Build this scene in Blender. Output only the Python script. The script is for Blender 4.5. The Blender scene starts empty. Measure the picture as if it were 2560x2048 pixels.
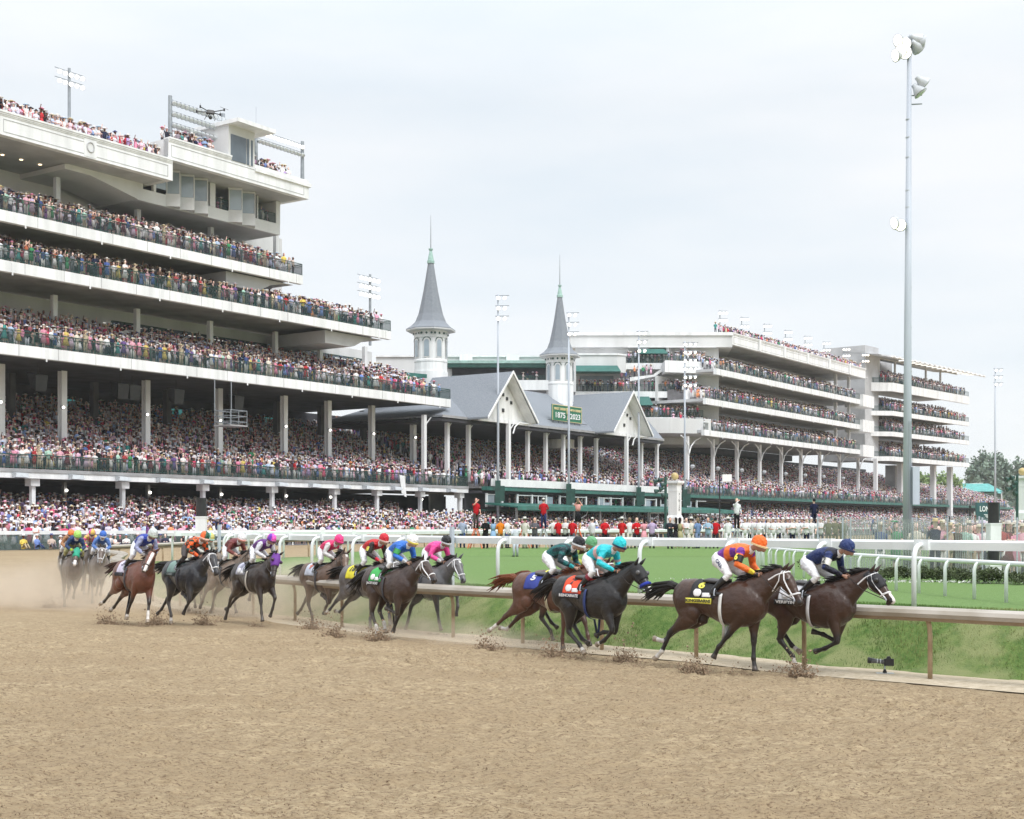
import bpy, bmesh, math, random
import numpy as np
from mathutils import Vector, Matrix
random.seed(7); rng = np.random.default_rng(11)
R = math.radians
C = bpy.context.scene.collection
scn = bpy.context.scene
# ------------------------------------------------------------ camera, sky, sun, exposure
F = 3360.0; CX = 1280.0; HY = 1313.0; CAMZ = 2.7
cam = bpy.data.cameras.new('camera'); camo = bpy.data.objects.new('camera', cam); C.objects.link(camo)
cam.sensor_width = 36; cam.lens = F/2560*36; cam.shift_y = (HY-1024)/2560
cam.clip_start = .1; cam.clip_end = 3000
camo.location = (0, 0, CAMZ); camo.rotation_euler = (R(90), 0, 0)
scn.camera = camo
w = bpy.data.worlds.new('World'); scn.world = w; w.use_nodes = True
nt = w.node_tree; N = nt.nodes; L = nt.links; N.clear()
out = N.new('ShaderNodeOutputWorld'); bg = N.new('ShaderNodeBackground'); bg2 = N.new('ShaderNodeBackground')
sky = N.new('ShaderNodeTexSky'); sky.sky_type = 'NISHITA'; sky.sun_disc = False
sky.sun_elevation = R(52); sky.sun_rotation = R(150)
L.new(sky.outputs[0], bg.inputs[0]); bg.inputs[1].default_value = .1
tc = N.new('ShaderNodeTexCoord'); mp = N.new('ShaderNodeMapping'); mp.inputs['Scale'].default_value = (1.6, 1.6, 7)
nz = N.new('ShaderNodeTexNoise'); nz.inputs['Scale'].default_value = 1.7; nz.inputs['Detail'].default_value = 5; nz.inputs['Roughness'].default_value = .5
cr = N.new('ShaderNodeValToRGB')
cr.color_ramp.elements[0].position = .30; cr.color_ramp.elements[0].color = (.80, .865, .92, 1)
cr.color_ramp.elements[1].position = .62; cr.color_ramp.elements[1].color = (.95, .965, .98, 1)
L.new(tc.outputs['Generated'], mp.inputs[0]); L.new(mp.outputs[0], nz.inputs[0]); L.new(nz.outputs[0], cr.inputs[0])
L.new(cr.outputs[0], bg2.inputs[0])      # an overcast sky is brighter overhead than at the horizon
sz = N.new('ShaderNodeSeparateXYZ'); mr = N.new('ShaderNodeMapRange'); L.new(tc.outputs['Generated'], sz.inputs[0]); L.new(sz.outputs['Z'], mr.inputs[0])
mr.inputs[1].default_value = .30; mr.inputs[2].default_value = .95; mr.inputs[3].default_value = 1.0; mr.inputs[4].default_value = 2.1; L.new(mr.outputs[0], bg2.inputs[1])
mx = N.new('ShaderNodeMixShader'); mx.inputs[0].default_value = .9
L.new(bg.outputs[0], mx.inputs[1]); L.new(bg2.outputs[0], mx.inputs[2]); L.new(mx.outputs[0], out.inputs[0])
sl = bpy.data.lights.new('sun', 'SUN'); sl.energy = 2.2; sl.angle = R(22); sl.color = (1, .985, .96)
so = bpy.data.objects.new('sun', sl); C.objects.link(so)
sd = Vector((math.cos(R(52))*math.sin(R(150)), math.cos(R(52))*math.cos(R(150)), math.sin(R(52))))  # towards the sun
so.rotation_euler = sd.to_track_quat('Z', 'Y').to_euler(); so.location = (0, -20, 60)
vs = scn.view_settings; vs.view_transform = 'Standard'; vs.look = 'None'; vs.exposure = .12; vs.gamma = 1; vs.use_curve_mapping = False
cy = scn.cycles; cy.max_bounces = 6; cy.diffuse_bounces = 3; cy.glossy_bounces = 2; cy.transmission_bounces = 4
cy.transparent_max_bounces = 12; cy.volume_bounces = 2; cy.use_denoising = True; cy.caustics_reflective = False; cy.caustics_refractive = False
cy.volume_step_rate = 1.5; cy.volume_max_steps = 128
# ------------------------------------------------------------ helpers
def px2(px, py, Y): return Vector(((px-CX)/F*Y, Y, CAMZ+(HY-py)/F*Y))
TH = math.atan(2320/F); US = Vector((math.sin(TH), math.cos(TH), 0)); NS = Vector((-math.cos(TH), math.sin(TH), 0))
def SX(px, d):                       # place along the stand front seen at a given column
    r = (px-CX)/F; Y = d/(math.sin(TH)-r*math.cos(TH)); return Y*(r*math.sin(TH)+math.cos(TH))
def YD(px, d): return d/(math.sin(TH)-(px-CX)/F*math.cos(TH))
def ZD(px, py, d): return CAMZ+(HY-py)/F*YD(px, d)
def FR(s, d, z): return (NS.x*d+US.x*s, NS.y*d+US.y*s, z)
def ID(x, y, z): return (x, y, z)
def frame(o, ang):                   # a local frame: u along ang, v to its left
    c, s_ = math.cos(ang), math.sin(ang)
    return lambda u, v, z: (o[0]+c*u-s_*v, o[1]+s_*u+c*v, (o[2] if len(o) > 2 else 0)+z)
class MB:
    def __init__(s, fr=ID): s.v = []; s.f = []; s.fr = fr; s.smooth = False
    def pt(s, p): s.v.append(s.fr(*p)); return len(s.v)-1
    def hexa(s, P):                  # 8 points: bottom ring, top ring
        i = [s.pt(p) for p in P]
        for f in ((3, 2, 1, 0), (4, 5, 6, 7), (0, 1, 5, 4), (1, 2, 6, 5), (2, 3, 7, 6), (3, 0, 4, 7)): s.f.append([i[k] for k in f])
        return s
    def box(s, a0, a1, b0, b1, z0, z1):
        return s.hexa([(a0, b0, z0), (a1, b0, z0), (a1, b1, z0), (a0, b1, z0), (a0, b0, z1), (a1, b0, z1), (a1, b1, z1), (a0, b1, z1)])
    def cbox(s, c, h): return s.box(c[0]-h[0], c[0]+h[0], c[1]-h[1], c[1]+h[1], c[2]-h[2], c[2]+h[2])
    def prism(s, poly, z0, z1):
        n = len(poly); a = [s.pt((p[0], p[1], z0)) for p in poly]; b = [s.pt((p[0], p[1], z1)) for p in poly]
        s.f.append(a[::-1]); s.f.append(b)
        for i in range(n): s.f.append([a[i], a[(i+1) % n], b[(i+1) % n], b[i]])
        return s
    def profile(s, prof, s0, s1):    # (d, z) outline swept along the first axis
        n = len(prof); a = [s.pt((s0, p[0], p[1])) for p in prof]; b = [s.pt((s1, p[0], p[1])) for p in prof]
        s.f.append(a); s.f.append(b[::-1])
        for i in range(n): s.f.append([a[(i+1) % n], a[i], b[i], b[(i+1) % n]])
        return s
    def tube(s, pts, r, n=6, cap=True):
        pts = [Vector(s.fr(*p)) for p in pts]; rs = r if hasattr(r, '__len__') else [r]*len(pts); rings = []
        prev = None
        for i, p in enumerate(pts):
            d = (pts[min(i+1, len(pts)-1)]-pts[max(i-1, 0)]); d = d.normalized() if d.length > 1e-9 else Vector((0, 0, 1))
            ref = Vector((0, 0, 1)) if abs(d.z) < .9 else Vector((1, 0, 0))
            if prev is not None and (prev-d*prev.dot(d)).length > 1e-4: a = (prev-d*prev.dot(d)).normalized()
            else: a = d.cross(ref).normalized()
            prev = a; b = d.cross(a); k = len(s.v)
            for j in range(n):
                t = 2*math.pi*j/n; q = p+(a*math.cos(t)+b*math.sin(t))*rs[i]; s.v.append(tuple(q))
            rings.append(k)
        for i in range(len(rings)-1):
            for j in range(n): s.f.append([rings[i]+j, rings[i]+(j+1) % n, rings[i+1]+(j+1) % n, rings[i+1]+j])
        if cap: s.f.append([rings[0]+j for j in range(n)][::-1]); s.f.append([rings[-1]+j for j in range(n)])
        return s
    def lathe(s, c, prof, n=12, ph=0):
        k0 = len(s.v)
        for r, z in prof:
            for j in range(n):
                t = 2*math.pi*j/n+ph; s.v.append(s.fr(c[0]+r*math.cos(t), c[1]+r*math.sin(t), c[2]+z))
        for i in range(len(prof)-1):
            for j in range(n): s.f.append([k0+i*n+j, k0+i*n+(j+1) % n, k0+(i+1)*n+(j+1) % n, k0+(i+1)*n+j])
        s.f.append([k0+j for j in range(n)][::-1]); s.f.append([k0+(len(prof)-1)*n+j for j in range(n)])
        return s
    def ball(s, c, r, n=8, m=6):
        r = r if hasattr(r, '__len__') else (r, r, r); k0 = len(s.v)
        for i in range(1, m):
            a = math.pi*i/m
            for j in range(n):
                t = 2*math.pi*j/n; s.v.append(s.fr(c[0]+r[0]*math.sin(a)*math.cos(t), c[1]+r[1]*math.sin(a)*math.sin(t), c[2]-r[2]*math.cos(a)))
        b = s.pt((c[0], c[1], c[2]-r[2])); t_ = s.pt((c[0], c[1], c[2]+r[2]))
        for i in range(m-2):
            for j in range(n): s.f.append([k0+i*n+j, k0+i*n+(j+1) % n, k0+(i+1)*n+(j+1) % n, k0+(i+1)*n+j])
        for j in range(n): s.f.append([b, k0+(j+1) % n, k0+j]); s.f.append([t_, k0+(m-2)*n+j, k0+(m-2)*n+(j+1) % n])
        return s
    def mesh(s, name, m=None, smooth=None):
        me = bpy.data.meshes.new(name); me.from_pydata([tuple(v) for v in s.v], [], s.f); me.update()
        if m: me.materials.append(m)
        if s.smooth if smooth is None else smooth: me.polygons.foreach_set('use_smooth', [True]*len(me.polygons))
        return me
    def build_each(s, name, m, parent):  # every separate piece a part of its own
        lab = list(range(len(s.v)))
        def fd(i):
            while lab[i] != i: lab[i] = lab[lab[i]]; i = lab[i]
            return i
        for f in s.f:
            for k in f[1:]: lab[fd(k)] = fd(f[0])
        gr = {}
        for f in s.f: gr.setdefault(fd(f[0]), []).append(f)
        for fs_ in gr.values():
            ids = sorted({k for f in fs_ for k in f}); mp_ = {k: i for i, k in enumerate(ids)}; b = MB(); b.v = [s.v[k] for k in ids]; b.f = [[mp_[k] for k in f] for f in fs_]; b.build(name, m, parent)
    def build(s, name, m, parent=None, origin=None, smooth=None):
        if origin is None and parent is None and s.v:
            a = np.array(s.v); origin = ((a[:, 0].min()+a[:, 0].max())/2, (a[:, 1].min()+a[:, 1].max())/2, a[:, 2].min())
        if origin is not None: s.v = [(v[0]-origin[0], v[1]-origin[1], v[2]-origin[2]) for v in s.v]
        o = bpy.data.objects.new(name, s.mesh(name, m, smooth)); C.objects.link(o)
        if origin is not None: o.location = origin
        if parent is not None:
            o.parent = parent
            if origin is None: o.matrix_parent_inverse = parent.matrix_basis.inverted()
            else: o.matrix_parent_inverse = parent.matrix_basis.inverted()
        return o
def tag(o, label=None, cat=None, group=None, kind=None):
    if label: o['label'] = label
    if cat: o['category'] = cat
    if group: o['group'] = group
    if kind: o['kind'] = kind
    return o
def thing(name, label, cat, loc=(0, 0, 0), rz=0, group=None):
    o = bpy.data.objects.new(name, None); C.objects.link(o); o.empty_display_size = .2
    o.location = loc; o.rotation_euler = (0, 0, rz); return tag(o, label, cat, group)
def copy_tree(o, parent=None):
    c = o.copy(); C.objects.link(c)
    if parent is not None: c.parent = parent
    for ch in list(o.children): copy_tree(ch, c)
    return c
MATS = {}
def mat(name, col, rough=.6, var=.12, scale=3., bump=0., bscale=20., metal=0., emit=0., col2=None, coords='Object', streak=False, alpha=None, spec=.5, attr=None):
    m = bpy.data.materials.new(name); m.use_nodes = True; n = m.node_tree.nodes; l = m.node_tree.links
    b = n['Principled BSDF']; b.inputs['Roughness'].default_value = rough; b.inputs['Metallic'].default_value = metal
    b.inputs['Specular IOR Level'].default_value = spec
    t = n.new('ShaderNodeTexCoord'); src = t.outputs[coords]
    if streak:
        mp = n.new('ShaderNodeMapping'); mp.inputs['Scale'].default_value = (1, 1, .12); l.new(src, mp.inputs[0]); src2 = mp.outputs[0]
    else: src2 = src
    z = n.new('ShaderNodeTexNoise'); z.inputs['Scale'].default_value = scale; z.inputs['Detail'].default_value = 6; l.new(src2, z.inputs[0])
    r = n.new('ShaderNodeValToRGB'); c2 = col2 or tuple(c*(1-var*2) for c in col)
    r.color_ramp.elements[0].position = .32; r.color_ramp.elements[0].color = (*c2, 1)
    r.color_ramp.elements[1].position = .64; r.color_ramp.elements[1].color = (*[min(1, c*(1+var*.4)) for c in col], 1)
    l.new(z.outputs[0], r.inputs[0]); o = r.outputs[0]
    if attr:
        a = n.new('ShaderNodeAttribute'); a.attribute_name = attr; mm = n.new('ShaderNodeMix'); mm.data_type = 'RGBA'; mm.blend_type = 'MULTIPLY'
        mm.inputs[0].default_value = 1; l.new(a.outputs[0], mm.inputs[6]); l.new(o, mm.inputs[7]); o = mm.outputs[2]
    l.new(o, b.inputs['Base Color'])
    if bump:
        z2 = n.new('ShaderNodeTexNoise'); z2.inputs['Scale'].default_value = bscale; z2.inputs['Detail'].default_value = 4; l.new(src, z2.inputs[0])
        bp = n.new('ShaderNodeBump'); bp.inputs['Strength'].default_value = bump; bp.inputs['Distance'].default_value = .05
        l.new(z2.outputs[0], bp.inputs['Height']); l.new(bp.outputs[0], b.inputs['Normal'])
    if emit: b.inputs['Emission Color'].default_value = (*col, 1); b.inputs['Emission Strength'].default_value = emit
    if alpha is not None: b.inputs['Alpha'].default_value = alpha
    MATS[name] = m; return m
M = dict(
 white=mat('painted_white_concrete', (.83, .84, .85), .6, .07, 1.3, .15, 8, streak=True, col2=(.68, .69, .70)),
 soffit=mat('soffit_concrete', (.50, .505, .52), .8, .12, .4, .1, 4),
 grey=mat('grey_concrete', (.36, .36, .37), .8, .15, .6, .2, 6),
 step=mat('seating_concrete', (.22, .21, .22), .85, .15, 1.2),
 wall=mat('stucco_wall', (.68, .685, .69), .75, .08, .35, .2, 5, streak=True),
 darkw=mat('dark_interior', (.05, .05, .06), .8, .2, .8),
 col=mat('painted_column', (.80, .81, .83), .5, .08, 1.0, streak=True),
 green=mat('dark_green_paint', (.012, .07, .055), .45, .2, 2),
 green2=mat('green_canopy', (.03, .16, .13), .5, .12, 1.2, col2=(.02, .10, .085)),
 awn=mat('awning_canvas', (.03, .14, .12), .7, .1, 1),
 verd=mat('copper_verdigris', (.33, .50, .45), .6, .12, 1.5),
 slate=mat('slate_shingle', (.235, .255, .285), .75, .12, 9, .3, 30, col2=(.165, .185, .215)),
 glass=mat('window_glass', (.10, .13, .16), .08, .15, .5, spec=.8),
 glassb=mat('bright_window_glass', (.35, .42, .48), .1, .15, .4, spec=.8),
 teal=mat('teal_daylight_glow', (.10, .42, .42), .2, .1, .5, emit=.35),  # emission stands in for sky seen through the pane
 steel=mat('galvanised_steel', (.47, .515, .585), .55, .1, 2, streak=True),
 steeld=mat('bank_frame_steel', (.30, .33, .36), .5, .1, 2, metal=.3),
 lampb=mat('lamp_housing', (.50, .53, .56), .4, .08, 3),
 lit=mat('lit_floodlight', (1, .94, .82), .3, 0, 1, emit=2.4),
 litw=mat('lit_globe', (1, .95, .85), .3, 0, 1, emit=4.),
 warm=mat('warm_downlight', (1, .75, .45), .3, 0, 1, emit=3.),
 tube=mat('strip_light', (1, .97, .9), .3, 0, 1, emit=.8),
 lens=mat('lamp_lens', (.68, .72, .75), .15, .05, 2),
 black=mat('black_plastic', (.018, .018, .02), .4, .2, 3),
 pvc=mat('white_pvc_rail', (.80, .82, .84), .35, .04, 1.5, col2=(.72, .745, .76)),
 tan=mat('rail_side_tan', (.34, .27, .19), .55, .2, .9, .2, 12, col2=(.24, .17, .11), metal=.1),
 tantop=mat('rail_cover_top', (.40, .365, .32), .4, .15, 1.2, col2=(.30, .26, .205)),
 post=mat('rusty_tan_post', (.44, .34, .22), .6, .18, 2.5, .2, 20, col2=(.30, .20, .12)),
 gold=mat('gold_ball', (.52, .40, .17), .4, .1, 3),
 banner=mat('white_banner', (.78, .79, .80), .6, .05, .8),
 red=mat('red_cloth', (.55, .02, .03), .7, .15, 4),
 orange=mat('orange_fibreglass', (.75, .14, .04), .5, .12, 3),
 signg=mat('sign_green', (.02, .17, .09), .5, .12, 2),
 goldt=mat('sign_gold_lettering', (.80, .66, .36), .5, .05, 3),
 inkw=mat('white_lettering', (.85, .86, .88), .6, .03, 3),
 inkb=mat('black_lettering', (.015, .015, .02), .6, .1, 3),
 tarp=mat('turquoise_tent', (.10, .38, .36), .6, .12, 1),
)
M['white'].node_tree.nodes['Principled BSDF'].inputs['Specular IOR Level'].default_value = .3
def text_mesh(txt, size, bold=0.0, extrude=0.0, align='CENTER'):
    cu = bpy.data.curves.new('txt', 'FONT'); cu.body = txt; cu.size = size; cu.align_x = align; cu.align_y = 'CENTER'
    cu.offset = bold; cu.extrude = extrude; cu.resolution_u = 3
    o = bpy.data.objects.new('txt', cu); C.objects.link(o)
    dg = bpy.context.evaluated_depsgraph_get(); dg.update()
    me = bpy.data.meshes.new_from_object(o.evaluated_get(dg)); bpy.data.objects.remove(o); bpy.data.curves.remove(cu)
    return me
def text_obj(name, txt, size, m, parent, T, bold=0.0, extrude=.004, xs=1.0):
    """T maps the (x, y, z) of flat lettering to world points"""
    me = text_mesh(txt, size, bold, extrude); me.name = name; me.materials.clear(); me.materials.append(m)
    for v in me.vertices: v.co = Vector(T(v.co.x*xs, v.co.y, v.co.z))
    o = bpy.data.objects.new(name, me); C.objects.link(o); o.parent = parent
    o.matrix_parent_inverse = parent.matrix_basis.inverted(); return o
def sstep(x, a, b):
    t = np.clip((np.asarray(x, float)-a)/(b-a), 0, 1); return t*t*(3-2*t)
# ------------------------------------------------------------ terrain
def dz(X, Y):                        # banked dirt: low at the inner rail, higher outside and up to the stretch
    d = -.73*(X-1.88)-.69*(Y-28.7); return .98*sstep(Y, 36, 92)+.042*np.clip(d-.8, 0, 5.5)*(1-sstep(Y, 40, 56))
def G(x, y): return float(dz(x, y))
def catmull(P, step=.6):
    P = [Vector(p) for p in P]; out = []
    for i in range(len(P)-1):
        a = P[max(i-1, 0)]; b = P[i]; c = P[i+1]; d = P[min(i+2, len(P)-1)]; n = max(1, int((c-b).length/step))
        for k in range(n):
            t = k/n; out.append(.5*((2*b)+(c-a)*t+(2*a-5*b+4*c-d)*t*t+(3*b-a-3*c+d)*t**3))
    out.append(P[-1]); return out
fs = lambda s, d: Vector(FR(s, d, 0)[:2]).to_3d()
s0 = SX(417, 52)
RAIL = catmull([(24, 10.5, 0), (19, 13.8, 0), (14.2, 17.4, 0), (9.05, 21.6, 0), (7.22, 23.3, 0), (5.38, 24.9, 0), (3.68, 27.1, 0), (1.88, 28.7, 0), (.2, 30.3, 0),
    (-1.44, 31.9, 0), (-4.5, 35.2, 0), (-6.1, 37.5, 0), (-9.4, 41.6, 0), (-12.7, 46.4, 0), (-15.2, 51.5, 0), (-16.6, 57, 0), fs(s0-5.5, 51.4), fs(s0, 52), fs(s0+12, 52), fs(s0+60, 52), fs(s0+170, 52)], .5)
def offset(P, d):                    # positive = into the infield
    out = []
    for i, p in enumerate(P):
        t = (P[min(i+1, len(P)-1)]-P[max(i-1, 0)]).normalized(); out.append(p+Vector((t.y, -t.x, 0))*d)
    return out
def resample(P, step):
    out = [P[0]]; acc = 0
    for a, b in zip(P, P[1:]):
        l = (b-a).length
        while acc+l >= step:
            t = (step-acc)/l; a = a+(b-a)*t; out.append(a); l = (b-a).length; acc = 0
            if l < 1e-9: break
        acc += l
    return out
def np_noise(x, y, seed, octs=4, base=1.0, gain=.5):
    r = np.random.default_rng(seed); out = np.zeros_like(x); amp = 1.; fr = base
    for _ in range(octs):
        T = r.random((256, 256)); xi = x*fr; yi = y*fr; x0 = np.floor(xi).astype(int); y0 = np.floor(yi).astype(int)
        fx = xi-x0; fy = yi-y0; fx = fx*fx*(3-2*fx); fy = fy*fy*(3-2*fy)
        a = T[x0 % 256, y0 % 256]; b = T[(x0+1) % 256, y0 % 256]; c = T[x0 % 256, (y0+1) % 256]; d = T[(x0+1) % 256, (y0+1) % 256]
        out += amp*((a*(1-fx)+b*fx)*(1-fy)+(c*(1-fx)+d*fx)*fy-.5); amp *= gain; fr *= 2.03
    return out
def np_mesh(name, V, Fq, m, smooth=True, cols=None):
    me = bpy.data.meshes.new(name); V = np.ascontiguousarray(V, np.float32); Fq = np.ascontiguousarray(Fq, np.int32); k = Fq.shape[1]
    me.vertices.add(len(V)); me.vertices.foreach_set('co', V.ravel()); me.loops.add(Fq.size); me.loops.foreach_set('vertex_index', Fq.ravel())
    me.polygons.add(len(Fq)); me.polygons.foreach_set('loop_start', np.arange(0, Fq.size, k, dtype=np.int32))
    try: me.polygons.foreach_set('loop_total', np.full(len(Fq), k, np.int32))
    except Exception: pass
    me.polygons.foreach_set('use_smooth', np.full(len(Fq), smooth))
    if cols is not None:
        at = me.color_attributes.new('Col', 'FLOAT_COLOR', 'POINT'); c = np.ones((len(V), 4), np.float32); c[:, :3] = cols; at.data.foreach_set('color', c.ravel())
    me.update(); me.validate()
    if m: me.materials.append(m)
    return me
def grid_obj(name, xs, ys, zf, m):
    X, Y = np.meshgrid(xs, ys, indexing='ij'); Z = zf(X, Y); V = np.stack([X, Y, Z], -1).reshape(-1, 3); nx, ny = X.shape
    i = np.arange(nx-1)[:, None]*ny+np.arange(ny-1)[None, :]; Fq = np.stack([i, i+ny, i+ny+1, i+1], -1).reshape(-1, 4)
    o = bpy.data.objects.new(name, np_mesh(name, V, Fq, m)); C.objects.link(o); return o
def ground_mat(name, c1, c2, c3, s1, s2, bump, bs, stretch=(1, 1, 1), thr=(.35, .62), speck=None, bd=.03):
    m = bpy.data.materials.new(name); m.use_nodes = True; n = m.node_tree.nodes; l = m.node_tree.links; b = n['Principled BSDF']; b.inputs['Roughness'].default_value = .95
    b.inputs['Specular IOR Level'].default_value = .15
    t = n.new('ShaderNodeTexCoord'); mp = n.new('ShaderNodeMapping'); mp.inputs['Scale'].default_value = stretch; l.new(t.outputs['Object'], mp.inputs[0])
    a = n.new('ShaderNodeTexNoise'); a.inputs['Scale'].default_value = s1; a.inputs['Detail'].default_value = 8; a.inputs['Roughness'].default_value = .7; l.new(mp.outputs[0], a.inputs[0])
    r = n.new('ShaderNodeValToRGB'); r.color_ramp.elements[0].position = thr[0]; r.color_ramp.elements[0].color = (*c1, 1); r.color_ramp.elements[1].position = thr[1]; r.color_ramp.elements[1].color = (*c2, 1); l.new(a.outputs[0], r.inputs[0])
    a2 = n.new('ShaderNodeTexNoise'); a2.inputs['Scale'].default_value = s2; a2.inputs['Detail'].default_value = 4; l.new(mp.outputs[0], a2.inputs[0])
    r2 = n.new('ShaderNodeValToRGB'); r2.color_ramp.elements[0].position = .42; r2.color_ramp.elements[0].color = (0, 0, 0, 1); r2.color_ramp.elements[1].position = .62; r2.color_ramp.elements[1].color = (1, 1, 1, 1); l.new(a2.outputs[0], r2.inputs[0])
    mm = n.new('ShaderNodeMix'); mm.data_type = 'RGBA'; l.new(r2.outputs[0], mm.inputs[0]); l.new(r.outputs[0], mm.inputs[6]); mm.inputs[7].default_value = (*c3, 1)
    mul = n.new('ShaderNodeMix'); mul.data_type = 'RGBA'; mul.inputs[0].default_value = .7; l.new(r.outputs[0], mul.inputs[6]); l.new(mm.outputs[2], mul.inputs[7]); col = mul.outputs[2]
    if speck:
        v = n.new('ShaderNodeTexNoise'); v.inputs['Scale'].default_value = speck[0]; v.inputs['Detail'].default_value = 3; v.inputs['Roughness'].default_value = .6; l.new(mp.outputs[0], v.inputs[0])
        r3 = n.new('ShaderNodeValToRGB'); r3.color_ramp.elements[0].position = speck[1]; r3.color_ramp.elements[0].color = (1, 1, 1, 1); r3.color_ramp.elements[1].position = speck[2]; r3.color_ramp.elements[1].color = (0, 0, 0, 1); l.new(v.outputs[0], r3.inputs[0])
        m3 = n.new('ShaderNodeMix'); m3.data_type = 'RGBA'; l.new(r3.outputs[0], m3.inputs[0]); l.new(col, m3.inputs[6]); m3.inputs[7].default_value = (*speck[3], 1); col = m3.outputs[2]
    l.new(col, b.inputs['Base Color'])
    z2 = n.new('ShaderNodeTexNoise'); z2.inputs['Scale'].default_value = bs; z2.inputs['Detail'].default_value = 5; z2.inputs['Roughness'].default_value = .65; l.new(mp.outputs[0], z2.inputs[0])
    bp = n.new('ShaderNodeBump'); bp.inputs['Strength'].default_value = bump; bp.inputs['Distance'].default_value = bd; l.new(z2.outputs[0], bp.inputs['Height']); l.new(bp.outputs[0], b.inputs['Normal'])
    return m
M['dirt'] = ground_mat('harrowed_dirt', (.285, .21, .128), (.53, .42, .272), (.37, .28, .175), 10, .55, 1, 26, (.5, 1.3, 1), (.32, .66), (34., .37, .46, (.22, .155, .10)), .065)
M['gravel'] = ground_mat('pale_sand', (.36, .30, .215), (.54, .47, .365), (.45, .38, .28), 6, .6, .5, 20)
M['turf'] = ground_mat('mown_turf', (.105, .185, .06), (.175, .27, .095), (.135, .215, .07), 9, .10, .8, 40, (1, .6, 1), (.3, .7), None)
M['bank'] = ground_mat('mottled_bank_grass', (.05, .115, .025), (.155, .215, .065), (.26, .27, .13), 5.5, 1.3, 1, 30, (1, 1, 1), (.3, .68), None)
# dirt: one fine sheet where the camera sees it near, one wide sheet around it reaching the horizon
def dirt_fine(X, Y):
    n = np_noise(X*1.0, Y*1.35, 3, 5, 1.6, .72); edge = sstep(Y, 27, 38)
    ridge = .009*np.sin((X*.35+Y)*2*np.pi/.33+2*np_noise(X, Y, 9, 2, .5))
    pits = np.zeros_like(X)
    if X.ndim == 2:
        r = np.random.default_rng(77)
        for _ in range(620):
            t = r.uniform(-9, 16); d = r.uniform(.6, 6.5); cx_ = 1.88+t*.69-.73*d; cy_ = 28.7-t*.73-.69*d
            i0 = np.searchsorted(X[:, 0], cx_-.3); i1 = np.searchsorted(X[:, 0], cx_+.3); j0 = np.searchsorted(Y[0], cy_-.3); j1 = np.searchsorted(Y[0], cy_+.3)
            if i1 <= i0 or j1 <= j0: continue
            q = ((X[i0:i1, j0:j1]-cx_)**2+(Y[i0:i1, j0:j1]-cy_)**2)/.011; pits[i0:i1, j0:j1] += -.055*np.exp(-q)+.03*np.exp(-(q-2.2)**2)
    lump = np.maximum(np_noise(X, Y*1.2, 21, 3, 4.5, .6)-.12, 0)*.10
    return dz(X, Y)+(.06*n+ridge+lump+pits)*(1-edge)*sstep(-.73*(X-1.88)-.69*(Y-28.7), -.1, 1.6)-.012*(1-sstep(-.73*(X-1.88)-.69*(Y-28.7), -.1, 1.6))+.004
ys = np.concatenate([np.arange(9.5, 20, .045), np.arange(20, 38.01, .08)])
o = grid_obj('dirt_track', np.arange(-17, 15.01, .05), ys, dirt_fine, M['dirt']); tag(o, kind='structure')
xs = np.concatenate([[-1500, -400], np.arange(-150, 241, 4.), [500, 1500]]); ysf = np.concatenate([[-400, -60, 0, 5], np.arange(10, 300, 3.), [400, 700, 1800]])
o = grid_obj('ground', xs, ysf, lambda X, Y: dz(X, Y)-.05*(1-sstep(Y, 27, 38)), M['dirt']); tag(o, kind='structure')
def strip(name, profile, m, P, zoff=0.0, jitter=0.0):
    """profile: [(offset, z above base or absolute fn)]"""
    rows = []
    for d, zf in profile:
        Q = offset(P, d); rows.append([(q.x, q.y, zf(q)) for q in Q])
    A = np.array(rows); k, n, _ = A.shape
    if jitter: A[1:-1, :, 2] += np_noise(A[1:-1, :, 0], A[1:-1, :, 1], 5, 3, .8)*jitter
    V = A.reshape(-1, 3); i = np.arange(k-1)[:, None]*n+np.arange(n-1)[None, :]; Fq = np.stack([i, i+1, i+n+1, i+n], -1).reshape(-1, 4)
    o = bpy.data.objects.new(name, np_mesh(name, V, Fq, m)); C.objects.link(o); return tag(o, kind='structure')
TURF = 1.0
base = lambda q: G(q.x, q.y)
strip('sand_strip', [(-.62, lambda q: base(q)+.012), (-.3, lambda q: base(q)+.03), (.3, lambda q: base(q)+.035), (1.0, lambda q: base(q)+.03)], M['gravel'], RAIL)
pr = [(.75, lambda q: base(q)+.02)]
for k in range(1, 13):
    t = k/12; hh = t*t*(3-2*t)
    pr.append((.75+2.2*t, (lambda hh: lambda q: base(q)*(1-hh)+TURF*hh+.02)(hh)))
nst = next(i for i, p in enumerate(RAIL) if p.y > 50)
strip('grass_bank', pr, M['bank'], resample(RAIL, .35), jitter=.09)
inner = offset(RAIL, 2.9); poly = [p for p in inner if p.y < 64 or p.x > -16][::2]
bm = bmesh.new(); vv = [bm.verts.new((p.x, p.y, TURF+.012)) for p in poly]; vv.append(bm.verts.new((120, 40, TURF+.012))); vv.append(bm.verts.new((60, 2, TURF+.012)))
f = bm.faces.new(vv); bmesh.ops.triangulate(bm, faces=[f]); me = bpy.data.meshes.new('turf'); bm.normal_update(); bm.to_mesh(me); bm.free(); me.materials.append(M['turf'])
if me.polygons[0].normal.z < 0: me.flip_normals()
o = bpy.data.objects.new('turf', me); C.objects.link(o); tag(o, kind='structure')
def berm(X, Y): return TURF+.016+.35*sstep(Y, 72.5, 75.5)*(1-sstep(Y, 80.5, 84))*sstep(X, -11, -6)*(1-sstep(X, 20, 25))
o = grid_obj('grass_rise', np.arange(-11, 25.1, 1.), np.arange(72.5, 84.1, .5), berm, M['turf']); tag(o, kind='structure')
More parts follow.
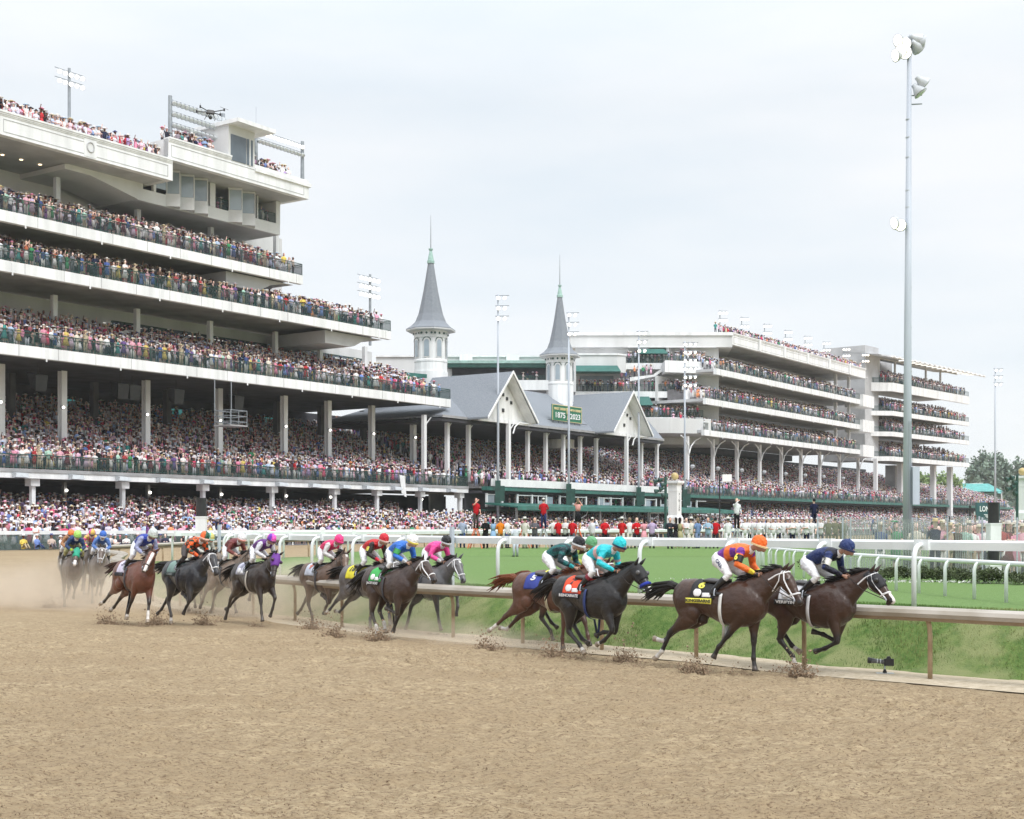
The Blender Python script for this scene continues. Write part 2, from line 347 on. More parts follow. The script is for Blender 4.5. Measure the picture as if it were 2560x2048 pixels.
# ------------------------------------------------------------ rails of the two courses
def path_frames(P, step):
    Q = resample(P, step); out = []
    for i, p in enumerate(Q):
        t = (Q[min(i+1, len(Q)-1)]-Q[max(i-1, 0)]).normalized(); out.append((p, t))
    return out
def sweep(P, prof, zf):
    mb = MB(); k = len(prof); rows = [offset(P, a) for a, _ in prof]
    for i in range(len(P)):
        for j, (a, z) in enumerate(prof): q = rows[j][i]; mb.v.append((q.x, q.y, zf(P[i])+z))
    for i in range(len(P)-1):
        for j in range(k):
            a = i*k+j; b = i*k+(j+1) % k; mb.f.append([a, b, b+k, a+k])
    mb.f.append(list(range(k))[::-1]); mb.f.append([(len(P)-1)*k+j for j in range(k)]); return mb
Pd = resample([p for p in RAIL if p.x < 17], .6)
rail = thing('inner_rail', 'tan dirt track inner rail with wide pale cover on rusty posts, curving left', 'railing', (7.2, 23.3, 0))
sweep(Pd, [(-.17, 1.10), (-.19, 1.17), (-.15, 1.235), (-.02, 1.27), (.15, 1.27), (.24, 1.22), (.22, 1.15)], base).build('rail_cover', M['tantop'], rail)
sweep(Pd, [(-.10, 1.035), (-.12, 1.098), (.14, 1.098), (.12, 1.035)], base).build('rail_beam', M['tan'], rail)
pm = MB().tube([(0, 0, -.1), (0, 0, .8), (-.02, 0, .93), (-.08, 0, 1.06)], .043, 8); pme = pm.mesh('rail_post', M['post'], True)
bpost = [(9.05, 21.6), (7.22, 23.3), (5.38, 24.9), (3.68, 27.1), (1.88, 28.7), (.2, 30.3), (-1.44, 31.9), (-3.1, 33.7), (-4.5, 35.2), (-6.1, 37.5)]
bp_ = [(Vector((x, y, 0)), Vector((-.7, .7, 0))) for x, y in bpost]+path_frames([p for p in RAIL if p.y > 39 and p.y < 130], 2.6)[:40]
for p, t in bp_:
    q = p+Vector((t.y, -t.x, 0))*.06
    o = bpy.data.objects.new('rail_post', pme); C.objects.link(o); o.parent = rail; o.location = (q.x-7.2, q.y-23.3, G(p.x, p.y)); o.rotation_euler.z = math.atan2(-t.x, t.y)
# white turf course rail
WR = []
for i, p in enumerate(RAIL):
    if p.x > 17.5 or p.y > 230: continue
    t = (RAIL[min(i+1, len(RAIL)-1)]-RAIL[max(i-1, 0)]).normalized(); k = float(sstep(p.y, 40, 56)); wd = 3.1+1.2*k
    WR.append(p+Vector((t.y, -t.x, 0))*wd)
WR = resample(WR, .5)
wr = thing('turf_rail', 'tall white plastic turf course rail on gooseneck posts behind the runners', 'railing', (WR[0].x, WR[0].y, TURF))
rl = offset(WR, .36)
zr = lambda p: 2.37
sweep(resample(rl, .6), [(-.03, -.04), (-.045, .12), (0, .16), (.05, .12), (.03, -.04)], lambda p: 2.24).build('top_rail', M['pvc'], wr)
gm = MB().tube([(0, 0, -.05), (0, 0, 1.0), (.015, 0, 1.12), (.07, 0, 1.23), (.16, 0, 1.29), (.30, 0, 1.31)], .052, 8).mesh('gooseneck_post', M['pvc'], True)
gs = MB().box(.27, .43, -.16, .16, 1.20, 1.41).mesh('joint_sleeve', M['pvc'])
fr_ = path_frames(WR, 2.4)
k0 = min(range(len(fr_)), key=lambda i: abs((fr_[i][0].x/fr_[i][0].y)*F+CX-2304))
sh = None
# shift so that a post stands where the nearest one does in the picture
best = min(np.arange(0, 2.4, .1), key=lambda s_: min(abs(q[0].x/q[0].y*F+CX-2303) for q in path_frames(WR[int(s_/.5):] if s_ >= .5 else WR, 2.4)))
for p, t in path_frames(WR[int(best/.5):], 2.4)[:62]:
    a = math.atan2(-t.x, t.y); loc = (p.x-WR[0].x, p.y-WR[0].y, 0)
    o = bpy.data.objects.new('gooseneck_post', gm); C.objects.link(o); o.parent = wr; o.location = loc; o.rotation_euler.z = a
    s_ = bpy.data.objects.new('joint_sleeve', gs); C.objects.link(s_); s_.parent = o
# thin inner rail on the right
IR = catmull([(11.8, 24, 0), (10.95, 29, 0), (10.1, 34, 0), (9.62, 39, 0), (9.35, 44, 0), (9.35, 49, 0), (9.9, 53.5, 0), (11.3, 56.4, 0), (13.4, 57, 0), (17, 55.5, 0), (24, 51, 0), (30, 47, 0)], .4)
ir = thing('inner_turf_rail', 'thin low white tubular rail looping on the grass at right, beside the hedge', 'railing', (10.95, 29, TURF))
MB().tube([(p.x, p.y, TURF+.86) for p in IR], .055, 7).build('top_rail', M['pvc'], ir, smooth=True)
tm = MB().tube([(0, 0, -.03), (0, 0, .7), (.04, 0, .8), (.12, 0, .86)], .042, 7).mesh('rail_post', M['pvc'], True)
for p, t in path_frames(offset(IR, -.12), 1.35):
    o = bpy.data.objects.new('rail_post', tm); C.objects.link(o); o.parent = ir; o.location = (p.x-10.95, p.y-29, 0); o.rotation_euler.z = math.atan2(-t.x, t.y)
# ------------------------------------------------------------ grandstands
M['dsof'] = mat('shade_darkened_concrete', (.10, .10, .105), .85, .2, .5); M['msof'] = mat('shaded_concrete_soffit', (.30, .30, .295), .85, .15, .5)  # soffit concrete darkened in colour to deepen the shade under the decks
ROWS = []    # (frame, s0, s1, d, z, spacing, sort)
def add_rows(fr, s0, s1, d0, z0, n, run, rise, sp=.56, sort='seat', first='rail'):
    for k in range(n):
        ROWS.append((fr, s0, s1, d0+k*run, z0+k*rise, sp, first if k == 0 else sort))
panelm = mat('tinted_railing_panel', (.02, .055, .05), .25, .1, 1, alpha=.42)
panelb = mat('smoked_railing_panel', (.035, .035, .04), .3, .1, 1, alpha=.5)
def railing(parent, pts, z, h=1.08, fr=FR, step=1.9, m=None, pm=None, name='railing'):
    """metal railing along plan points, with tinted infill"""
    mb = MB(fr); pl = MB(fr); P = [Vector((*p, 0)) for p in pts]
    for a, b in zip(P, P[1:]):
        mb.tube([(a.x, a.y, z+h), (b.x, b.y, z+h)], .04, 5); mb.tube([(a.x, a.y, z+.1), (b.x, b.y, z+.1)], .025, 4); mb.tube([(a.x, a.y, z+h*.78), (b.x, b.y, z+h*.78)], .018, 4)
        n = max(1, int((b-a).length/step))
        for k in range(n+1):
            q = a.lerp(b, k/n); mb.tube([(q.x, q.y, z), (q.x, q.y, z+h)], .032, 4)
        i = [pl.pt((a.x, a.y, z+.1)), pl.pt((b.x, b.y, z+.1)), pl.pt((b.x, b.y, z+h-.06)), pl.pt((a.x, a.y, z+h-.06))]; pl.f.append(i)
    o = mb.build(name, m or M['green'], parent); p = pl.build('infill_panel', pm or panelm, parent); return o
def column(parent, s, d, z0, z1, w=.42, fr=FR, flange=True, name='column', m=None):
    mb = MB(fr)
    if flange:
        mb.box(s-w/2, s+w/2, d-w/2, d-w/2+.07, z0, z1); mb.box(s-w/2, s+w/2, d+w/2-.07, d+w/2, z0, z1); mb.box(s-.05, s+.05, d-w/2+.07, d+w/2-.07, z0, z1)
    else: mb.box(s-w/2, s+w/2, d-w/2, d+w/2, z0, z1)
    return mb.build(name, m or M['col'], parent)
def fascia(parent, s0, s1, d, z0, z1, depth=14, name='balcony_slab', jt=7.2, fr=FR, dm=None):
    o = MB(fr).box(s0, s1, d, d+.5, z0, z1).build(name, M['white'], parent)
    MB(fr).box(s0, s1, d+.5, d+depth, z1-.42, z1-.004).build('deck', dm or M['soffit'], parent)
    mb = MB(fr); s = s1-2.0
    jn = MB(fr); q_ = s1-.9
    while q_ > max(s0, s1-150): jn.box(q_, q_+.035, d-.012, d+.001, z0+.01, z1-.01); q_ -= 3.6
    jn.build('panel_joint', M['grey'], parent)
    while s > max(s0, s1-105):
        mb.box(s-.06, s+.06, d-.05, d+.0, z0-.22, z1-.12); s -= jt
    mb.build_each('drain_pipe', M['white'], parent)
    return o
SA = SX(-260, 90)
ls = thing('grandstand', 'towering white grandstand of stacked balconies at left, packed with spectators', 'grandstand', FR(SX(400, 95), 98, 1))
# level two: deep deck under the big roof
e2 = SX(1171, 90); e3 = SX(1127, 90); e4 = SX(978, 90); e5 = SX(757, 90); eA = SX(430, 90); eB0 = SX(421, 90); eB = SX(772, 90)
MB().fr
MB(FR).box(SA, e2, 90, 90.45, 6.33, 6.80).build('front_beam', M['white'], ls)
MB(FR).box(SA, e2, 89.92, 91.6, 6.80, 7.06).build('deck_edge', M['grey'], ls)
MB(FR).box(SA, e2, 90.45, 112, 6.45, 6.79).build('deck', M['grey'], ls)
def tier(parent, s0, s1, d0, z0, n, run, rise, fr=FR, zb=None, name='seating_tier'):
    prof = [(d0-.3, (zb if zb is not None else z0-.2))]
    prof.append((d0-.3, z0-.004))
    for k in range(n):
        if k: prof += [(d0+k*run-.3, z0+(k-1)*rise-.004), (d0+k*run-.3, z0+k*rise-.004)]
    prof += [(d0+n*run, z0+(n-1)*rise-.004), (d0+n*run, (zb if zb is not None else z0-.2))]
    return MB(fr).profile(prof[::-1], s0, s1).build(name, M['step'], parent)
sw = SX(1240, 88); sR = SX(2196, 90)
tier(ls, SA, e2, 91.9, 7.08, 23, .86, .29)
add_rows(FR, SA, e2-.4, 90.7, 7.08, 1, 1, 0, .58); add_rows(FR, SA, e2-.4, 91.9, 7.08, 23, .86, .29, .57, first='seat')
railing(ls, [(SA, 90.1), (e2, 90.1), (e2, 91.5)], 7.07, 1.08)
# back wall of the deck with glowing teal panes that imitate daylight
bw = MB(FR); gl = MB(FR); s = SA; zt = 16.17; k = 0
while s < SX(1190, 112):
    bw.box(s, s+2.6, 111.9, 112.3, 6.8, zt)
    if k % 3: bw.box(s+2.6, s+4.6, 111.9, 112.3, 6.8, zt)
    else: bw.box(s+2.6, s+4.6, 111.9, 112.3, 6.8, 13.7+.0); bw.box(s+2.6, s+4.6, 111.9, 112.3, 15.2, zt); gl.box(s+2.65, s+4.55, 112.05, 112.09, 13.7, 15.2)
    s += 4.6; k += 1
bw.build('back_wall', M['darkw'], ls); gl.build_each('daylight_glow_pane', M['teal'], ls)
colS = [SX(x, 96) for x in (-170, 0, 156, 365, 547, 710, 820, 929, 1033)]
colS[1] = (colS[0]+colS[2])/2
for s in colS:
    column(ls, s, 96, 8.3, 15.75, .55)
    column(ls, s+.6, 104, 10.8, 16.1, .6, flange=False, m=M['dsof'])  # rear column in the darkened concrete, its shade put into the colour
    lm = MB(FR); lm.lathe((s-.34, 95.55, 12.5), [(.05, 0), (.16, .05), (.2, .2), (.1, .3)], 8)
    o = lm.build('column_light', M['lampb'], ls); MB(FR).ball((s-.36, 95.36, 12.62), .12, 8, 6).build('lit_lens', M['litw'], o)
# lower storey: columns, inner columns with globes, hanging floodlights
for x in (-60, 83, 308, 509, 682, 838, 944, 1052, 1150):
    s = SX(x, 90.6); column(ls, s, 90.7, 1.0, 6.3, .34, flange=False); MB(FR).box(s-.4, s+.4, 90.3, 91.1, 5.75, 6.31).build('column_head', M['white'], ls)
for x in (161, 370, 549, 711, 822, 937, 1050):
    s = SX(x, 98); column(ls, s, 98, 2.6, 6.4, .3, flange=False, m=M['grey'])
    MB(FR).ball((s, 97.7, 5.7), .13, 8, 6).build('lit_globe', M['litw'], ls)
for x in (48, 188, 305, 406, 515, 608, 702, 785, 861, 919, 990, 1058, 1128):
    s = SX(x, 89.6)
    MB(FR).hexa([(s-.62, 89.15, 6.36), (s+.62, 89.15, 6.36), (s+.40, 89.9, 6.30), (s-.40, 89.9, 6.30), (s-.45, 89.3, 6.68), (s+.55, 89.3, 6.68), (s+.36, 89.98, 6.76), (s-.36, 89.98, 6.76)]).build('canopy_floodlight', M['lampb'], ls)
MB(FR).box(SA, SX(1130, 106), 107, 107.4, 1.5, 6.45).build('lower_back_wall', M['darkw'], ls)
MB(FR).box(SX(1110, 97), SX(1180, 91), 97, 97.3, 1.0, 6.4).build('end_wall', M['grey'], ls)
# levels three to five
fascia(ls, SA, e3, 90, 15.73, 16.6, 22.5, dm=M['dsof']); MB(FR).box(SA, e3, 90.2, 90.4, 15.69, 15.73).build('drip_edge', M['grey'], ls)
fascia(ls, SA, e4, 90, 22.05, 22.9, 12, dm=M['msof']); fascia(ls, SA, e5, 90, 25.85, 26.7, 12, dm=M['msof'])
for lv, (z, e, n, rise) in enumerate(((16.6, e3, 8, .34), (22.9, e4, 5, .30), (26.7, e5, 6, .32))):
    railing(ls, [(SA, 90.1), (e, 90.1), (e, 97)], z+.01, 1.08, pm=panelb if lv == 2 else None)
    tier(ls, SA, e-.5, 91.7, z+.03, n, .8, rise, zb=z-.1)
    add_rows(FR, SA, e-.5, 90.6, z+.02, 1, 1, 0, .56); add_rows(FR, SA, e-.7, 91.7, z+.03, n, .8, rise, .56, first='seat')
e3w = SX(930, 99.5)
MB(FR).box(SA, e3w, 99.5, 99.9, 16.6, 22.3).build('back_wall', M['wall'], ls)
g = MB(FR); fm = MB(FR); s = SX(280, 99.4)
while s < e3w-1.5:
    g.box(s+.06, s+1.34, 99.38, 99.42, 19.7, 21.25); fm.box(s-.06, s+.06, 99.34, 99.44, 19.6, 21.3); s += 1.4
fm.box(SX(280, 99.4), e3w-1.4, 99.34, 99.44, 21.25, 21.33)
g.build('window_strip', M['glass'], ls); fm.build('window_frame', M['green'], ls)
for x in (288, 356, 480, 560, 640, 730, 860): s = SX(x, 98.8); MB(FR).box(s-.9, s+.9, 99.30, 99.33, 20.95, 21.0).build('strip_light', M['tube'], ls)
MB(FR).prism([(e3w, 99.6), (e3w+7.5, 97.5), (e3w+7.5, 103), (e3w, 103)], 19.9, 20.35).build('green_canopy', M['green2'], ls)
for xs_, zb, zt in (((-30, 135, 342, 525, 688, 800, 912), 18.2, 22.06), ((-20, 142, 344, 527, 690), 28.2, 32.4)):
    for x in xs_: column(ls, SX(x, 96), 96, zb-.6, zt, .42, flange=False)
for x in (60, 250, 430, 600, 760, 880): column(ls, SX(x, 96.3), 96.3, 23.5, 25.86, .36, flange=False, m=M['grey'])
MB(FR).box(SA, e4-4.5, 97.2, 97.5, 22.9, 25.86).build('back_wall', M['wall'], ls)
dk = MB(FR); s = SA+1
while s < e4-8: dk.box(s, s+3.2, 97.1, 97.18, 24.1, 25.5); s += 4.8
dk.build('dark_opening', M['darkw'], ls)  # flat dark panels carry the darkness behind the crowd in their colour
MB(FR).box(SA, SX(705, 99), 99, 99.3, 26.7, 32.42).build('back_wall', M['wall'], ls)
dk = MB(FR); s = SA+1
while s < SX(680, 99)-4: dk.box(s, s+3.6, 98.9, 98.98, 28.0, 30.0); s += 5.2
dk.build('dark_opening', M['darkw'], ls)  # flat panels on the wall, the recess's shade put into their colour
# balcony ends: curved brackets under the slabs
for e, zb in ((e4, 22.05), (e5, 25.85)):
    prof = [(e-.2, zb), (e-1.8, zb-.12), (e-3.4, zb-.5), (e-4.6, zb-1.1), (e-5.2, zb-1.25), (e-9, zb-1.25), (e-9, zb)]
    mb = MB(lambda a, z, d: FR(a, d, z)); n = len(prof)
    a = [mb.pt((p[0], p[1], 91)) for p in prof]; b = [mb.pt((p[0], p[1], 99)) for p in prof]; mb.f += [a, b[::-1]]
    for i in range(n): mb.f.append([a[(i+1) % n], a[i], b[i], b[(i+1) % n]])
    mb.build('end_bracket', M['soffit'], ls)
def cornice(parent, s0, s1, d, zb, zt, panels, fr=FR, c=0.0):
    MB(fr).box(s0, s1, d, d+.6, zb, zt).build('roof_parapet', M['white'], parent)
    mb = MB(fr); mb.box(s0, s1+c, d-.16, d, zt-.13, zt+.02); mb.box(s0, s1+c, d-.10, d, zt-.26, zt-.132); mb.box(s0, s1+c, d-.05, d, zt-.36, zt-.262)
    mb.box(s0, s1, d-.04, d, zb+.0, zb+.09); mb.build('cornice', M['white'], parent)
    mb = MB(fr)
    for a, b in panels:
        for q in ((a, b, zt-.64, zt-.60), (a, b, zb+.26, zb+.30), (a, a+.05, zb+.30, zt-.64), (b-.05, b, zb+.30, zt-.64)): mb.box(q[0], q[1], d-.03, d, q[2], q[3])
    mb.build('panel_moulding', M['soffit'], parent)
cornice(ls, SA, eA, 90, 32.4, 34.25, [(SA, SX(-10, 90)), (SX(8, 90), SX(214, 90)), (SX(236, 90), SX(420, 90))])
MB(FR).box(SA, eA, 90.6, 108, 32.9, 33.1).build('roof_slab', M['soffit'], ls)
MB(FR).box(SA, eA, 90.6, 99.0, 32.45, 32.5).build('soffit', M['soffit'], ls)
s = SX(225, 90); tr = MB(FR); pts = [(s+.34*math.cos(a), 89.93, 33.3+.4*math.sin(a)) for a in np.linspace(0, 2*math.pi, 17)]; tr.tube(pts, .07, 5, False).build('round_emblem', M['soffit'], ls)
MB(FR).box(s-.6, s+.6, 89.94, 89.999, 32.5, 33.9).build('pilaster', M['white'], ls)
for x, y in ((6, 372), (53, 385), (100, 397)):
    s = SX(x, 95); MB(FR).lathe((s, 95, 32.40), [(.14, 0), (.14, .06)], 8).build('downlight', M['warm'], ls)
add_rows(FR, SA, SX(412, 91), 91.0, 33.75, 3, .7, .22, .52, sort='seat', first='seat')
# press box level
cornice(ls, eB0, SX(578, 90), 90, 34.2, 36.1, [(eB0+.3, SX(760, 90))]); 
MB(FR).box(SX(578, 90), eB, 90, 90.6, 34.2, 35.6).build('roof_parapet', M['white'], ls)
mb = MB(FR)
for s0_, s1_, z0_, z1_ in ((SX(637, 90), eB+.25, 35.5, 35.66), (SX(637, 90), eB+.18, 35.35, 35.498)): mb.box(s0_, s1_, 89.84, 90.7, z0_, z1_)
mb.box(SX(637, 90), eB, 90.01, 90.6, 35.6, 36.0); mb.build('cornice', M['white'], ls)
MB(FR).box(eB0, eB0+.5, 90.01, 104, 32.42, 36.0).build('step_wall', M['wall'], ls)
MB(FR).box(eB-.5, eB, 90.6, 97, 34.2, 36.0).build('side_parapet', M['white'], ls)
MB(FR).box(eB0+.5, eB-.5, 90.6, 103, 34.21, 34.6).build('roof_slab', M['soffit'], ls)
# window storey: wall with bays
w0, w1 = SX(344, 93), SX(700, 93)
MB(FR).box(w0, w1, 93, 93.3, 30.95, 32.0).build('press_wall', M['wall'], ls)
MB(FR).box(w0, w1, 93.31, 99.5, 30.95, 31.4).build('press_floor', M['soffit'], ls)
MB(FR).box(w0, w1, 98.6, 98.9, 31.4, 34.2).build('press_back_wall', M['glass'], ls)
MB(FR).box(w1-.4, w1, 93.31, 98.5, 31.4, 34.2).build('press_end_wall', M['wall'], ls)
MB(FR).prism([(w0-7.5, 93), (w0, 93), (w0, 99), (w0-7.5, 99)], 32.0, 32.41).build('press_soffit', M['wall'], ls)
MB(lambda a, z, d: FR(a, d, z)).hexa([(w0-7, 32.4, 92.99), (w0, 31.0, 92.99), (w0, 31.0, 98), (w0-7, 32.4, 98), (w0-7.6, 32.5, 92.99), (w0, 32.45, 92.99), (w0, 32.45, 98), (w0-7.6, 32.5, 98)]).build('sloped_bracket', M['wall'], ls)
bays = [(424, 455), (459, 491), (493, 525), (580, 610), (612, 643)]; opens = [(538, 576), (645, 690)]; flat = [(357, 384), (390, 422)]
wf = MB(FR); wg = MB(FR); bs = MB(FR)
for a, b in bays:
    a, b = SX(a, 92.6), SX(b, 92.6); m_ = a+(b-a)*.55; dd = 92.2
    wg.prism([(a, 93.0), (m_, dd), (m_, dd+.03), (a, 93.03)], 32.15, 34.0); wg.prism([(m_, dd), (b, 93.0), (b, 93.03), (m_, dd+.03)], 32.15, 34.0)
    bs.prism([(a-.1, 93), (m_, dd-.1), (b+.1, 93)], 31.0, 32.12); bs.prism([(a-.1, 93), (m_, dd-.1), (b+.1, 93)], 34.02, 34.19)
    for q in ((a, 93), (m_, dd), (b, 93)): wf.tube([(q[0], q[1]-.03, 32.1), (q[0], q[1]-.03, 34.05)], .05, 4)
for a, b in flat:
    a, b = SX(a, 93), SX(b, 93); wg.box(a, b, 93.0, 93.04, 32.6 if a < w0+2 else 32.4, 33.9)
for p, q in zip([344, 384, 422, 455, 491, 525, 576, 610, 643, 690], [357, 390, 424, 459, 493, 538, 580, 612, 645, 700]): wf.box(SX(p, 93), SX(q, 93), 92.97, 93.28, 32.001, 34.19)
wg.build_each('press_window', M['glassb'], ls); wf.build('window_mullion', M['wall'], ls); bs.build_each('bay_base', M['wall'], ls)
for a, b in opens: railing(ls, [(SX(a, 93), 93.1), (SX(b, 93), 93.1)], 32.0, .95, step=1.2)
for x in (546, 551, 655, 668, 680): ROWS.append((FR, SX(x, 93.6), SX(x, 93.6)+.2, 93.8, 31.6, .5, 'seat'))
# booth on the roof
b0, b1 = SX(572, 90), SX(637, 90)
MB(FR).box(b0, b1, 90.02, 96, 35.61, 38.9).build('booth_wall', M['wall'], ls)
MB(FR).box(b0-.2, b1+1.3, 88.6, 96.4, 38.9, 39.25).build('booth_roof', M['white'], ls)
MB(FR).box(b0+.25, SX(615, 90), 89.97, 90.016, 35.75, 38.1).build('booth_window', M['glass'], ls)
MB(FR).box(SX(617, 90), SX(632, 90), 89.97, 90.016, 35.75, 38.1).build('booth_window', M['glass'], ls)
MB(FR).box(SX(624, 90)-.06, SX(624, 90)+.06, 89.93, 89.968, 35.7, 38.15).build('window_mullion', M['white'], ls)
MB(FR).box(SX(450, 96), b0, 96, 96.3, 35.0, 38.6).build('roof_wall', M['wall'], ls)
add_rows(FR, SX(428, 91), b0-.3, 91.1, 35.55, 3, .7, .22, .52, first='seat'); add_rows(FR, b1+.4, eB-1, 91.1, 35.35, 2, .8, .25, .55, first='seat')
def rod(parent, s, d, z0, z1, r=.03, name='antenna', m=None, fr=FR): return MB(fr).tube([(s, d, z0), (s, d, z1)], r, 5).build(name, m or M['steel'], parent)
rod(ls, SX(640, 92), 92, 38.0, 42.2, .025); rod(ls, SX(262, 93), 93, 34, 36.5, .02)
# ------------------------------------------------------------ floodlights
def lamp_mesh(lit):
    mb = MB(); mb.lathe((0, 0, 0), [(.10, -.34), (.13, -.2), (.22, -.06), (.30, .12), (.31, .16)], 10); sh = mb.mesh('lamp_shade', M['lampb'], True)
    mb = MB(); mb.lathe((0, 0, 0), [(.27, .163), (.2, .19), (.05, .21)], 10); return sh, mb.mesh('lamp_lens', M['lit'] if lit else M['lens'], True)
LON, LOFF = lamp_mesh(True), lamp_mesh(False)
def add_lamp(parent, p, aim, sc=1.0, lit=True):
    q = Vector(aim).to_track_quat('Z', 'Y'); sh, ln = LON if lit else LOFF
    o = bpy.data.objects.new('lamp_head', sh); C.objects.link(o); o.parent = parent; o.location = Vector(p)-Vector(parent.location); o.rotation_mode = 'QUATERNION'; o.rotation_quaternion = q; o.scale = (sc, sc, sc)
    l_ = bpy.data.objects.new('lamp_lens', ln); C.objects.link(l_); l_.parent = o; return o
def rack(name, label, base, us, vs_, w, rows, cols, zt, dz_, aim, sc=1., lit=True, poles=(0.,), zpole=None, pr=.12, group=None, frame=True, lastrows=None):
    """a bank of floodlights: rows hang from bars along direction us"""
    t = thing(name, label, 'floodlight', base, 0, group); us = Vector(us).normalized(); B = Vector(base)
    for f_ in poles:
        p = B+us*w*f_; MB().tube([(p.x, p.y, B.z), (p.x, p.y, zt+(.3 if frame else .1))], [pr, pr*.8], 8).build('pole', M['steeld'], t)
    for r_ in range(rows):
        z = zt-r_*dz_; a = B+us*(-w*.5); b = B+us*(w*.5); a.z = b.z = z
        MB().tube([tuple(a), tuple(b)], .035, 5).build('crossbar', M['steeld'], t)
        for c_ in range(cols):
            p = a.lerp(b, (c_+.5)/cols)+Vector(vs_)*.25; p.z -= .30
            add_lamp(t, p, aim, sc, lit if not callable(lit) else lit(r_, c_))
    return t
toC = (-NS.x*.75, -NS.y*.75, -.55)
camd = lambda p: tuple(Vector(toC)*.45+(Vector((0, 0, 0))-Vector((p[0], p[1], 0))).normalized()*.8+Vector((0, 0, -.8)))
p = FR(SX(493, 92), 92, 34.6); rack('roof_floodlight_rack', 'long unlit rack of three rows of floodlights on the left grandstand roof', p, US, -NS, SX(562, 92)-SX(430, 92), 3, 13, 40.2, .98, camd(p), .85, False, (-.5, .5), pr=.22)
p = FR(SX(699, 92), 92, 36.0); rack('lit_roof_floodlight_rack', 'brightly lit double row of floodlights at the end of the left grandstand roof', p, US, -NS, SX(757, 92)-SX(641, 92), 2, 13, 40.1, .8, camd(p), .75, lambda r_, c_: r_ == 0, (-.5, .5), pr=.2)
p = FR(SX(173, 99), 99, 33.1); rack('roof_floodlight_mast', 'lit floodlight mast rising from the left grandstand roof among spectators', p, US, -NS, 3.0, 2, 5, 42.5, .8, camd(p), .75, True, (0,), pr=.16)
p = FR(SX(920, 99), 99, 22.9); rack('lit_floodlight_bank', 'lit bank of three floodlight rows above the left grandstand end, beside the near spire', p, US, -NS, 3.6, 3, 5, 30.6, .9, camd(p), .9, True, (0.1,), pr=.16)
# ------------------------------------------------------------ pavilion with the twin spires
pv = thing('pavilion', 'grey shingled pavilion with two white front gables between the big grandstands', 'pavilion', FR(SX(1400, 95), 95, 1))
gA0, gA1, gAp = SX(1198, 88), SX(1316, 88), SX(1257, 88); gB0, gB1, gBp = SX(1514, 88), SX(1606, 88), SX(1560, 88)
ez, rz_ = 14.75, 20.2; r0, r1 = SX(1079, 91), SX(1668, 89)
def roof_quad(name, pts, th=.22):
    mb = MB(FR); a = [mb.pt(p) for p in pts]; b = [mb.pt((p[0], p[1], p[2]-th)) for p in pts]; n = len(pts)
    mb.f.append(a); mb.f.append(b[::-1])
    for i in range(n): mb.f.append([a[i], b[i], b[(i+1) % n], a[(i+1) % n]])
    return mb.build(name, M['slate'], pv)
hipL, hipR = SX(1150, 98), SX(1600, 98)
MB(FR).box(q0-0, q0+.1, 1, 1.1, 1, 1.1) if False else None
roof_quad('main_roof', [(r0, 89.6, ez), (r1, 89.6, ez), (hipR-1, 98, rz_), (hipL, 98, rz_)])
roof_quad('rear_roof', [(hipL, 98.01, rz_), (hipR-1, 98.01, rz_), (r1, 107, ez), (r0, 107, ez)])
roof_quad('hip_roof', [(r1+.01, 89.6, ez), (r1+.01, 107, ez), (hipR-.98, 98, rz_-.01)]); roof_quad('hip_roof', [(r0-.01, 107, ez), (r0-.01, 89.6, ez), (hipL-.01, 98, rz_-.01)])
for a, b, c in ((gA0, gA1, gAp), (gB0, gB1, gBp)):
    zp = 20.15; d0, d1 = 86.6, 98.2; hb = ez-.05
    roof_quad('gable_roof', [(a-.25, d0, hb), (c, d0, zp), (c, d1, zp), (a-.25, d1, hb)][::-1]); roof_quad('gable_roof', [(c+.01, d0, zp), (b+.25, d0, hb), (b+.25, d1, hb), (c+.01, d1, zp)][::-1])
    # pediment set back, barge boards, soffit boards
    MB(lambda s_, z_, d_: FR(s_, d_, z_)).prism([(a+.2, hb+.02), (b-.2, hb+.02), (c, zp-.5)], 88.0, 88.15).build('pediment', M['white'], pv)
    lv = MB(FR)
    for t_ in (-.62, -.3, 0, .3, .62):
        lv.box(c+t_*2.6-.18, c+t_*2.6+.18, 87.9, 87.99, hb+1.4+(1-abs(t_))*1.3, hb+1.75+(1-abs(t_))*1.3)
    lv.box(c-.2, c+.2, 87.9, 87.99, hb+.9, hb+1.3); lv.build('louvre_vent', M['black'], pv)
    bb = MB(FR)
    for x0, x1 in ((a-.35, c), (b+.35, c)):
        bb.hexa([(x0, d0-.12, hb-.28), (x0, d0-.02, hb-.28), (x1, d0-.02, zp-.22), (x1, d0-.12, zp-.22), (x0, d0-.12, hb+.06), (x0, d0-.02, hb+.06), (x1, d0-.02, zp+.1), (x1, d0-.12, zp+.1)])
    bb.build('barge_board', M['white'], pv)
    for x0, x1 in ((a, c), (b, c)):
        mb = MB(FR); q = [mb.pt(v) for v in ((x0, d0, hb-.2), (x1, d0, zp-.3), (x1, 88.1, zp-.3), (x0, 88.1, hb-.2))]; mb.f.append(q); mb.build('gable_soffit', M['white'], pv)
    MB(FR).box(a, b, 87.9, 88.2, hb-.35, hb-.0).build('gable_beam', M['white'], pv)
    MB(FR).tube([(c+1.2, 87.4, hb-1.5), (c+1.6, 87.4, hb-.7), (c+2.4, 87.4, hb-.25), (b, 87.4, hb-.2)], .09, 5).build('arched_bracket', M['col'], pv)
MB(FR).box(r0, r1, 89.45, 89.6, ez-.26, ez+.02).build('gutter', M['grey'], pv)
MB(FR).box(r0, r1, 89.62, 107, 14.1, 14.4).build('ceiling', M['darkw'], pv)
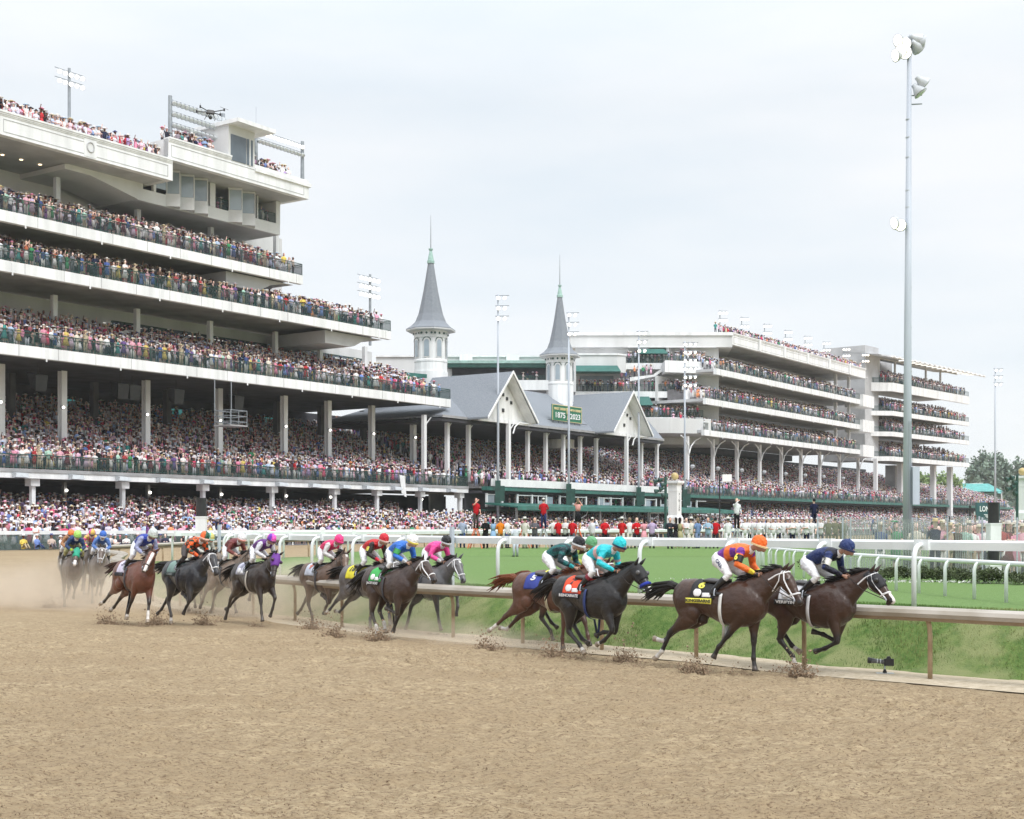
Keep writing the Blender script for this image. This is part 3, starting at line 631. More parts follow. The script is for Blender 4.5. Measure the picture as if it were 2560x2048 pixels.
for x in (1060, 1118, 1171, 1271, 1319, 1364, 1408, 1450, 1490, 1566, 1603, 1642):
    dd = 88 if x in (1271, 1566) else 91
    column(pv, SX(x, dd), dd, 7.2, 14.7, .42, flange=False)
    s = SX(x, dd); MB(FR).tube([(s, dd-.1, 12.9), (s+.3, dd-.1, 13.8), (s+1.1, dd-.1, 14.5)], .07, 4).build('column_bracket', M['col'], pv)
# the sign on the roof slope
def toroof(d, s): return (d-89.6)/(98-89.6)*(rz_-ez)+ez
sb = thing('roof_sign', 'green race anniversary board with gold lettering on the pavilion roof', 'sign', FR(SX(1418, 90.6), 90.6, 15.4))
q0, q1 = SX(1381, 90.6), SX(1454, 90.6); MB(FR).box(q0, q1, 90.6, 90.75, 15.7, 17.75).build('board', M['signg'], sb)
mb = MB(FR)
for a, b, c, d in ((q0, q1, 17.68, 17.75), (q0, q1, 15.70, 15.76), (q0, q0+.06, 15.76, 17.68), (q1-.06, q1, 15.76, 17.68)): mb.box(a, b, 90.56, 90.598, c, d)
mb.build('gold_border', M['goldt'], sb)
for x in np.linspace(q0+.3, q1-.3, 6): rod(sb, x, 90.7, 15.2, 15.72, .035, 'support_leg', M['black'])
MB(FR).tube([(q0-1.2, 90.5, 15.72), (q1+1.2, 90.5, 15.62)], .035, 4).build('support_rail', M['black'], sb)
W_ = q1-q0
for txt, cx_, cz_, sz, m_ in (('FIRST DERBY', .25, 17.22, .40, 'goldt'), ('1875', .25, 16.42, .95, 'inkw'), ('149TH DERBY', .77, 17.22, .38, 'goldt'), ('2023', .77, 16.42, .95, 'inkw')):
    text_obj('lettering', txt, sz, M[m_], sb, lambda x, y, z, cx_=cx_, cz_=cz_: FR(q0+W_*cx_+x, 90.56-z, cz_+y), .012, .01, xs=W_/5.6 if sz < .5 else W_/5.2)
MB(FR).lathe((q0+W_*.5, 90.55, 15.95), [(.14, 0), (.05, .3), (.05, .55), (.2, .75), (.24, 1.3), (.2, 1.5)], 8).build('gold_urn', M['goldt'], sb)
# spires
def spire(label, px, D, ye, yb, R_e, ztip, zc1, zc0):
    Y = YD(px, D); k = Y/F; s = SX(px, D); x, y, _ = FR(s, D, 0); z = lambda py: CAMZ+(HY-py)*k
    t = thing('spire', label, 'spire', (x, y, z(yb)-3)); c = (x, y, 0); ze = z(ye); Re = R_e*k; ph = .2
    bz = z(yb)-6
    MB().lathe(c, [(Re*.70, bz), (Re*.70, z(yb)), (Re*.665, z(yb)+.02), (Re*.66, ze-4.0), (Re*.68, ze-3.9), (Re*.68, ze-3.7), (Re*.655, ze-3.6), (Re*.655, ze-1.1), (Re*.685, ze-1.0), (Re*.685, ze-.1)], 16, ph).build('drum', M['white'], t)
    H = z(zc1)-ze; prof = [(Re, ze-.12), (Re, ze+.08), (Re*.80, ze+.045*H+.1), (Re*.63, ze+.12*H), (Re*.50, ze+.24*H), (Re*.40, ze+.40*H), (Re*.30, ze+.58*H), (Re*.21, ze+.78*H), (Re*.115, ze+H)]
    MB().lathe(c, prof, 8, ph).build('spire_roof', M['slate'], t); MB().lathe(c, [(Re*.99, ze-.2), (Re*1.012, ze-.12), (Re*1.012, ze-.03)], 8, ph).build('eaves', M['wall'], t)
    h2 = z(zc0)-z(zc1); MB().lathe(c, [(Re*.15, z(zc1)-.05), (Re*.15, z(zc1)+.16*h2), (Re*.12, z(zc1)+.2*h2), (Re*.11, z(zc1)+.35*h2), (Re*.05, z(zc1)+.85*h2), (Re*.09, z(zc1)+.93*h2), (Re*.09, z(zc0))], 8, ph).build('copper_cap', M['verd'], t)
    MB().tube([(x, y, z(zc0)), (x, y, z(ztip))], [.075, .02], 6).build('needle', M['steeld'], t)
    wn = MB(); fr2 = MB(); dk_ = MB()
    for i in range(8):
        a = ph+math.pi/8+i*math.pi/4; ca, sa = math.cos(a), math.sin(a); rr = Re*.655
        P = lambda u, r_, zz: (x+ca*r_-sa*u, y+sa*r_+ca*u, zz)
        for bb_, w_, z0_, z1_, off in ((wn, .30, ze-3.35, ze-1.6, .02), (fr2, .40, ze-3.45, ze-1.5, .005)):
            pts = [(-w_, z0_), (w_, z0_)]+[(w_*math.cos(t_), z1_+w_*math.sin(t_)) for t_ in np.linspace(0, math.pi, 7)]
            q = [bb_.pt(P(u, rr+off+.02, zz)) for u, zz in pts]; bb_.f.append(q)
        for t_ in np.linspace(.1, math.pi-.1, 8)[:-1]:
            t2 = t_+.42; q = [dk_.pt(P(r2*math.cos(tt), rr+.04, ze-1.55+r2*math.sin(tt))) for r2, tt in ((.46, t_), (.56, t_), (.56, t2), (.46, t2))]; dk_.f.append(q)
        for u in (-.62, 0, .62):
            q = [dk_.pt(P(u+.15*math.cos(tt), Re*.688, ze-.55+.15*math.sin(tt))) for tt in np.linspace(0, 2*math.pi, 7)[:-1]]; dk_.f.append(q)
    fr2.build('window_frame', M['wall'], t); wn.build('window', M['glassb'], t); dk_.build('arch_trim', M['green'], t)
spire('nearer and taller-looking grey spire on a white windowed drum, left of the pair', 1077, 100, 826, 931, 62, 538, 658, 622)
spire('farther grey spire on a white windowed drum, right of the pair above the roof sign', 1399.5, 97, 890, 1010, 52, 636, 743, 713)
# ------------------------------------------------------------ long building behind the pavilion
YB = 186.; kb = YB/F; zb_ = lambda py: CAMZ+(HY-py)*kb; xb = lambda px: (px-CX)*kb
lb = thing('clubhouse', 'long low white clubhouse behind the spires with green trim and awnings', 'building', (xb(1200), YB+6, 1))
MB().box(xb(940), xb(1440), YB, YB+14, zb_(980), zb_(892)).build('wall', M['wall'], lb)
MB().box(xb(1130), xb(1365), YB-.1, YB-.02, zb_(962), zb_(922)).build('dark_opening', M['darkw'], lb)  # flat dark panel, the shade inside the opening put into its colour
MB().box(xb(1120), xb(1367), YB-1.6, YB, zb_(922), zb_(912)).build('green_eave', M['green'], lb)
MB().box(xb(1120), xb(1368), YB-1.7, YB, zb_(911.8), zb_(905)).build('verdigris_gutter', M['verd'], lb)
MB().box(xb(940), xb(1442), YB-.25, YB-.001, zb_(893), zb_(889)).build('cornice', M['white'], lb)
for x in (1165, 1282): MB().lathe((xb(x), YB-.2, zb_(898)), [(.1, -.1), (.1, .1)], 12).build('emblem', M['wall'], lb); MB().box(xb(x)-.9, xb(x)+.9, YB-.3, YB-.26, zb_(903), zb_(886)).build('parapet_block', M['white'], lb)
for x, h in ((1320, 8), (1340, 12), (1352, 10)): MB().box(xb(x)-.35, xb(x)+.35, YB+4, YB+5, zb_(892), zb_(892-h)).build('roof_vent', M['steel'], lb)
MB().box(xb(1280), xb(1375), YB-7, YB, zb_(988), zb_(964)).build('low_roof', M['white'], lb)
ROWS.append((ID, xb(1300), xb(1362), YB-1.2, zb_(962), .7, 'rail'))
railing(lb, [(xb(1130), YB-1.9), (xb(1362), YB-1.9)], zb_(962), 1.0, fr=ID)
# ------------------------------------------------------------ right grandstand
rs = thing('grandstand', 'distant right grandstand with three full balconies over an arcade of slim white columns', 'grandstand', FR(SX(2000, 95), 98, 1))
cR = 90; R0 = {5: SX(1791, cR), 4: SX(1765, cR), 3: SX(1761, cR)}; RE = SX(2150, cR)
zR = {5: (25.5, 26.4), 4: (20.75, 21.65), 3: (16.05, 16.9)}
Yw = YD(1765, cR); xw = lambda px: (px-CX)/F*Yw; zw = lambda py: CAMZ+(HY-py)/F*Yw
for lv in (5, 4, 3):
    z0_, z1_ = zR[lv]; s0_ = R0[lv]
    fascia(rs, s0_, RE+6, cR, z0_, z1_, 16, jt=9)
    railing(rs, [(s0_, cR+.1), (RE, cR+.1)], z1_, 1.05, step=2.4)
    tier(rs, s0_+1, RE, 91.9, z1_+.02, 6, .85, .34, zb=z1_-.1)
    add_rows(FR, s0_, RE, 90.7, z1_+.01, 1, 1, 0, .62); add_rows(FR, s0_+.5, RE, 91.9, z1_+.02, 6, .85, .34, .62, first='seat')
    zn = {5: 30.7, 4: 25.5, 3: 20.8}[lv]
    MB(FR).box(s0_, RE+10, 98.2, 98.6, z1_-.3, zn).build('back_wall', M['wall'], rs)
    wn = MB(FR); s = s0_+4
    while s < RE-2: wn.box(s, s+.55, 98.1, 98.19, z1_+2.1, z1_+3.3); s += 1.0
    wn.build('window_strip', M['glassb'], rs)
    sp = MB(FR); s = s0_+4
    while s < RE: sp.box(s-.1, s+.1, 97.2, 97.5, zn-.7, zn-.45); s += 4.2
    sp.build('wall_speaker', M['grey'], rs)
    MB(FR).box(RE-5, RE+.2, 97, 98.1, z1_, zn).build('end_pier', M['grey'], rs)
    column(rs, RE-6, 92.5, z1_, zn, .5, flange=False); column(rs, RE-.6, 92, z1_, zn, .5, flange=False)
    MB(FR).box(RE+.01, RE+6, cR-.6, cR+3, z0_-.4, z1_+.95).build('end_block', M['white'], rs)
rE6 = RE+6
# roof parapet
cornice(rs, SX(1831, 90), rE6-3, 90, 30.6, 32.45, [(a, a+9.2) for a in np.arange(SX(1831, 90)+.4, rE6-12, 10)])
pl_ = MB(FR)
for a in np.arange(SX(1831, 90)+10, rE6-3, 10.): pl_.box(a-.35, a+.35, 89.8, 89.99, 30.6, 32.5)
pl_.build_each('pilaster', M['white'], rs)
MB(FR).box(SX(1831, 90), rE6, 90.6, 104, 30.9, 31.2).build('roof_slab', M['soffit'], rs)
add_rows(FR, SX(1815, 91), rE6-2, 91.2, 31.85, 3, .8, .3, .55, first='seat')
MB(FR).box(SX(2160, 97), SX(2230, 97), 97, 108, 31, 38.2).build('penthouse', M['soffit'], rs)
# wing turned towards the camera
def wing(px0, py_t, py_b, px1, dep=9, name='wing_slab', m=None, dy=0):
    return MB().box(xw(px0), xw(px1), Yw+dy, Yw+dy+dep, zw(py_b), zw(py_t)).build(name, m or M['wall'], rs)
Yt = YD(1831, 90); kt = Yt/F; zt_ = lambda py: CAMZ+(HY-py)*kt; xt = lambda px: (px-CX)*kt
MB().prism([(xt(1426), Yt), (xt(1831), Yt), (xt(1848), Yt+12), (xt(1426), Yt+12)], zt_(868), zt_(832)).build('wing_parapet', M['wall'], rs)
MB().box(xt(1422), xt(1832), Yt-.25, Yt-.001, zt_(839), zt_(831)).build('wing_cornice', M['white'], rs)
MB().box(xt(1570), xt(1790), Yt-.06, Yt-.001, zt_(869), zt_(866)).build('wing_moulding', M['white'], rs)
MB().box(xt(1438), xt(1800), Yt+1.2, Yt+10, zt_(1110), zt_(868)).build('wing_wall', M['wall'], rs)
MB().prism([(xt(1400), Yt-2.5), (xt(1540), Yt-2.5), (xt(1562), Yt-1.5), (xt(1568), Yt+1), (xt(1400), Yt+1)], zt_(935), zt_(893)).build('curved_parapet', M['wall'], rs)
MB().prism([(xt(1400), Yt-2.7), (xt(1541), Yt-2.7), (xt(1564), Yt-1.6), (xt(1570), Yt+1), (xt(1400), Yt+1)], zt_(893), zt_(889)).build('curved_coping', M['white'], rs)
def awning(x0, x1, yt, yb, dy=0):
    mb = MB(); a, b, y0_, y1_ = xt(x0), xt(x1), Yt-.5+dy, Yt-2.6+dy
    mb.hexa([(a, y1_, zt_(yb)), (b, y1_, zt_(yb)), (b, y0_+1, zt_(yb)), (a, y0_+1, zt_(yb)), (a+.3, y1_+.9, zt_(yt)), (b-.5, y1_+.9, zt_(yt)), (b-.5, y0_+1, zt_(yt)), (a+.3, y0_+1, zt_(yt))]).build('awning', M['awn'], rs)
awning(1592, 1668, 873, 886, 1.5); awning(1405, 1546, 922, 938, -2.5); awning(1568, 1624, 998, 1020, -2.5)
wgl = MB().box(xt(1450), xt(1535), Yt+1.1, Yt+1.18, zt_(960), zt_(938)).build('terrace_window', M['glassb'], rs)
# terraces
for (xa, xz, yf, dep_) in ((1560, 1775, 909, -.6), (1436, 1745, 983, -2.6), (1585, 1748, 1049, -4.2)):
    zf = zt_(yf)
    MB().box(xt(xa), xt(xz), Yt+dep_-.0, Yt+1.19, zf-.95, zf).build('terrace', M['white'], rs)
    railing(rs, [(xt(xa), Yt+dep_+.1), (xt(xz), Yt+dep_+.1)], zf, 1.05, fr=ID, step=2)
    for k in range(3): ROWS.append((ID, xt(xa)+.3, xt(xz)-.2, Yt+dep_+.6+k*.55, zf+.12*k, .62, 'rail'))
MB().prism([(xt(1590), Yt-8.5), (xt(1660), Yt-8.5), (xt(1762), Yt-6.5), (xt(1766), Yt+1.1), (xt(1590), Yt+1.1)], zt_(1092), zt_(1056)).build('terrace_base', M['wall'], rs)
MB().prism([(xt(1655), Yt-4.2), (xt(1795), Yt-1.4), (xt(1798), Yt+1), (xt(1655), Yt+1)], zt_(938), zt_(909)).build('balcony_return', M['white'], rs)
MB().prism([(xt(1700), Yt-5), (xt(1768), Yt-4.2), (xt(1772), Yt+1), (xt(1700), Yt+1)], zt_(1012), zt_(983.2)).build('balcony_return', M['white'], rs)
# outside stair
mb = MB(); ya, yb2 = Yt-1.9, Yt-1.6
mb.hexa([(xt(1572), ya, zt_(957)), (xt(1632), ya, zt_(945)), (xt(1632), yb2, zt_(945)), (xt(1572), yb2, zt_(957)), (xt(1572), ya, zt_(947)), (xt(1632), ya, zt_(940)), (xt(1632), yb2, zt_(940)), (xt(1572), yb2, zt_(947))])
mb.hexa([(xt(1632), ya, zt_(946)), (xt(1675), ya, zt_(917)), (xt(1675), yb2, zt_(917)), (xt(1632), yb2, zt_(946)), (xt(1632), ya, zt_(938)), (xt(1675), ya, zt_(909)), (xt(1675), yb2, zt_(909)), (xt(1632), yb2, zt_(938))])
mb.build('stair', M['white'], rs)
ROWS.append((ID, xt(1582), xt(1640), Yt-1.0, zt_(944), .6, 'rail')); ROWS.append((ID, xt(1550), xt(1580), Yt-1.0, zt_(957), .6, 'rail'))
# arcade below
for i, x in enumerate((1718, 1782, 1842, 1899, 1953, 2002, 2049, 2098, 2145)):
    s = SX(x, 92.5); column(rs, s, 92.5, 7.6, 16.0, .48, flange=False)
    b = MB(FR)
    for sg in (-1, 1): b.tube([(s, 92.2, 13.3), (s+sg*.5, 92.1, 14.5), (s+sg*1.7, 92.0, 15.4), (s+sg*3.2, 91.9, 15.9)], .1, 5)
    b.build('arched_bracket', M['col'], rs)
    if x < 2110: l_ = MB(FR).lathe((s+.75, 92, 11.2), [(.08, -.1), (.32, .1), (.4, .35), (.2, .55)], 8).build('column_light', M['lampb'], rs)
column(rs, SX(2189, 91.5), 91.5, 7.6, 15.8, .7, flange=False)
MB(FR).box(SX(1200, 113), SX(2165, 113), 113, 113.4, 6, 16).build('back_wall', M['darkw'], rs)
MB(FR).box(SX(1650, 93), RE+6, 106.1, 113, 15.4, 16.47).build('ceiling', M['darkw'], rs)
# long lower terrace deck: pavilion and right stand
sE = SX(2532, 88)
for nm, a, b in (('lower_terrace', e2+.5, SX(2200, 88)),):
    tier(rs, a, SX(2400, 88), 89.2, 7.06, 26, .86, .285); tier(rs, SX(2400, 88), SX(2532, 88), 89.2, 7.06, 15, .86, .285)
    add_rows(FR, a, SX(1676, 88), 89.2, 7.06, 26, .86, .285, .6, first='seat')
    add_rows(FR, SX(1676, 88), SX(2200, 88), 89.2, 7.06, 26, .86, .285, .66, first='rail')
    add_rows(FR, SX(2200, 88), SX(2400, 88), 89.2, 7.06, 22, .86, .285, .75, first='rail'); add_rows(FR, SX(2400, 88), SX(2532, 88), 89.2, 7.06, 14, .86, .285, .8, first='rail')
# banner and suites under it
bn = thing('banner', 'long blank white banner hung along the terrace front under the spires', 'banner', FR(SX(1400, 87.7), 87.7, 7))
MB(FR).box(e2+1.2, SX(1676, 87.8), 87.7, 87.75, 7.1, 7.95).build('cloth', M['banner'], bn)
su = thing('terrace_front', 'dark green suite front with white posts and a green canopy below the terrace', 'building', FR(SX(1400, 88), 88, 1))
MB(FR).box(e2+.6, sE, 87.8, 88.6, 6.62, 7.05).build('deck_beam', M['green2'], su)
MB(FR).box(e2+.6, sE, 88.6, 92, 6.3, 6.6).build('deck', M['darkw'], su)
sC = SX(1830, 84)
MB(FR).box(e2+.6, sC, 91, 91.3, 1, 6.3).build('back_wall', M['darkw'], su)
fr3 = MB(FR); pn = MB(FR)
for i, s in enumerate(np.arange(e2+1, sC, 3.05)):
    fr3.box(s-.11, s+.11, 88.1, 88.3, 4.75, 6.3)
    if i % 3 != 1: fr3.box(s+.11, s+2.94, 88.12, 88.2, 6.12, 6.22)
    if i % 4 == 0: pn.box(s+.2, s+1.5, 88.2, 88.24, 4.8, 6.1)
    if i % 5 == 3: fr3.box(s+1.2, s+1.32, 88.1, 88.2, 4.75, 6.2); pn.box(s+1.5, s+2.8, 88.2, 88.24, 4.8, 5.6)
fr3.build_each('suite_frame', M['white'], su); pn.build_each('suite_window', M['glassb'], su)
MB(FR).box(e2+.6, sC, 87.9, 90.9, 4.3, 4.5).build('suite_floor', M['green'], su)
MB(lambda a, z, d: FR(a, d, z)).hexa([(e2+.4, 4.62, 83.6), (sC, 4.62, 83.6), (sC, 5.05, 88.0), (e2+.4, 5.05, 88.0), (e2+.4, 4.80, 83.6), (sC, 4.80, 83.6), (sC, 5.25, 88.0), (e2+.4, 5.25, 88.0)]).build('green_canopy', M['green2'], su)
MB(FR).box(e2+.4, sC, 83.5, 83.598, 4.35, 4.82).build('canopy_valance', M['green2'], su)
for s in np.arange(e2+3, sC, 6.1): column(su, s, 85.5, 1, 4.62, .2, flange=False, name='canopy_post')
for s in np.arange(e2+6, sC, 9.0): MB(FR).tube([(s, 84.4, 3.5), (s+1.2, 84.4, 3.9), (s+1.7, 84.4, 4.5)], .07, 4).build('canopy_brace', M['col'], su)
fw = MB(FR); s = SX(1626, 84.5)
for a in (0, 2.1, 4.2): fw.box(s+a-.08, s+a+.08, 84.5, 84.6, 1, 4.3)
for z in (2.6, 4.22): fw.box(s, s+4.2, 84.42, 84.498, z, z+.14)
fw.build('window_frame', M['white'], su)
for k, (dd, zz) in enumerate(((89.2, 4.5), (90.2, 4.6))): ROWS.append((FR, e2+8, SX(1640, 89), dd, zz, 1.0, 'seat'))
railing(su, [(SX(1676, 88), 88.1), (SX(2530, 88), 88.1)], 7.06, 1.05, step=2.4, m=M['green2'])
# ------------------------------------------------------------ end building of the row
eo = ((2232-CX)/F*266, 266); ea = math.atan2(28.5, 24.7); FE = frame((eo[0], eo[1], 0), ea)
eb = thing('grandstand', 'farthest white grandstand block with four balconies under a lit slatted roof', 'grandstand', (eo[0]+15, eo[1]+22, 1))
LE = 38.
for z0_, z1_ in ((29.2, 30.9), (24.4, 25.3), (20.3, 21.2), (15.4, 16.3)):
    MB(FE).prism([(0, 0), (LE, 0), (LE, .5), (.3, .5), (-5.2, 5.5), (-5.7, 5.2)], z0_, z1_).build('balcony_slab', M['white'], eb)
    MB(FE).prism([(.3, .5), (LE, .5), (LE, 12), (-5.2, 12), (-5.2, 5.5)], z1_-.4, z1_-.01).build('deck', M['soffit'], eb)
    railing(eb, [(-5.5, 5.4), (.1, .15), (LE, .15)], z1_, 1.0, fr=FE, step=3)
    tier(eb, 0.8, LE-.5, 1.4, z1_+.02, 6, .85, .36, fr=FE, zb=z1_-.1)
    add_rows(FE, 0.3, LE-.4, .6, z1_+.01, 1, 1, 0, .66); add_rows(FE, .8, LE-.6, 1.4, z1_+.02, 6, .85, .36, .66, first='seat')
for z0_, z1_ in ((16.3, 20.3), (21.2, 24.4), (25.3, 29.2)):
    MB(FE).box(-5, 30, 8, 8.4, z0_, z1_).build('back_wall', M['wall'], eb)
    wn = MB(FE)
    for s in np.arange(-3, 29, 1.1):
        if int(s/4.4) % 2 == 0 or s % 2.2 < 1.2: wn.box(s, s+.6, 7.9, 7.98, z0_+1.8, z1_-.7)
    wn.build('window_strip', M['glassb'], eb)
for s, d in ((12, 4), (19, 9), (26, 3), (33.5, 2.5)): column(eb, s, d, 1, 15.4, 1.0 if s != 19 else 2.2, fr=FE, flange=False, m=M['col'] if s != 19 else M['grey'])
MB(FE).box(-6, 0, 3, 12, 15.4, 38.).build('stair_tower', M['soffit'], eb)
mb = MB(FE)
for k in range(20): a = -5+k*2.35; mb.hexa([(a, -2.6, 35.35), (a+.9, -2.6, 35.35), (a+.9, 9, 37.2), (a, 9, 37.2), (a, -2.6, 35.6), (a+.9, -2.6, 35.6), (a+.9, 9, 37.45), (a, 9, 37.45)])
mb.build('roof_slat', M['white'], eb)
MB(FE).tube([(-6, -2.3, 35.3), (LE+3, -2.3, 35.3)], .16, 5).build('roof_beam', M['white'], eb); MB(FE).tube([(-6, 4, 36.3), (LE+3, 4, 36.3)], .16, 5).build('roof_beam', M['white'], eb)
MB(FE).hexa([(-6, 0, 35.9), (LE+2, 0, 35.9), (LE+2, 9, 37.1), (-6, 9, 37.1), (-6, 0, 36.0), (LE+2, 0, 36.0), (LE+2, 9, 37.2), (-6, 9, 37.2)]).build('roof_sheet', M['soffit'], eb)
lt = MB(FE)
for k in range(14): a = 1+k*2.6; lt.tube([(a, -2.2, 35.2), (a+.9, -.4, 35.35)], .12, 5)
lt.build('roof_light', M['tube'], eb)
for s in (2, 9.5, 17, 24.5, 32): column(eb, s, 4, 31, 36.3, .35, fr=FE, flange=False, name='roof_post')
# ------------------------------------------------------------ spectators
SKIN, TOP, BOT, HAT, SHOE, HAIR = range(6)
def person_geo(kind='man', arms='down', hat='none', lod=0, seed=0, sit=False):
    r = random.Random(seed); n = 8 if lod == 0 else 5; V = []; T = []; Rg = []
    def loft(rings, reg, n=n, cap=True):   # rings: (cx, cy, z, rx, ry) ; y forward
        k0 = len(V)
        for cx, cy_, z, rx, ry in rings:
            for j in range(n): t = 2*math.pi*(j+.5)/n; V.append((cx+rx*math.cos(t), cy_+ry*math.sin(t), z)); Rg.append(reg)
        for i in range(len(rings)-1):
            for j in range(n): a = k0+i*n+j; b = k0+i*n+(j+1) % n; T.append((a, b, b+n)); T.append((a, b+n, a+n))
        if cap:
            for base, fl in ((k0, 1), (k0+(len(rings)-1)*n, 0)):
                for j in range(1, n-1): T.append((base, base+j+1, base+j) if fl else (base, base+j, base+j+1))
    def limb(pts, rad, reg, n_=4):
        k0 = len(V); P = [Vector(p) for p in pts]
        for i, p in enumerate(P):
            d = (P[min(i+1, len(P)-1)]-P[max(i-1, 0)]).normalized(); ref = Vector((1, 0, 0)) if abs(d.x) < .8 else Vector((0, 0, 1)); a = d.cross(ref).normalized(); b = d.cross(a)
            for j in range(n_): t = 2*math.pi*j/n_; q = p+(a*math.cos(t)+b*math.sin(t))*rad[i]; V.append(tuple(q)); Rg.append(reg)
        for i in range(len(P)-1):
            for j in range(n_): a = k0+i*n_+j; b = k0+i*n_+(j+1) % n_; T.append((a, b, b+n_)); T.append((a, b+n_, a+n_))
        e = k0+(len(P)-1)*n_
        for j in range(1, n_-1): T.append((e, e+j, e+j+1)); T.append((k0, k0+j+1, k0+j))
    dress = kind == 'dress'
    if dress:
        fl = r.uniform(.17, .30); loft([(0, 0, .42, fl, fl*.85), (0, 0, .75, .19, .15), (0, 0, 1.02, .13, .10)], BOT)
        for s in (-1, 1): limb([(s*.07, 0, .44), (s*.075, .01, .05)], [.05, .03], SKIN, 4 if lod else 5)
        loft([(0, 0, 1.02, .13, .10), (0, .01, 1.2, .165, .12), (0, 0, 1.38, .17, .095), (0, 0, 1.44, .06, .06)], TOP)
        sh = .165
    else:
        for s in (-1, 1):
            limb([(s*.085, 0, .88), (s*.10, .01, .48), (s*.11, -.01, .06)], [.095, .07, .055], BOT, 4 if lod else 6)
            if lod == 0: limb([(s*.11, -.05, .035), (s*.12, .16, .03)], [.05, .035], SHOE, 4)
        loft([(0, 0, .80, .165, .115), (0, 0, .95, .16, .115), (0, .01, 1.25, .19, .125), (0, 0, 1.42, .20, .10), (0, 0, 1.48, .07, .06)], TOP); sh = .205
    loft([(0, .005, 1.46, .055, .055), (0, .01, 1.54, .05, .055)], SKIN, cap=False)
    hr = [(0, .015, 1.525, .05, .06), (0, .015, 1.58, .075, .09), (0, .01, 1.66, .08, .10), (0, 0, 1.73, .068, .085), (0, 0, 1.765, .03, .04)]
    loft(hr, SKIN, n if lod else 8)
    if lod == 0: limb([(0, .105, 1.625), (0, .125, 1.60)], [.012, .016], SKIN, 3)
    long_ = dress or r.random() < .12
    loft([(0, -.04, 1.44 if long_ else 1.60, .07, .05), (0, -.035, 1.62, .088, .075), (0, -.02, 1.70, .088, .09), (0, -.01, 1.765, .06, .065), (0, -.01, 1.785, .02, .02)], HAIR)
    if hat == 'brim':
        w_ = r.uniform(.18, .31); loft([(0, 0, 1.725, w_, w_), (0, 0, 1.74, w_*.97, w_*.97)], HAT, n if lod else 10); loft([(0, 0, 1.74, .095, .105), (0, 0, 1.83, .08, .09)], HAT)
    elif hat == 'cap':
        loft([(0, 0, 1.70, .092, .11), (0, 0, 1.77, .075, .09), (0, 0, 1.80, .03, .04)], HAT)
        if lod == 0: loft([(0, .12, 1.705, .07, .07), (0, .12, 1.715, .07, .07)], HAT, 6)
    elif hat == 'fasc':
        w_ = r.uniform(.10, .17); loft([(.05, 0, 1.78, w_, w_*.9), (.06, 0, 1.82, w_*.6, w_*.5)], HAT)
    for s in (-1, 1):
        S = (s*sh, 0, 1.39)
        if arms == 'down': E, H = (s*(sh+.06), -.02, 1.12), (s*(sh+.04), .10, .90)
        elif arms == 'rail': E, H = (s*(sh+.06), .05, 1.14), (s*.12, .30, 1.10)
        elif arms == 'fold': E, H = (s*(sh+.07), .03, 1.14), (s*-.05, .19, 1.18)
        elif arms == 'phone': E, H = ((s*(sh+.08), .14, 1.34), (s*.06, .26, 1.60)) if (s == 1 or r.random() < .6) else ((s*(sh+.06), -.02, 1.12), (s*(sh+.04), .10, .90))
        else: E, H = ((s*(sh+.10), .02, 1.62), (s*(sh+.04), .06, 1.92)) if s == 1 else ((s*(sh+.06), .05, 1.14), (s*.12, .26, 1.16))
        bare = dress or r.random() < .2; E_ = Vector(E); S_ = Vector(S); H_ = Vector(H)
        limb([S, tuple(E_)], [.055, .045], TOP if not (dress and r.random() < .6) else SKIN, 4 if lod else 5)
        limb([tuple(E_), tuple(H_)], [.045, .03], SKIN if bare else TOP, 4 if lod else 5)
        if lod == 0:
            d = (H_-E_).normalized(); limb([tuple(H_), tuple(H_+d*.05), tuple(H_+d*.10)], [.03, .04, .022], SKIN, 5)
    V = np.array(V, np.float32)
    if sit:      # hips on the ground, knees drawn forward
        z = V[:, 2].copy(); low = (z < .86) & np.isin(np.array(Rg), (BOT, SHOE)); V[:, 2] -= .74; t = np.clip((.86-z)/.8, 0, 1)
        V[low, 1] += (t[low]*.55); V[low, 2] = .10+.30*np.sin(t[low]*math.pi)+(V[low, 1]-t[low]*.55)*.4; V[:, 2] = np.maximum(V[:, 2], .0)
    return V, np.array(T, np.int32), np.array(Rg, np.int32)
lin = lambda h: tuple(((int(h[i:i+2], 16)/255)**2.2) for i in (0, 2, 4))
PAL_TOP = ['f2f0ee', 'e8e4e6', 'ffffff', 'f7e9e4', 'dfe6f2', 'b9cfe8', '8fb2dc', 'f0b9c6', 'ea7fa6', 'd9356b', 'c8202c', 'e88a90', '2b3a63', '1d2440', '222228', '35353d', '6b6470', '8a7f86', 'c9b7a6', 'e9d9a8', 'e8cf4a', '2f8f86', '3f9c6a', '7a4a8c', 'b79ad0', 'f39a5c', '5d79b8', 'd8c7c0', 'a7908c', 'ede0dc', 'f6f2ef', 'eef0f6', 'c77f86', '41404e', '2a2a34', '4a3c46']
PAL_TOP += ['f2a8c0', 'f08aa8', 'e0406a', 'd8304a', 'f6c4d2', '6f8fd0', '8fb4e8', 'f4f2f0', 'f6f4f4', 'ebe7ea', 'f3e6e2', 'dcdfe8', 'efe9e6', 'e6d3d0', '232a44', '1c1e28', '2a2c38', 'e9c9cf', 'd8e0ee', 'cfd6e4', 'f8f7f6', 'e2dad6', 'e4e0ee', 'c8cce0', 'f2eef6', 'd8d6e4', 'f0f2fa', 'e6b8cc', 'cfa9c4', 'f4f4fa', '3a3c50', '50526a', 'a6acc8', 'e8e8f2']
PAL_BOT = ['23242c', '2d3346', '1f2336', 'c9b79c', 'd9cdb8', 'e9e6e2', '4b4650', '6a6670', '8b99b5', '3a4a70', 'b9a78c', 'dcdde4', '2a2a30', '54506a']
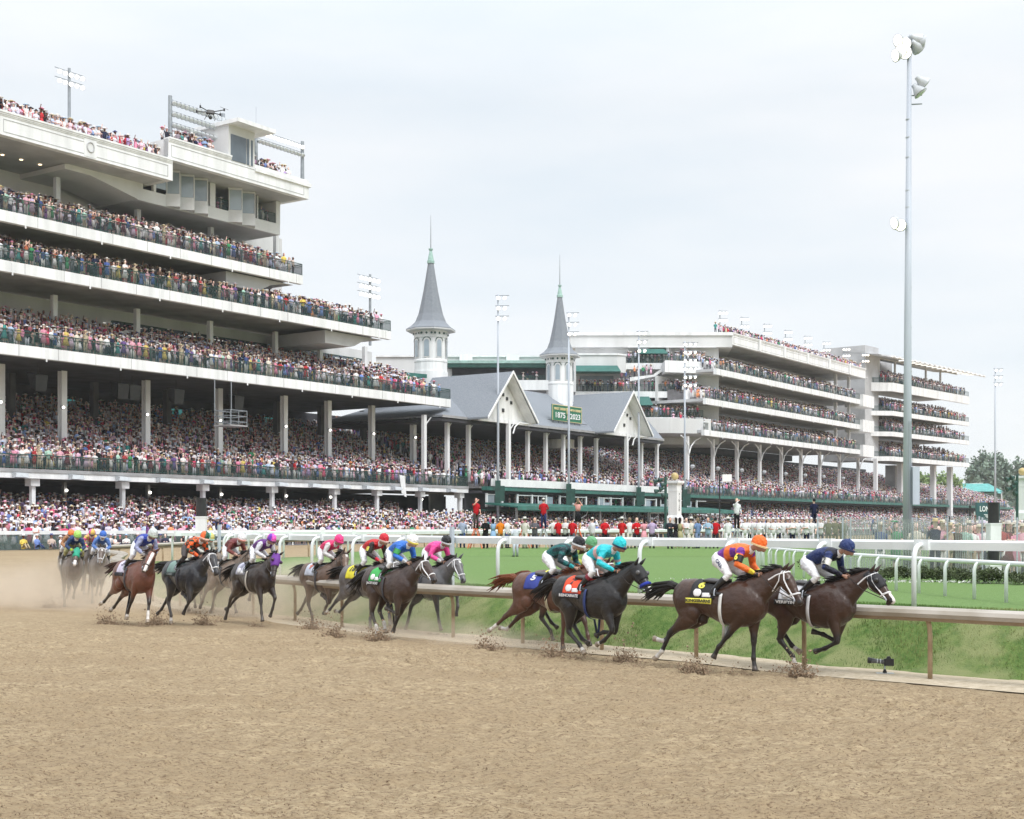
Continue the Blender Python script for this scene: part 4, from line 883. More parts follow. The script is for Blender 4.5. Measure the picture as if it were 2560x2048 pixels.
PAL_HAT = ['f5f2ea', 'efe6d2', 'e6d7b4', 'ffffff', 'f0ece8', 'd9c59a', 'eef0f2', 'f6e8ea', '3a3a46', 'e690ac', 'efb4c8', 'b9cfe8', 'f2eef6', '6a70a0', 'e9e0d6', 'f8f6f8', 'ece6f2', 'fbf8fa', 'e2dcec']
PAL_HAIR = ['201c20', '2c2428', '3d3234', '5a4a44', '80705e', 'b0a084', '1b1a1f', '77747a', '403638']
PAL_SKIN = ['e6c0b2', 'dcb2a4', 'd2a294', 'ecccc0', 'c29484', 'e0b8aa', 'e8c4b8', '9a7064', '6c4a40']
pal = {k: np.array([lin(c) for c in v], np.float32) for k, v in (('t', PAL_TOP), ('b', PAL_BOT), ('h', PAL_HAT), ('r', PAL_HAIR), ('s', PAL_SKIN))}
gm_ = pal['t'].mean(1, keepdims=True); pal['t'] = np.minimum((pal['t']*.86+gm_*.14)*np.array((1.10, 1.06, 1.12), np.float32), .92); pal['s'] = np.minimum(pal['s']*1.12, 1); pal['h'] = pal['h']*1.0
M['crowd'] = mat('clothing_and_skin', (1, 1, 1), .8, .1, 9, attr='Col', spec=.2)
kinds = [(k, a, h) for k, a, h in (('man', 'rail', 'none'), ('man', 'down', 'brim'), ('man', 'fold', 'cap'), ('man', 'phone', 'none'), ('man', 'rail', 'brim'), ('dress', 'rail', 'brim'), ('dress', 'fold', 'fasc'), ('dress', 'phone', 'none'), ('dress', 'down', 'brim'), ('dress', 'cheer', 'brim'), ('man', 'cheer', 'brim'), ('dress', 'fold', 'brim'), ('man', 'fold', 'brim'), ('man', 'down', 'none'))]
TEMPL = {lod: [person_geo(k, a, h, lod, i*7+lod) for i, (k, a, h) in enumerate(kinds)] for lod in (0, 1)}
TEMPL[2] = [person_geo(k, 'fold' if i % 2 else 'rail', h, 0, i*5, True) for i, (k, a, h) in enumerate(kinds)]
def cols_for(n, r_):
    t = pal['t'][r_.integers(0, len(pal['t']), n)]; b = pal['b'][r_.integers(0, len(pal['b']), n)]; h = pal['h'][r_.integers(0, len(pal['h']), n)]
    hr = pal['r'][r_.integers(0, len(pal['r']), n)]; s = pal['s'][np.minimum(r_.integers(0, 14, n), 8) % len(pal['s'])]
    return np.stack([s, t, b, h, b*.5, hr], 1)
PEOPLE = []   # x, y, z, rot, scale, lod, sort
r_ = np.random.default_rng(5)
def place_rows():
    for fr, a, b, d, z, sp, sort in ROWS:
        n = max(1, int((b-a)/sp)); s = a+(np.arange(n)+.5+r_.uniform(-.3, .3, n))*sp
        keep = r_.random(n) < (.94 if sort == 'seat' else .93)
        for si in s[keep]:
            dd = d+r_.uniform(-.22, .22); x, y, zz = fr(si, dd, z)
            px = CX+F*x/y
            if px < -25 or px > 2590 or y < 5: continue
            PEOPLE.append((x, y, zz-(.10 if r_.random() < .25 and sort == 'seat' else 0), r_.uniform(-.8, .8), r_.uniform(.88, 1.08), 0 if y < 150 else 1, sort))
# apron in front of and below the stands: sloping standing room
def apron_z(s, d): return 1.0+sstep(d, 80, 97)*2.5
fence_d = 80.5
for d in np.arange(81.2, 98, .92):
    ROWS.append((FR, SX(-30, d), SX(1000, d), d, float(apron_z(0, d)), .60, 'seat'))
for d in np.arange(81.2, 91, .95):
    ROWS.append((FR, SX(1000, d)+.1, SX(1830, d), d, 1.0+(d-81)*.17, .66, 'seat'))
for d in np.arange(81.2, 98, .92):
    ROWS.append((FR, SX(1830, d)+.1, SX(2535, d), d, 1.0+float(sstep(d, 78, 100))*5.0, .74, 'seat'))
for d in np.arange(79.5, 81, .9): ROWS.append((FR, SX(2200, d), SX(2540, d), d, 1.0, .8, 'seat'))
place_rows()
for d_, px0, px1 in ((79.3, 20, 700), (78.7, 60, 560)):
    for s_ in np.arange(SX(px0, d_), SX(px1, d_), .95):
        if r_.random() < .62:
            q_ = FR(s_+r_.uniform(-.3, .3), d_, 0); PEOPLE.append((q_[0], q_[1], G(q_[0], q_[1])+.03, r_.uniform(-.8, .8), r_.uniform(.9, 1.05), 2 if r_.random() < .8 else 0, 'seat'))
ap = MB(lambda a, d, z: FR(a, d, z))
def apron_mesh(name, s0_, s1_, fz, ds):
    mb = MB(FR)
    for i in range(len(ds)-1):
        q = [mb.pt(p) for p in ((s0_, ds[i], fz(ds[i])-.01), (s1_, ds[i], fz(ds[i])-.01), (s1_, ds[i+1], fz(ds[i+1])-.01), (s0_, ds[i+1], fz(ds[i+1])-.01))]; mb.f.append(q)
    return tag(mb.build(name, M['step'], origin=(0, 0, 0)), kind='structure')
apron_mesh('apron_paving', SX(-300, 90), SX(1000, 90), lambda d: float(apron_z(0, d))+.0, list(np.arange(80.3, 107, 1.0)))
apron_mesh('apron_paving', SX(1000, 90), SX(1830, 90), lambda d: 1.0+max(0, d-81)*.17, list(np.arange(80.3, 92, 1.0)))
apron_mesh('apron_paving', SX(1830, 90), SX(2700, 90), lambda d: 1.0+float(sstep(d, 78, 100))*5.0, list(np.arange(80.3, 107, 1.0)))
# individuals: the people who show largest, one object each
OUT = [('red dress', 'dress', 'rail', 'none', 'b81420', 'b81420', None), ('pink dress and wide white hat', 'dress', 'rail', 'brim', 'e887a8', 'e887a8', 'f6f3ee'), ('white shirt and tan trousers', 'man', 'rail', 'none', 'eceae8', 'b9a27e', None),
 ('navy suit and straw hat', 'man', 'rail', 'brim', '1f2a4a', '1c2440', 'e2cf9c'), ('light blue shirt and grey trousers', 'man', 'fold', 'none', 'a9c4e6', '6b6b74', None), ('white dress', 'dress', 'fold', 'fasc', 'f0efee', 'f0efee', 'f0efee'),
 ('black suit', 'man', 'down', 'none', '17171b', '17171b', None), ('blue dress and white hat', 'dress', 'rail', 'brim', '3c5fb0', '3c5fb0', 'f4f2ee'), ('green dress', 'dress', 'cheer', 'fasc', '2f9a5c', '2f9a5c', '2f9a5c'),
 ('pink shirt and white trousers', 'man', 'rail', 'brim', 'eba3b8', 'e8e5e0', 'efe6d2'), ('yellow dress', 'dress', 'rail', 'brim', 'e0c23c', 'e0c23c', 'f3ead0'), ('grey suit', 'man', 'fold', 'none', '77777f', '6c6c74', None),
 ('purple dress', 'dress', 'down', 'brim', '6e4a94', '6e4a94', 'e9dff0'), ('beige suit and straw hat', 'man', 'phone', 'brim', 'cdb994', 'cdb994', 'e6d7b4'), ('orange top and white skirt', 'dress', 'phone', 'none', 'e07038', 'efece8', None),
 ('teal dress', 'dress', 'rail', 'brim', '2b9c98', '2b9c98', 'efe9dc'), ('white polo shirt and navy trousers', 'man', 'down', 'cap', 'f0f0f0', '252c48', 'f0f0f0'), ('red jacket and white trousers', 'man', 'rail', 'none', 'b22a2e', 'e6e2dc', None),
 ('floral lilac dress and pink hat', 'dress', 'fold', 'brim', 'c3a9d6', 'd6b3cf', 'e690b2'), ('brown jacket', 'man', 'rail', 'cap', '5c4232', '3a332e', 'd9cdb8'), ('pale pink dress', 'dress', 'rail', 'fasc', 'f0cdd2', 'f0cdd2', 'f0cdd2'),
 ('blue blazer and white trousers', 'man', 'cheer', 'brim', '37508e', 'e9e7e2', 'f2ead6'), ('black dress and black hat', 'dress', 'rail', 'brim', '1b1a20', '1b1a20', '1b1a20'), ('cream suit', 'man', 'rail', 'none', 'e4dac4', 'e0d6c0', None),
 ('maroon dress', 'dress', 'fold', 'brim', '7a2038', '7a2038', 'efe4da'), ('mint shirt and khaki shorts', 'man', 'fold', 'cap', 'a6d8c2', 'b9a780', 'e8e8ea')]
VAR = []
for i, (nm, k, a, h, t, b, hc) in enumerate(OUT):
    V, T, Rg = person_geo(k, a, h, 0, 100+i); sk = pal['s'][i*3 % 6]; hair = pal['r'][i % 9]
    gt = lambda c: np.array(lin(c))*.72+np.mean(lin(c))*.26; tab = np.array([sk, gt(t), gt(b), np.array(lin(hc or 'ffffff'))*.85, np.array(lin('1a1614')), hair]); VAR.append(np_mesh('person', V, T, M['crowd'], True, tab[Rg]))
track_yaw = math.atan2(-NS.y, -NS.x)-math.pi/2     # facing the course
balc = [('lowest left rail', 7.08, 7.07), ('first left balcony', 16.62, 16.6), ('second left balcony', 22.92, 22.9), ('top left balcony', 26.72, 26.7)]
left = sorted([p for p in PEOPLE if p[6] == 'rail' and p[1] < 135 and p[0] < -8], key=lambda p: p[1])
chosen = set(); used = {}
bayname = ['first', 'second', 'third', 'fourth', 'fifth', 'sixth', 'seventh', 'eighth']
indiv = []
for p in left:
    if len(indiv) >= 190: break
    lv = min(range(4), key=lambda k: abs(balc[k][1]-p[2]))
    if abs(balc[lv][1]-p[2]) > .3: continue
    px = CX+F*p[0]/p[1]; bay = int(px//125)
    if bay > 7 or bay < 0: continue
    u = used.setdefault((lv, bay), []); free = [i for i in range(len(OUT)) if i not in u]
    if not free: continue
    i = free[(len(indiv)*7+bay*3+lv) % len(free)]; u.append(i); indiv.append((p, lv, bay, i)); chosen.add(id(p))
def put_person(i, p, label, group, yaw=None, sc=None, mesh=None):
    o = bpy.data.objects.new('person', mesh or VAR[i]); C.objects.link(o); o.location = p[:3]; o.rotation_euler.z = (track_yaw+p[3]*.5) if yaw is None else yaw
    s = sc or p[4]; o.scale = (s, s, s); return tag(o, label, 'person', group)
for p, lv, bay, i in indiv:
    put_person(i, p, '%s, %s, %s bay from the left' % (OUT[i][0], balc[lv][0], bayname[bay]), 'spectators standing at the balcony rails')
# everyone else: one crowd
def build_crowd():
    rest = [p for p in PEOPLE if id(p) not in chosen]; A = np.array([p[:6] for p in rest], np.float32); nK = len(kinds); kid = r_.choice(nK, len(rest), p=np.array([3, 10, 5, 4, 10, 11, 5, 3, 10, 4, 5, 10, 10, 3])/93.); Vs, Ts, Cs, off = [], [], [], 0
    Cc = cols_for(len(rest), r_)
    for lod in (0, 1, 2):
        for k in range(nK):
            m_ = np.where((kid == k) & (A[:, 5] == lod))[0]
            if not len(m_): continue
            V, T, Rg = TEMPL[lod][k]; a = track_yaw+A[m_, 3]*1.0; c, s = np.cos(a), np.sin(a); sc = A[m_, 4]
            X = (V[None, :, 0]*c[:, None]-V[None, :, 1]*s[:, None])*sc[:, None]+A[m_, 0, None]; Y = (V[None, :, 0]*s[:, None]+V[None, :, 1]*c[:, None])*sc[:, None]+A[m_, 1, None]; Z = V[None, :, 2]*sc[:, None]+A[m_, 2, None]
            P = np.stack([X, Y, Z], -1).reshape(-1, 3); Vs.append(P); Ts.append((T[None]+(np.arange(len(m_))*len(V))[:, None, None]+off).reshape(-1, 3)); off += len(P)
            Cs.append(Cc[m_][:, Rg].reshape(-1, 3))
            if k in (5, 6, 8, 9, 11):  # dresses: skirt takes the colour of the top
                cc = Cc[m_].copy(); cc[:, BOT] = cc[:, TOP]; Cs[-1] = cc[:, Rg].reshape(-1, 3)
    print('CROWD', len(rest), off, sum(len(t) for t in Ts), 'indiv', len(indiv))
    o = bpy.data.objects.new('crowd', np_mesh('crowd', np.concatenate(Vs), np.concatenate(Ts), M['crowd'], True, np.concatenate(Cs))); C.objects.link(o)
    tag(o, 'dense crowd of thousands of spectators filling every tier and the ground before the stands', 'crowd', kind='stuff')
# ------------------------------------------------------------ horses and riders
from mathutils.bvhtree import BVHTree
def loft2(mb, secs, n=12, sq=2.0):
    """secs: (x, y, z, in-plane half height, lateral half width); spine lies in the x-z plane"""
    P = [Vector(s[:3]) for s in secs]; rings = []
    for i, p in enumerate(P):
        d = (P[min(i+1, len(P)-1)]-P[max(i-1, 0)]).normalized(); lat = Vector((0, 1, 0)); up = d.cross(lat).normalized()*-1
        if up.length < .1: up = Vector((0, 0, 1))
        lat = up.cross(d).normalized(); k = len(mb.v)
        for j in range(n):
            t = 2*math.pi*j/n; c, s = math.cos(t), math.sin(t); c = math.copysign(abs(c)**(2/sq), c); s = math.copysign(abs(s)**(2/sq), s)
            mb.v.append(tuple(p+up*(secs[i][3]*c)+lat*(secs[i][4]*s)))
        rings.append(k)
    for a, b in zip(rings, rings[1:]):
        for j in range(n): mb.f.append([a+j, a+(j+1) % n, b+(j+1) % n, b+j])
    mb.f.append([rings[0]+j for j in range(n)][::-1]); mb.f.append([rings[-1]+j for j in range(n)])
def fuse(mb, vox, it=3, fac=.5):
    me = mb.mesh('tmp'); bm = bmesh.new(); bm.from_mesh(me); bmesh.ops.recalc_face_normals(bm, faces=bm.faces); bm.to_mesh(me); bm.free()
    o = bpy.data.objects.new('tmp', me); C.objects.link(o); m = o.modifiers.new('r', 'REMESH'); m.mode = 'VOXEL'; m.voxel_size = vox; m.use_smooth_shade = True
    s = o.modifiers.new('s', 'SMOOTH'); s.iterations = it; s.factor = fac
    dg = bpy.context.evaluated_depsgraph_get(); dg.update(); r = bpy.data.meshes.new_from_object(o.evaluated_get(dg)); bpy.data.objects.remove(o); bpy.data.meshes.remove(me)
    r.polygons.foreach_set('use_smooth', [True]*len(r.polygons)); return r
def paint(me, fn):
    n = len(me.vertices); co = np.empty(n*3, np.float32); me.vertices.foreach_get('co', co); co = co.reshape(-1, 3); c = np.ones((n, 4), np.float32); c[:, :3] = fn(co)
    a = me.color_attributes.new('Col', 'FLOAT_COLOR', 'POINT'); a.data.foreach_set('color', c.ravel()); return me
def D2(a): return Vector((math.sin(R(a)), 0, -math.cos(R(a))))
def leg_chain(root, lens, angs, y0, y1):
    P = [Vector(root)]
    for l, a in zip(lens, angs): P.append(P[-1]+D2(a)*l)
    tot = sum(lens); acc = 0
    for i, p in enumerate(P):
        p.y = y0+(y1-y0)*(acc/tot); acc += lens[i] if i < len(lens) else 0
    return P
def coat_mat(name, rough=.42):
    m = mat(name, (1, 1, 1), rough, .16, 3.5, .55, 7, attr='Col', spec=.5); b = m.node_tree.nodes['Principled BSDF']; b.inputs['Sheen Weight'].default_value = .05; b.inputs['Sheen Roughness'].default_value = .4; return m
M['coat'] = coat_mat('horse_coat', .34); M['hair'] = mat('mane_hair', (1, 1, 1), .6, .2, 30, attr='Col', spec=.3)
M['silk'] = mat('racing_silks', (1, 1, 1), .42, .06, 6, .9, 17, attr='Col', spec=.35)
M['breeches'] = mat('white_breeches', (.78, .78, .80), .6, .05, 8, .7, 16); M['boot'] = mat('black_boot', (.018, .017, .018), .3, .2, 4); M['skin'] = mat('skin', (.48, .27, .18), .55, .1, 9)
M['strapw'] = mat('white_tack', (.80, .80, .82), .45, .04, 9); M['strapk'] = mat('dark_tack', (.03, .022, .018), .45, .2, 9); M['lead'] = mat('saddle_leather', (.03, .025, .025), .35, .2, 6)
def solid(name, c, rough=.5): return MATS.get(name) or mat(name, c, rough, .08, 8)
class Horse: pass
def make_horse(cfg):
    h = Horse(); pose = cfg['pose']; na = pose.get('neck', 33)+cfg.get('dneck', 0); ha = pose.get('head', 52)+cfg.get('dhead', 0); turn = cfg.get('turn', 0)
    mb = MB(); TR = [(-.93, 1.36, 1.20, .10), (-.86, 1.49, 1.06, .19), (-.72, 1.585, .98, .255), (-.52, 1.60, .98, .28), (-.30, 1.56, 1.0, .265), (-.08, 1.535, .92, .29), (.14, 1.54, .825, .315), (.34, 1.59, .80, .295), (.50, 1.59, .82, .27), (.64, 1.54, .87, .24), (.77, 1.45, .96, .19), (.85, 1.34, 1.08, .11)]
    loft2(mb, [(x, 0, (a+b)/2, (a-b)/2, w_) for x, a, b, w_ in TR], 32, 2.2)
    # neck and head
    nb = Vector((.57, 0, 1.33)); nd = Vector((math.cos(R(na)), 0, math.sin(R(na)))); tz = R(turn)
    nk = []
    for t, hh, ww in ((-.05, .29, .19), (.11, .27, .155), (.28, .215, .12), (.44, .172, .098), (.58, .14, .086), (.70, .112, .074)):
        p = nb+nd*t; p.z += .045*math.sin(max(t, 0)*3.2); p.y = math.sin(tz)*max(0, t-.2)*.5; nk.append((p.x, p.y, p.z, hh, ww))
    loft2(mb, nk, 24, 2.1)
    poll = Vector(nk[-1][:3])+Vector((.015, 0, .035)); hd = Vector((math.cos(R(ha))*math.cos(tz), math.sin(tz), -math.sin(R(ha)))).normalized(); hup = Vector((0, 1, 0)).cross(hd).normalized()*-1
    if hup.z < 0: hup = -hup
    hlat = hup.cross(hd).normalized(); hc0 = poll-hup*.055
    HS = [(-.05, .07, .058), (.03, .112, .088), (.13, .135, .098), (.23, .128, .090), (.33, .098, .072), (.43, .076, .058), (.52, .070, .056), (.59, .062, .052), (.63, .038, .036)]
    loft2(mb, [(*(hc0+hd*t+hup*(.135-a_)*.28), a_, w_) for t, a_, w_ in HS], 20, 2.3)
    mb.ball(tuple(hc0+hd*.57-hup*.055), (.055, .04, .035), 8, 6)
    for s in (-1, 1):
        mb.ball(tuple(hc0+hd*.17+hlat*.080*s+hup*.065), .030, 8, 6); mb.ball(tuple(hc0+hd*.58+hlat*.036*s+hup*.02), .026, 8, 6)
    # muscle masses
    for s in (-1, 1):
        mb.ball((.52, s*.155, 1.22), (.20, .105, .28), 20, 14); mb.ball((-.62, s*.135, 1.24), (.25, .16, .27), 20, 14); mb.ball((-.46, s*.16, 1.02), (.15, .10, .15), 16, 12); mb.ball((.62, s*.11, 1.10), (.14, .10, .13), 16, 12)
    h.legs = []
    for key, s in (('fn', -1), ('ff', 1)):
        a = pose[key]; root = (.54+.0012*a[0], s*.155, 1.02); P = leg_chain(root, (.43, .285, .135, .085), (a[0], a[1], a[2], a[2]+a[3] if len(a) > 3 else a[2]), s*.145, s*.115)
        A, K, F_, Cn, T_ = P; mid = lambda p, q, t: p.lerp(q, t)
        rr = [(A+Vector((0, 0, .10)), .17, .11), (mid(A, K, .08), .14, .10), (mid(A, K, .35), .108, .082), (mid(A, K, .7), .068, .058), (mid(A, K, .92), .057, .052), (mid(K, F_, .05), .055, .050), (mid(K, F_, .3), .040, .034), (mid(K, F_, .75), .038, .033), (F_, .049, .042), (mid(F_, Cn, .4), .037, .035), (Cn, .042, .042), (T_, .060, .055)]
        loft2(mb, [(*p, a_, b_) for p, a_, b_ in rr], 14); h.legs.append(P)
    for key, s in (('hn', -1), ('hf', 1)):
        a = pose[key]; P = leg_chain((-.60, s*.13, 1.24), (.34, .43, .385, .135, .085), (a[0], a[1], a[2], a[3], a[3]), s*.13, s*.10)
        H_, S_, K, F_, Cn, T_ = P; mid = lambda p, q, t: p.lerp(q, t)
        rr = [(H_+Vector((0, 0, .05)), .24, .13), (mid(H_, S_, .5), .235, .14), (S_, .195, .125), (mid(S_, K, .3), .14, .098), (mid(S_, K, .65), .082, .064), (mid(S_, K, .93), .060, .048), (mid(K, F_, .06), .063, .049), (mid(K, F_, .3), .045, .037), (mid(K, F_, .78), .040, .035), (F_, .050, .043), (mid(F_, Cn, .4), .038, .036), (Cn, .043, .043), (T_, .060, .055)]
        loft2(mb, [(*p, a_, b_) for p, a_, b_ in rr], 14)
        pt = K-(F_-K).normalized()*.05+((K-S_).normalized())*.02; mb.ball(tuple(pt), .035, 6, 5); h.legs.append(P[1:])
    me = fuse(mb, cfg.get('vox', .015), 5); h.mesh = me
    base_, dark, sock = np.array(cfg['coat'], np.float32), np.array(cfg.get('points', cfg['coat']), np.float32), cfg.get('socks', {})
    hc, hd_ = np.array(hc0), np.array(hd); blaze = cfg.get('blaze')
    def pf(co):
        c = np.tile(base_, (len(co), 1)); c *= (1+.25*np.clip((co[:, 2:3]-1.3), -.5, .3)*0+np_noise(co[:, 0]*3+5, co[:, 2]*3+co[:, 1]*2+5, 4, 3, 1.0)[:, None]*cfg.get('dapple', .12))
        for li, P in enumerate(h.legs):
            best = np.full(len(co), 9.); along = np.zeros(len(co)); acc = 0
            for a, b in zip(P, P[1:]):
                a_, d = np.array(a), np.array(b-a); l = np.linalg.norm(d); t = np.clip(((co-a_)@d)/l**2, 0, 1); ds = np.linalg.norm(co-(a_+t[:, None]*d), axis=1); m_ = ds < best; best[m_] = ds[m_]; along[m_] = acc+t[m_]*l; acc += l
            k = sstep(along, .22, .42)*(best < .11); c = c*(1-k[:, None])+dark*k[:, None]
            if li in sock: kk = ((along > acc-sock[li]) & (best < .11) & (along < acc-.085)); c[kk] = (.72, .68, .64)
            kk = (along > acc-.085) & (best < .11); c[kk] = (.06, .05, .045) if li not in sock else (.30, .24, .18)
        rel = co-hc; t = rel@hd_; up = rel@np.array(hup); lt = rel@np.array(hlat)
        onh = (t > -.08) & (t < .7) & (np.abs(lt) < .13) & (np.abs(up) < .2) & (co[:, 0] > .9)
        k = (sstep(t, .44, .6)*onh)[:, None]*.75; c = c*(1-k)+dark*k*.8+c*k*.2
        nos = onh & (t > .55) & (t < .6) & (np.abs(lt) > .03) & (up > .0); c[nos] = .01
        mou = onh & (t > .50) & (np.abs(up+.035) < .008); c[mou] = .01
        if blaze == 'full': kk = onh & (np.abs(lt) < .034) & (up > .03) & (t > .1) & (t < .62); c[kk] = (.78, .76, .74)
        elif blaze == 'snip': kk = onh & (np.abs(lt-.0) < .04) & (up > .0) & (t > .44); c[kk] = (.7, .66, .64)
        elif blaze == 'star': kk = onh & (np.abs(lt) < .03) & (up > .04) & (t > .08) & (t < .16); c[kk] = (.7, .68, .66)
        du = np.clip(np_noise(co[:, 0]*6+9, co[:, 2]*6+co[:, 1]*5+9, 14, 4, 1.)+.12+.35*np.clip(.95-co[:, 2], 0, 1), 0, 1)[:, None]*cfg.get('dust', .10 if cfg['Y'] < 29 else .35); c = c*(1-du)+np.array((.26, .20, .145))*du*.55+c*du*.45
        return np.clip(c, .004, 1)
    paint(me, pf); me.materials.append(M['coat'])
    h.bvh = BVHTree.FromPolygons([v.co.copy() for v in me.vertices], [p.vertices[:] for p in me.polygons])
    h.root = bpy.data.objects.new('horse', me); C.objects.link(h.root); h.poll, h.hd, h.hup, h.hlat, h.hc0, h.nb, h.nd, h.nk, h.cfg = poll, hd, hup, hlat, hc0, nb, nd, nk, cfg
    return h
def child(par, name, me, m=None):
    if m is not None: me.materials.clear(); me.materials.append(m)
    me.name = name; o = bpy.data.objects.new(name, me); C.objects.link(o); o.parent = par; return o
def on_trunk(h, x, phi, off=.008):
    c = Vector((x, 0, 1.24)); d = Vector((0, math.sin(R(phi)), math.cos(R(phi)))); hit = h.bvh.ray_cast(c+d*1.2, -d, 1.2)
    return (hit[0]+d*off) if hit[0] is not None else c+d*.3
def head_pt(h, t, phi, off=.006):
    c = h.hc0+h.hd*t+h.hup*.01; d = h.hlat*math.sin(R(phi))+h.hup*math.cos(R(phi)); hit = h.bvh.ray_cast(c+d*.35, -d, .35)
    return (hit[0]+d*off) if hit[0] is not None else c+d*.1
def flatband(h, pts, w, m, name, n3=None):   # thin strap from centre points
    mb = MB(); mb.tube([tuple(p) for p in pts], w, 5); return mb
def solidify(mb_pts, nx, ny, th=.006):
    return None
def patch(h, fn, nu, nv, th=.007):
    """closed thin sheet: fn(i/nu, j/nv, off)"""
    mb = MB(); a = [[None]*(nv+1) for _ in range(nu+1)]; b = [[None]*(nv+1) for _ in range(nu+1)]
    for i in range(nu+1):
        for j in range(nv+1):
            mb.v.append(tuple(fn(i/nu, j/nv, th))); a[i][j] = len(mb.v)-1; mb.v.append(tuple(fn(i/nu, j/nv, .001))); b[i][j] = len(mb.v)-1
    for i in range(nu):
        for j in range(nv): mb.f.append([a[i][j], a[i+1][j], a[i+1][j+1], a[i][j+1]]); mb.f.append([b[i][j], b[i][j+1], b[i+1][j+1], b[i+1][j]])
    for i in range(nu): mb.f.append([a[i][0], b[i][0], b[i+1][0], a[i+1][0]]); mb.f.append([a[i][nv], a[i+1][nv], b[i+1][nv], b[i][nv]])
    for j in range(nv): mb.f.append([a[0][j], a[0][j+1], b[0][j+1], b[0][j]]); mb.f.append([a[nu][j], b[nu][j], b[nu][j+1], a[nu][j+1]])
    mb.smooth = True; return mb
def dress_horse(h):
    cfg = h.cfg; r = h.root; rr = random.Random(cfg['n'])
    hairc = np.array(cfg.get('hairc', (.012, .010, .010)), np.float32)
    # ears
    for s in (-1, 1):
        b = h.poll+h.hlat*s*.055-h.hd*.01; tip = b+h.hup*.15+h.hlat*s*.035-h.hd*.02+Vector((.02, 0, .03)); mb = MB(); loft2(mb, [(*b, .03, .018), (*(b.lerp(tip, .4)), .036, .024), (*tip, .006, .005)], 8)
        mb.smooth = True; me = mb.mesh('ear'); paint(me, lambda co: np.tile(np.array(cfg['coat'], np.float32)*.8, (len(co), 1))); child(r, 'ear', me, M['coat'])
    # mane
    mb = MB(); N_ = 58
    for i in range(N_):
        t = i/(N_-1); u = .06+t*.66; p = h.nb+h.nd*u; k = min(len(h.nk)-2, int(t*(len(h.nk)-1.01))); f_ = t*(len(h.nk)-1)-k; hh = h.nk[k][3]*(1-f_)+h.nk[k+1][3]*f_; up = Vector((-h.nd.z, 0, h.nd.x)); c = Vector(h.nk[k][:3]).lerp(Vector(h.nk[k+1][:3]), f_)
        b = c+up*(hh-.035); L_ = rr.uniform(.12, .25)*(1 if t > .08 else .7); sd_ = -1 if rr.random() < .5 else 1
        d = (up*rr.uniform(.5, 1.0)-h.nd*rr.uniform(.5, 1.1)+Vector((0, sd_*rr.uniform(.1, .7), 0))).normalized(); e = b+up*.03+d*L_*.6; f2 = e+(d+Vector((-.5, 0, -.25))).normalized()*L_*.5
        mb.tube([tuple(b), tuple(b+up*.045), tuple(e), tuple(f2)], [.030, .028, .018, .003], 5)
    mb.smooth = True; me = mb.mesh('mane'); paint(me, lambda co: np.tile(hairc, (len(co), 1))); child(r, 'mane', me, M['hair'])
    # tail
    mb = MB(); b = Vector((-.90, 0, 1.45)); lift = cfg['pose'].get('tail', 18)+rr.uniform(-8, 8)
    for i in range(40):
        L_ = rr.uniform(.34, .60); a = R(lift+rr.uniform(-13, 13)); sy = rr.uniform(-.16, .16); p0 = b+Vector((0, rr.uniform(-.035, .035), rr.uniform(-.04, .03)))
        p1 = p0+Vector((-.16*math.cos(a), sy*.2, .10*math.sin(a)+.02)); p2 = p1+Vector((-L_*.42, sy*.5, L_*.42*(math.sin(a)-.45))); p3 = p2+Vector((-L_*.42, sy*.7, L_*.42*(math.sin(a)-.75)))
        mb.tube([tuple(p0), tuple(p1), tuple(p2), tuple(p3)], [.03, .038, .026, .004], 5)
    mb.smooth = True; me = mb.mesh('tail'); tc_ = np.array(cfg.get('tailc', hairc), np.float32); paint(me, lambda co: np.tile(tc_, (len(co), 1))); child(r, 'tail', me, M['hair'])
    # saddle cloth with number and name strip
    c1 = cfg['cloth']; x0, x1 = -.42, .14
    def cl(u, v, off): x = x0+(x1-x0)*u+.10*abs(v*2-1)*(.5-u)*.6-.07*abs(v*2-1); return on_trunk(h, x, -88+176*v, off+.004*math.sin(u*17+v*30))
    sc = child(r, 'saddle_cloth', patch(h, cl, 14, 26, .012).mesh('saddle_cloth'), solid('cloth_%s' % cfg['n'], c1, .7))
    if cfg.get('strip'):
        def st(u, v, off): return on_trunk(h, x0-.11+(x1-x0-.04)*u, -86-17*v, off+.008)
        child(sc, 'name_strip', patch(h, st, 12, 3, .012).mesh('name_strip'), solid('strip_%s' % cfg['n'], cfg['strip'], .7))
        me = text_mesh(cfg['name'], .105, .004, .0)
        for v in me.vertices: x = x0-.11+(x1-x0-.04)*.5+v.co.x*min(1, .56/max(.01, len(cfg['name'])*.068)); v.co = on_trunk(h, x, -94.5+v.co.y*95*1.35, .026)
        child(sc, 'name_lettering', me, solid('ink_%s' % cfg['n'], cfg.get('ink', (.8, .8, .82))))
    if cfg.get('num'):
        me = text_mesh(cfg['num'], .30, .010, .0)
        for v in me.vertices: x = x0+.16+v.co.x*.85; v.co = on_trunk(h, x, -42+v.co.y*110, .022)
        child(sc, 'number', me, solid('num_%s' % cfg['n'], cfg.get('numc', (.02, .02, .02))))
    if cfg.get('logo'):
        for (cx_, w_, a0, a1, nr) in ((-.31, .08, -80, -56, 1), (-.12, .09, -82, -68, 0)):
            def lg(u, v, off, cx_=cx_, w_=w_, a0=a0, a1=a1, nr=nr):
                k = (1-.5*(2*v-1)**2) if nr else 1; return on_trunk(h, cx_-w_*k+2*w_*k*u, a0+(a1-a0)*v, off+.018)
            child(sc, 'white_patch', patch(h, lg, 5, 5, .005).mesh('white_patch'), M['strapw'])
    # saddle, girth
    def sd_(u, v, off): return on_trunk(h, -.16+.34*u-.10*abs(v*2-1), -30+60*v, off+.02)
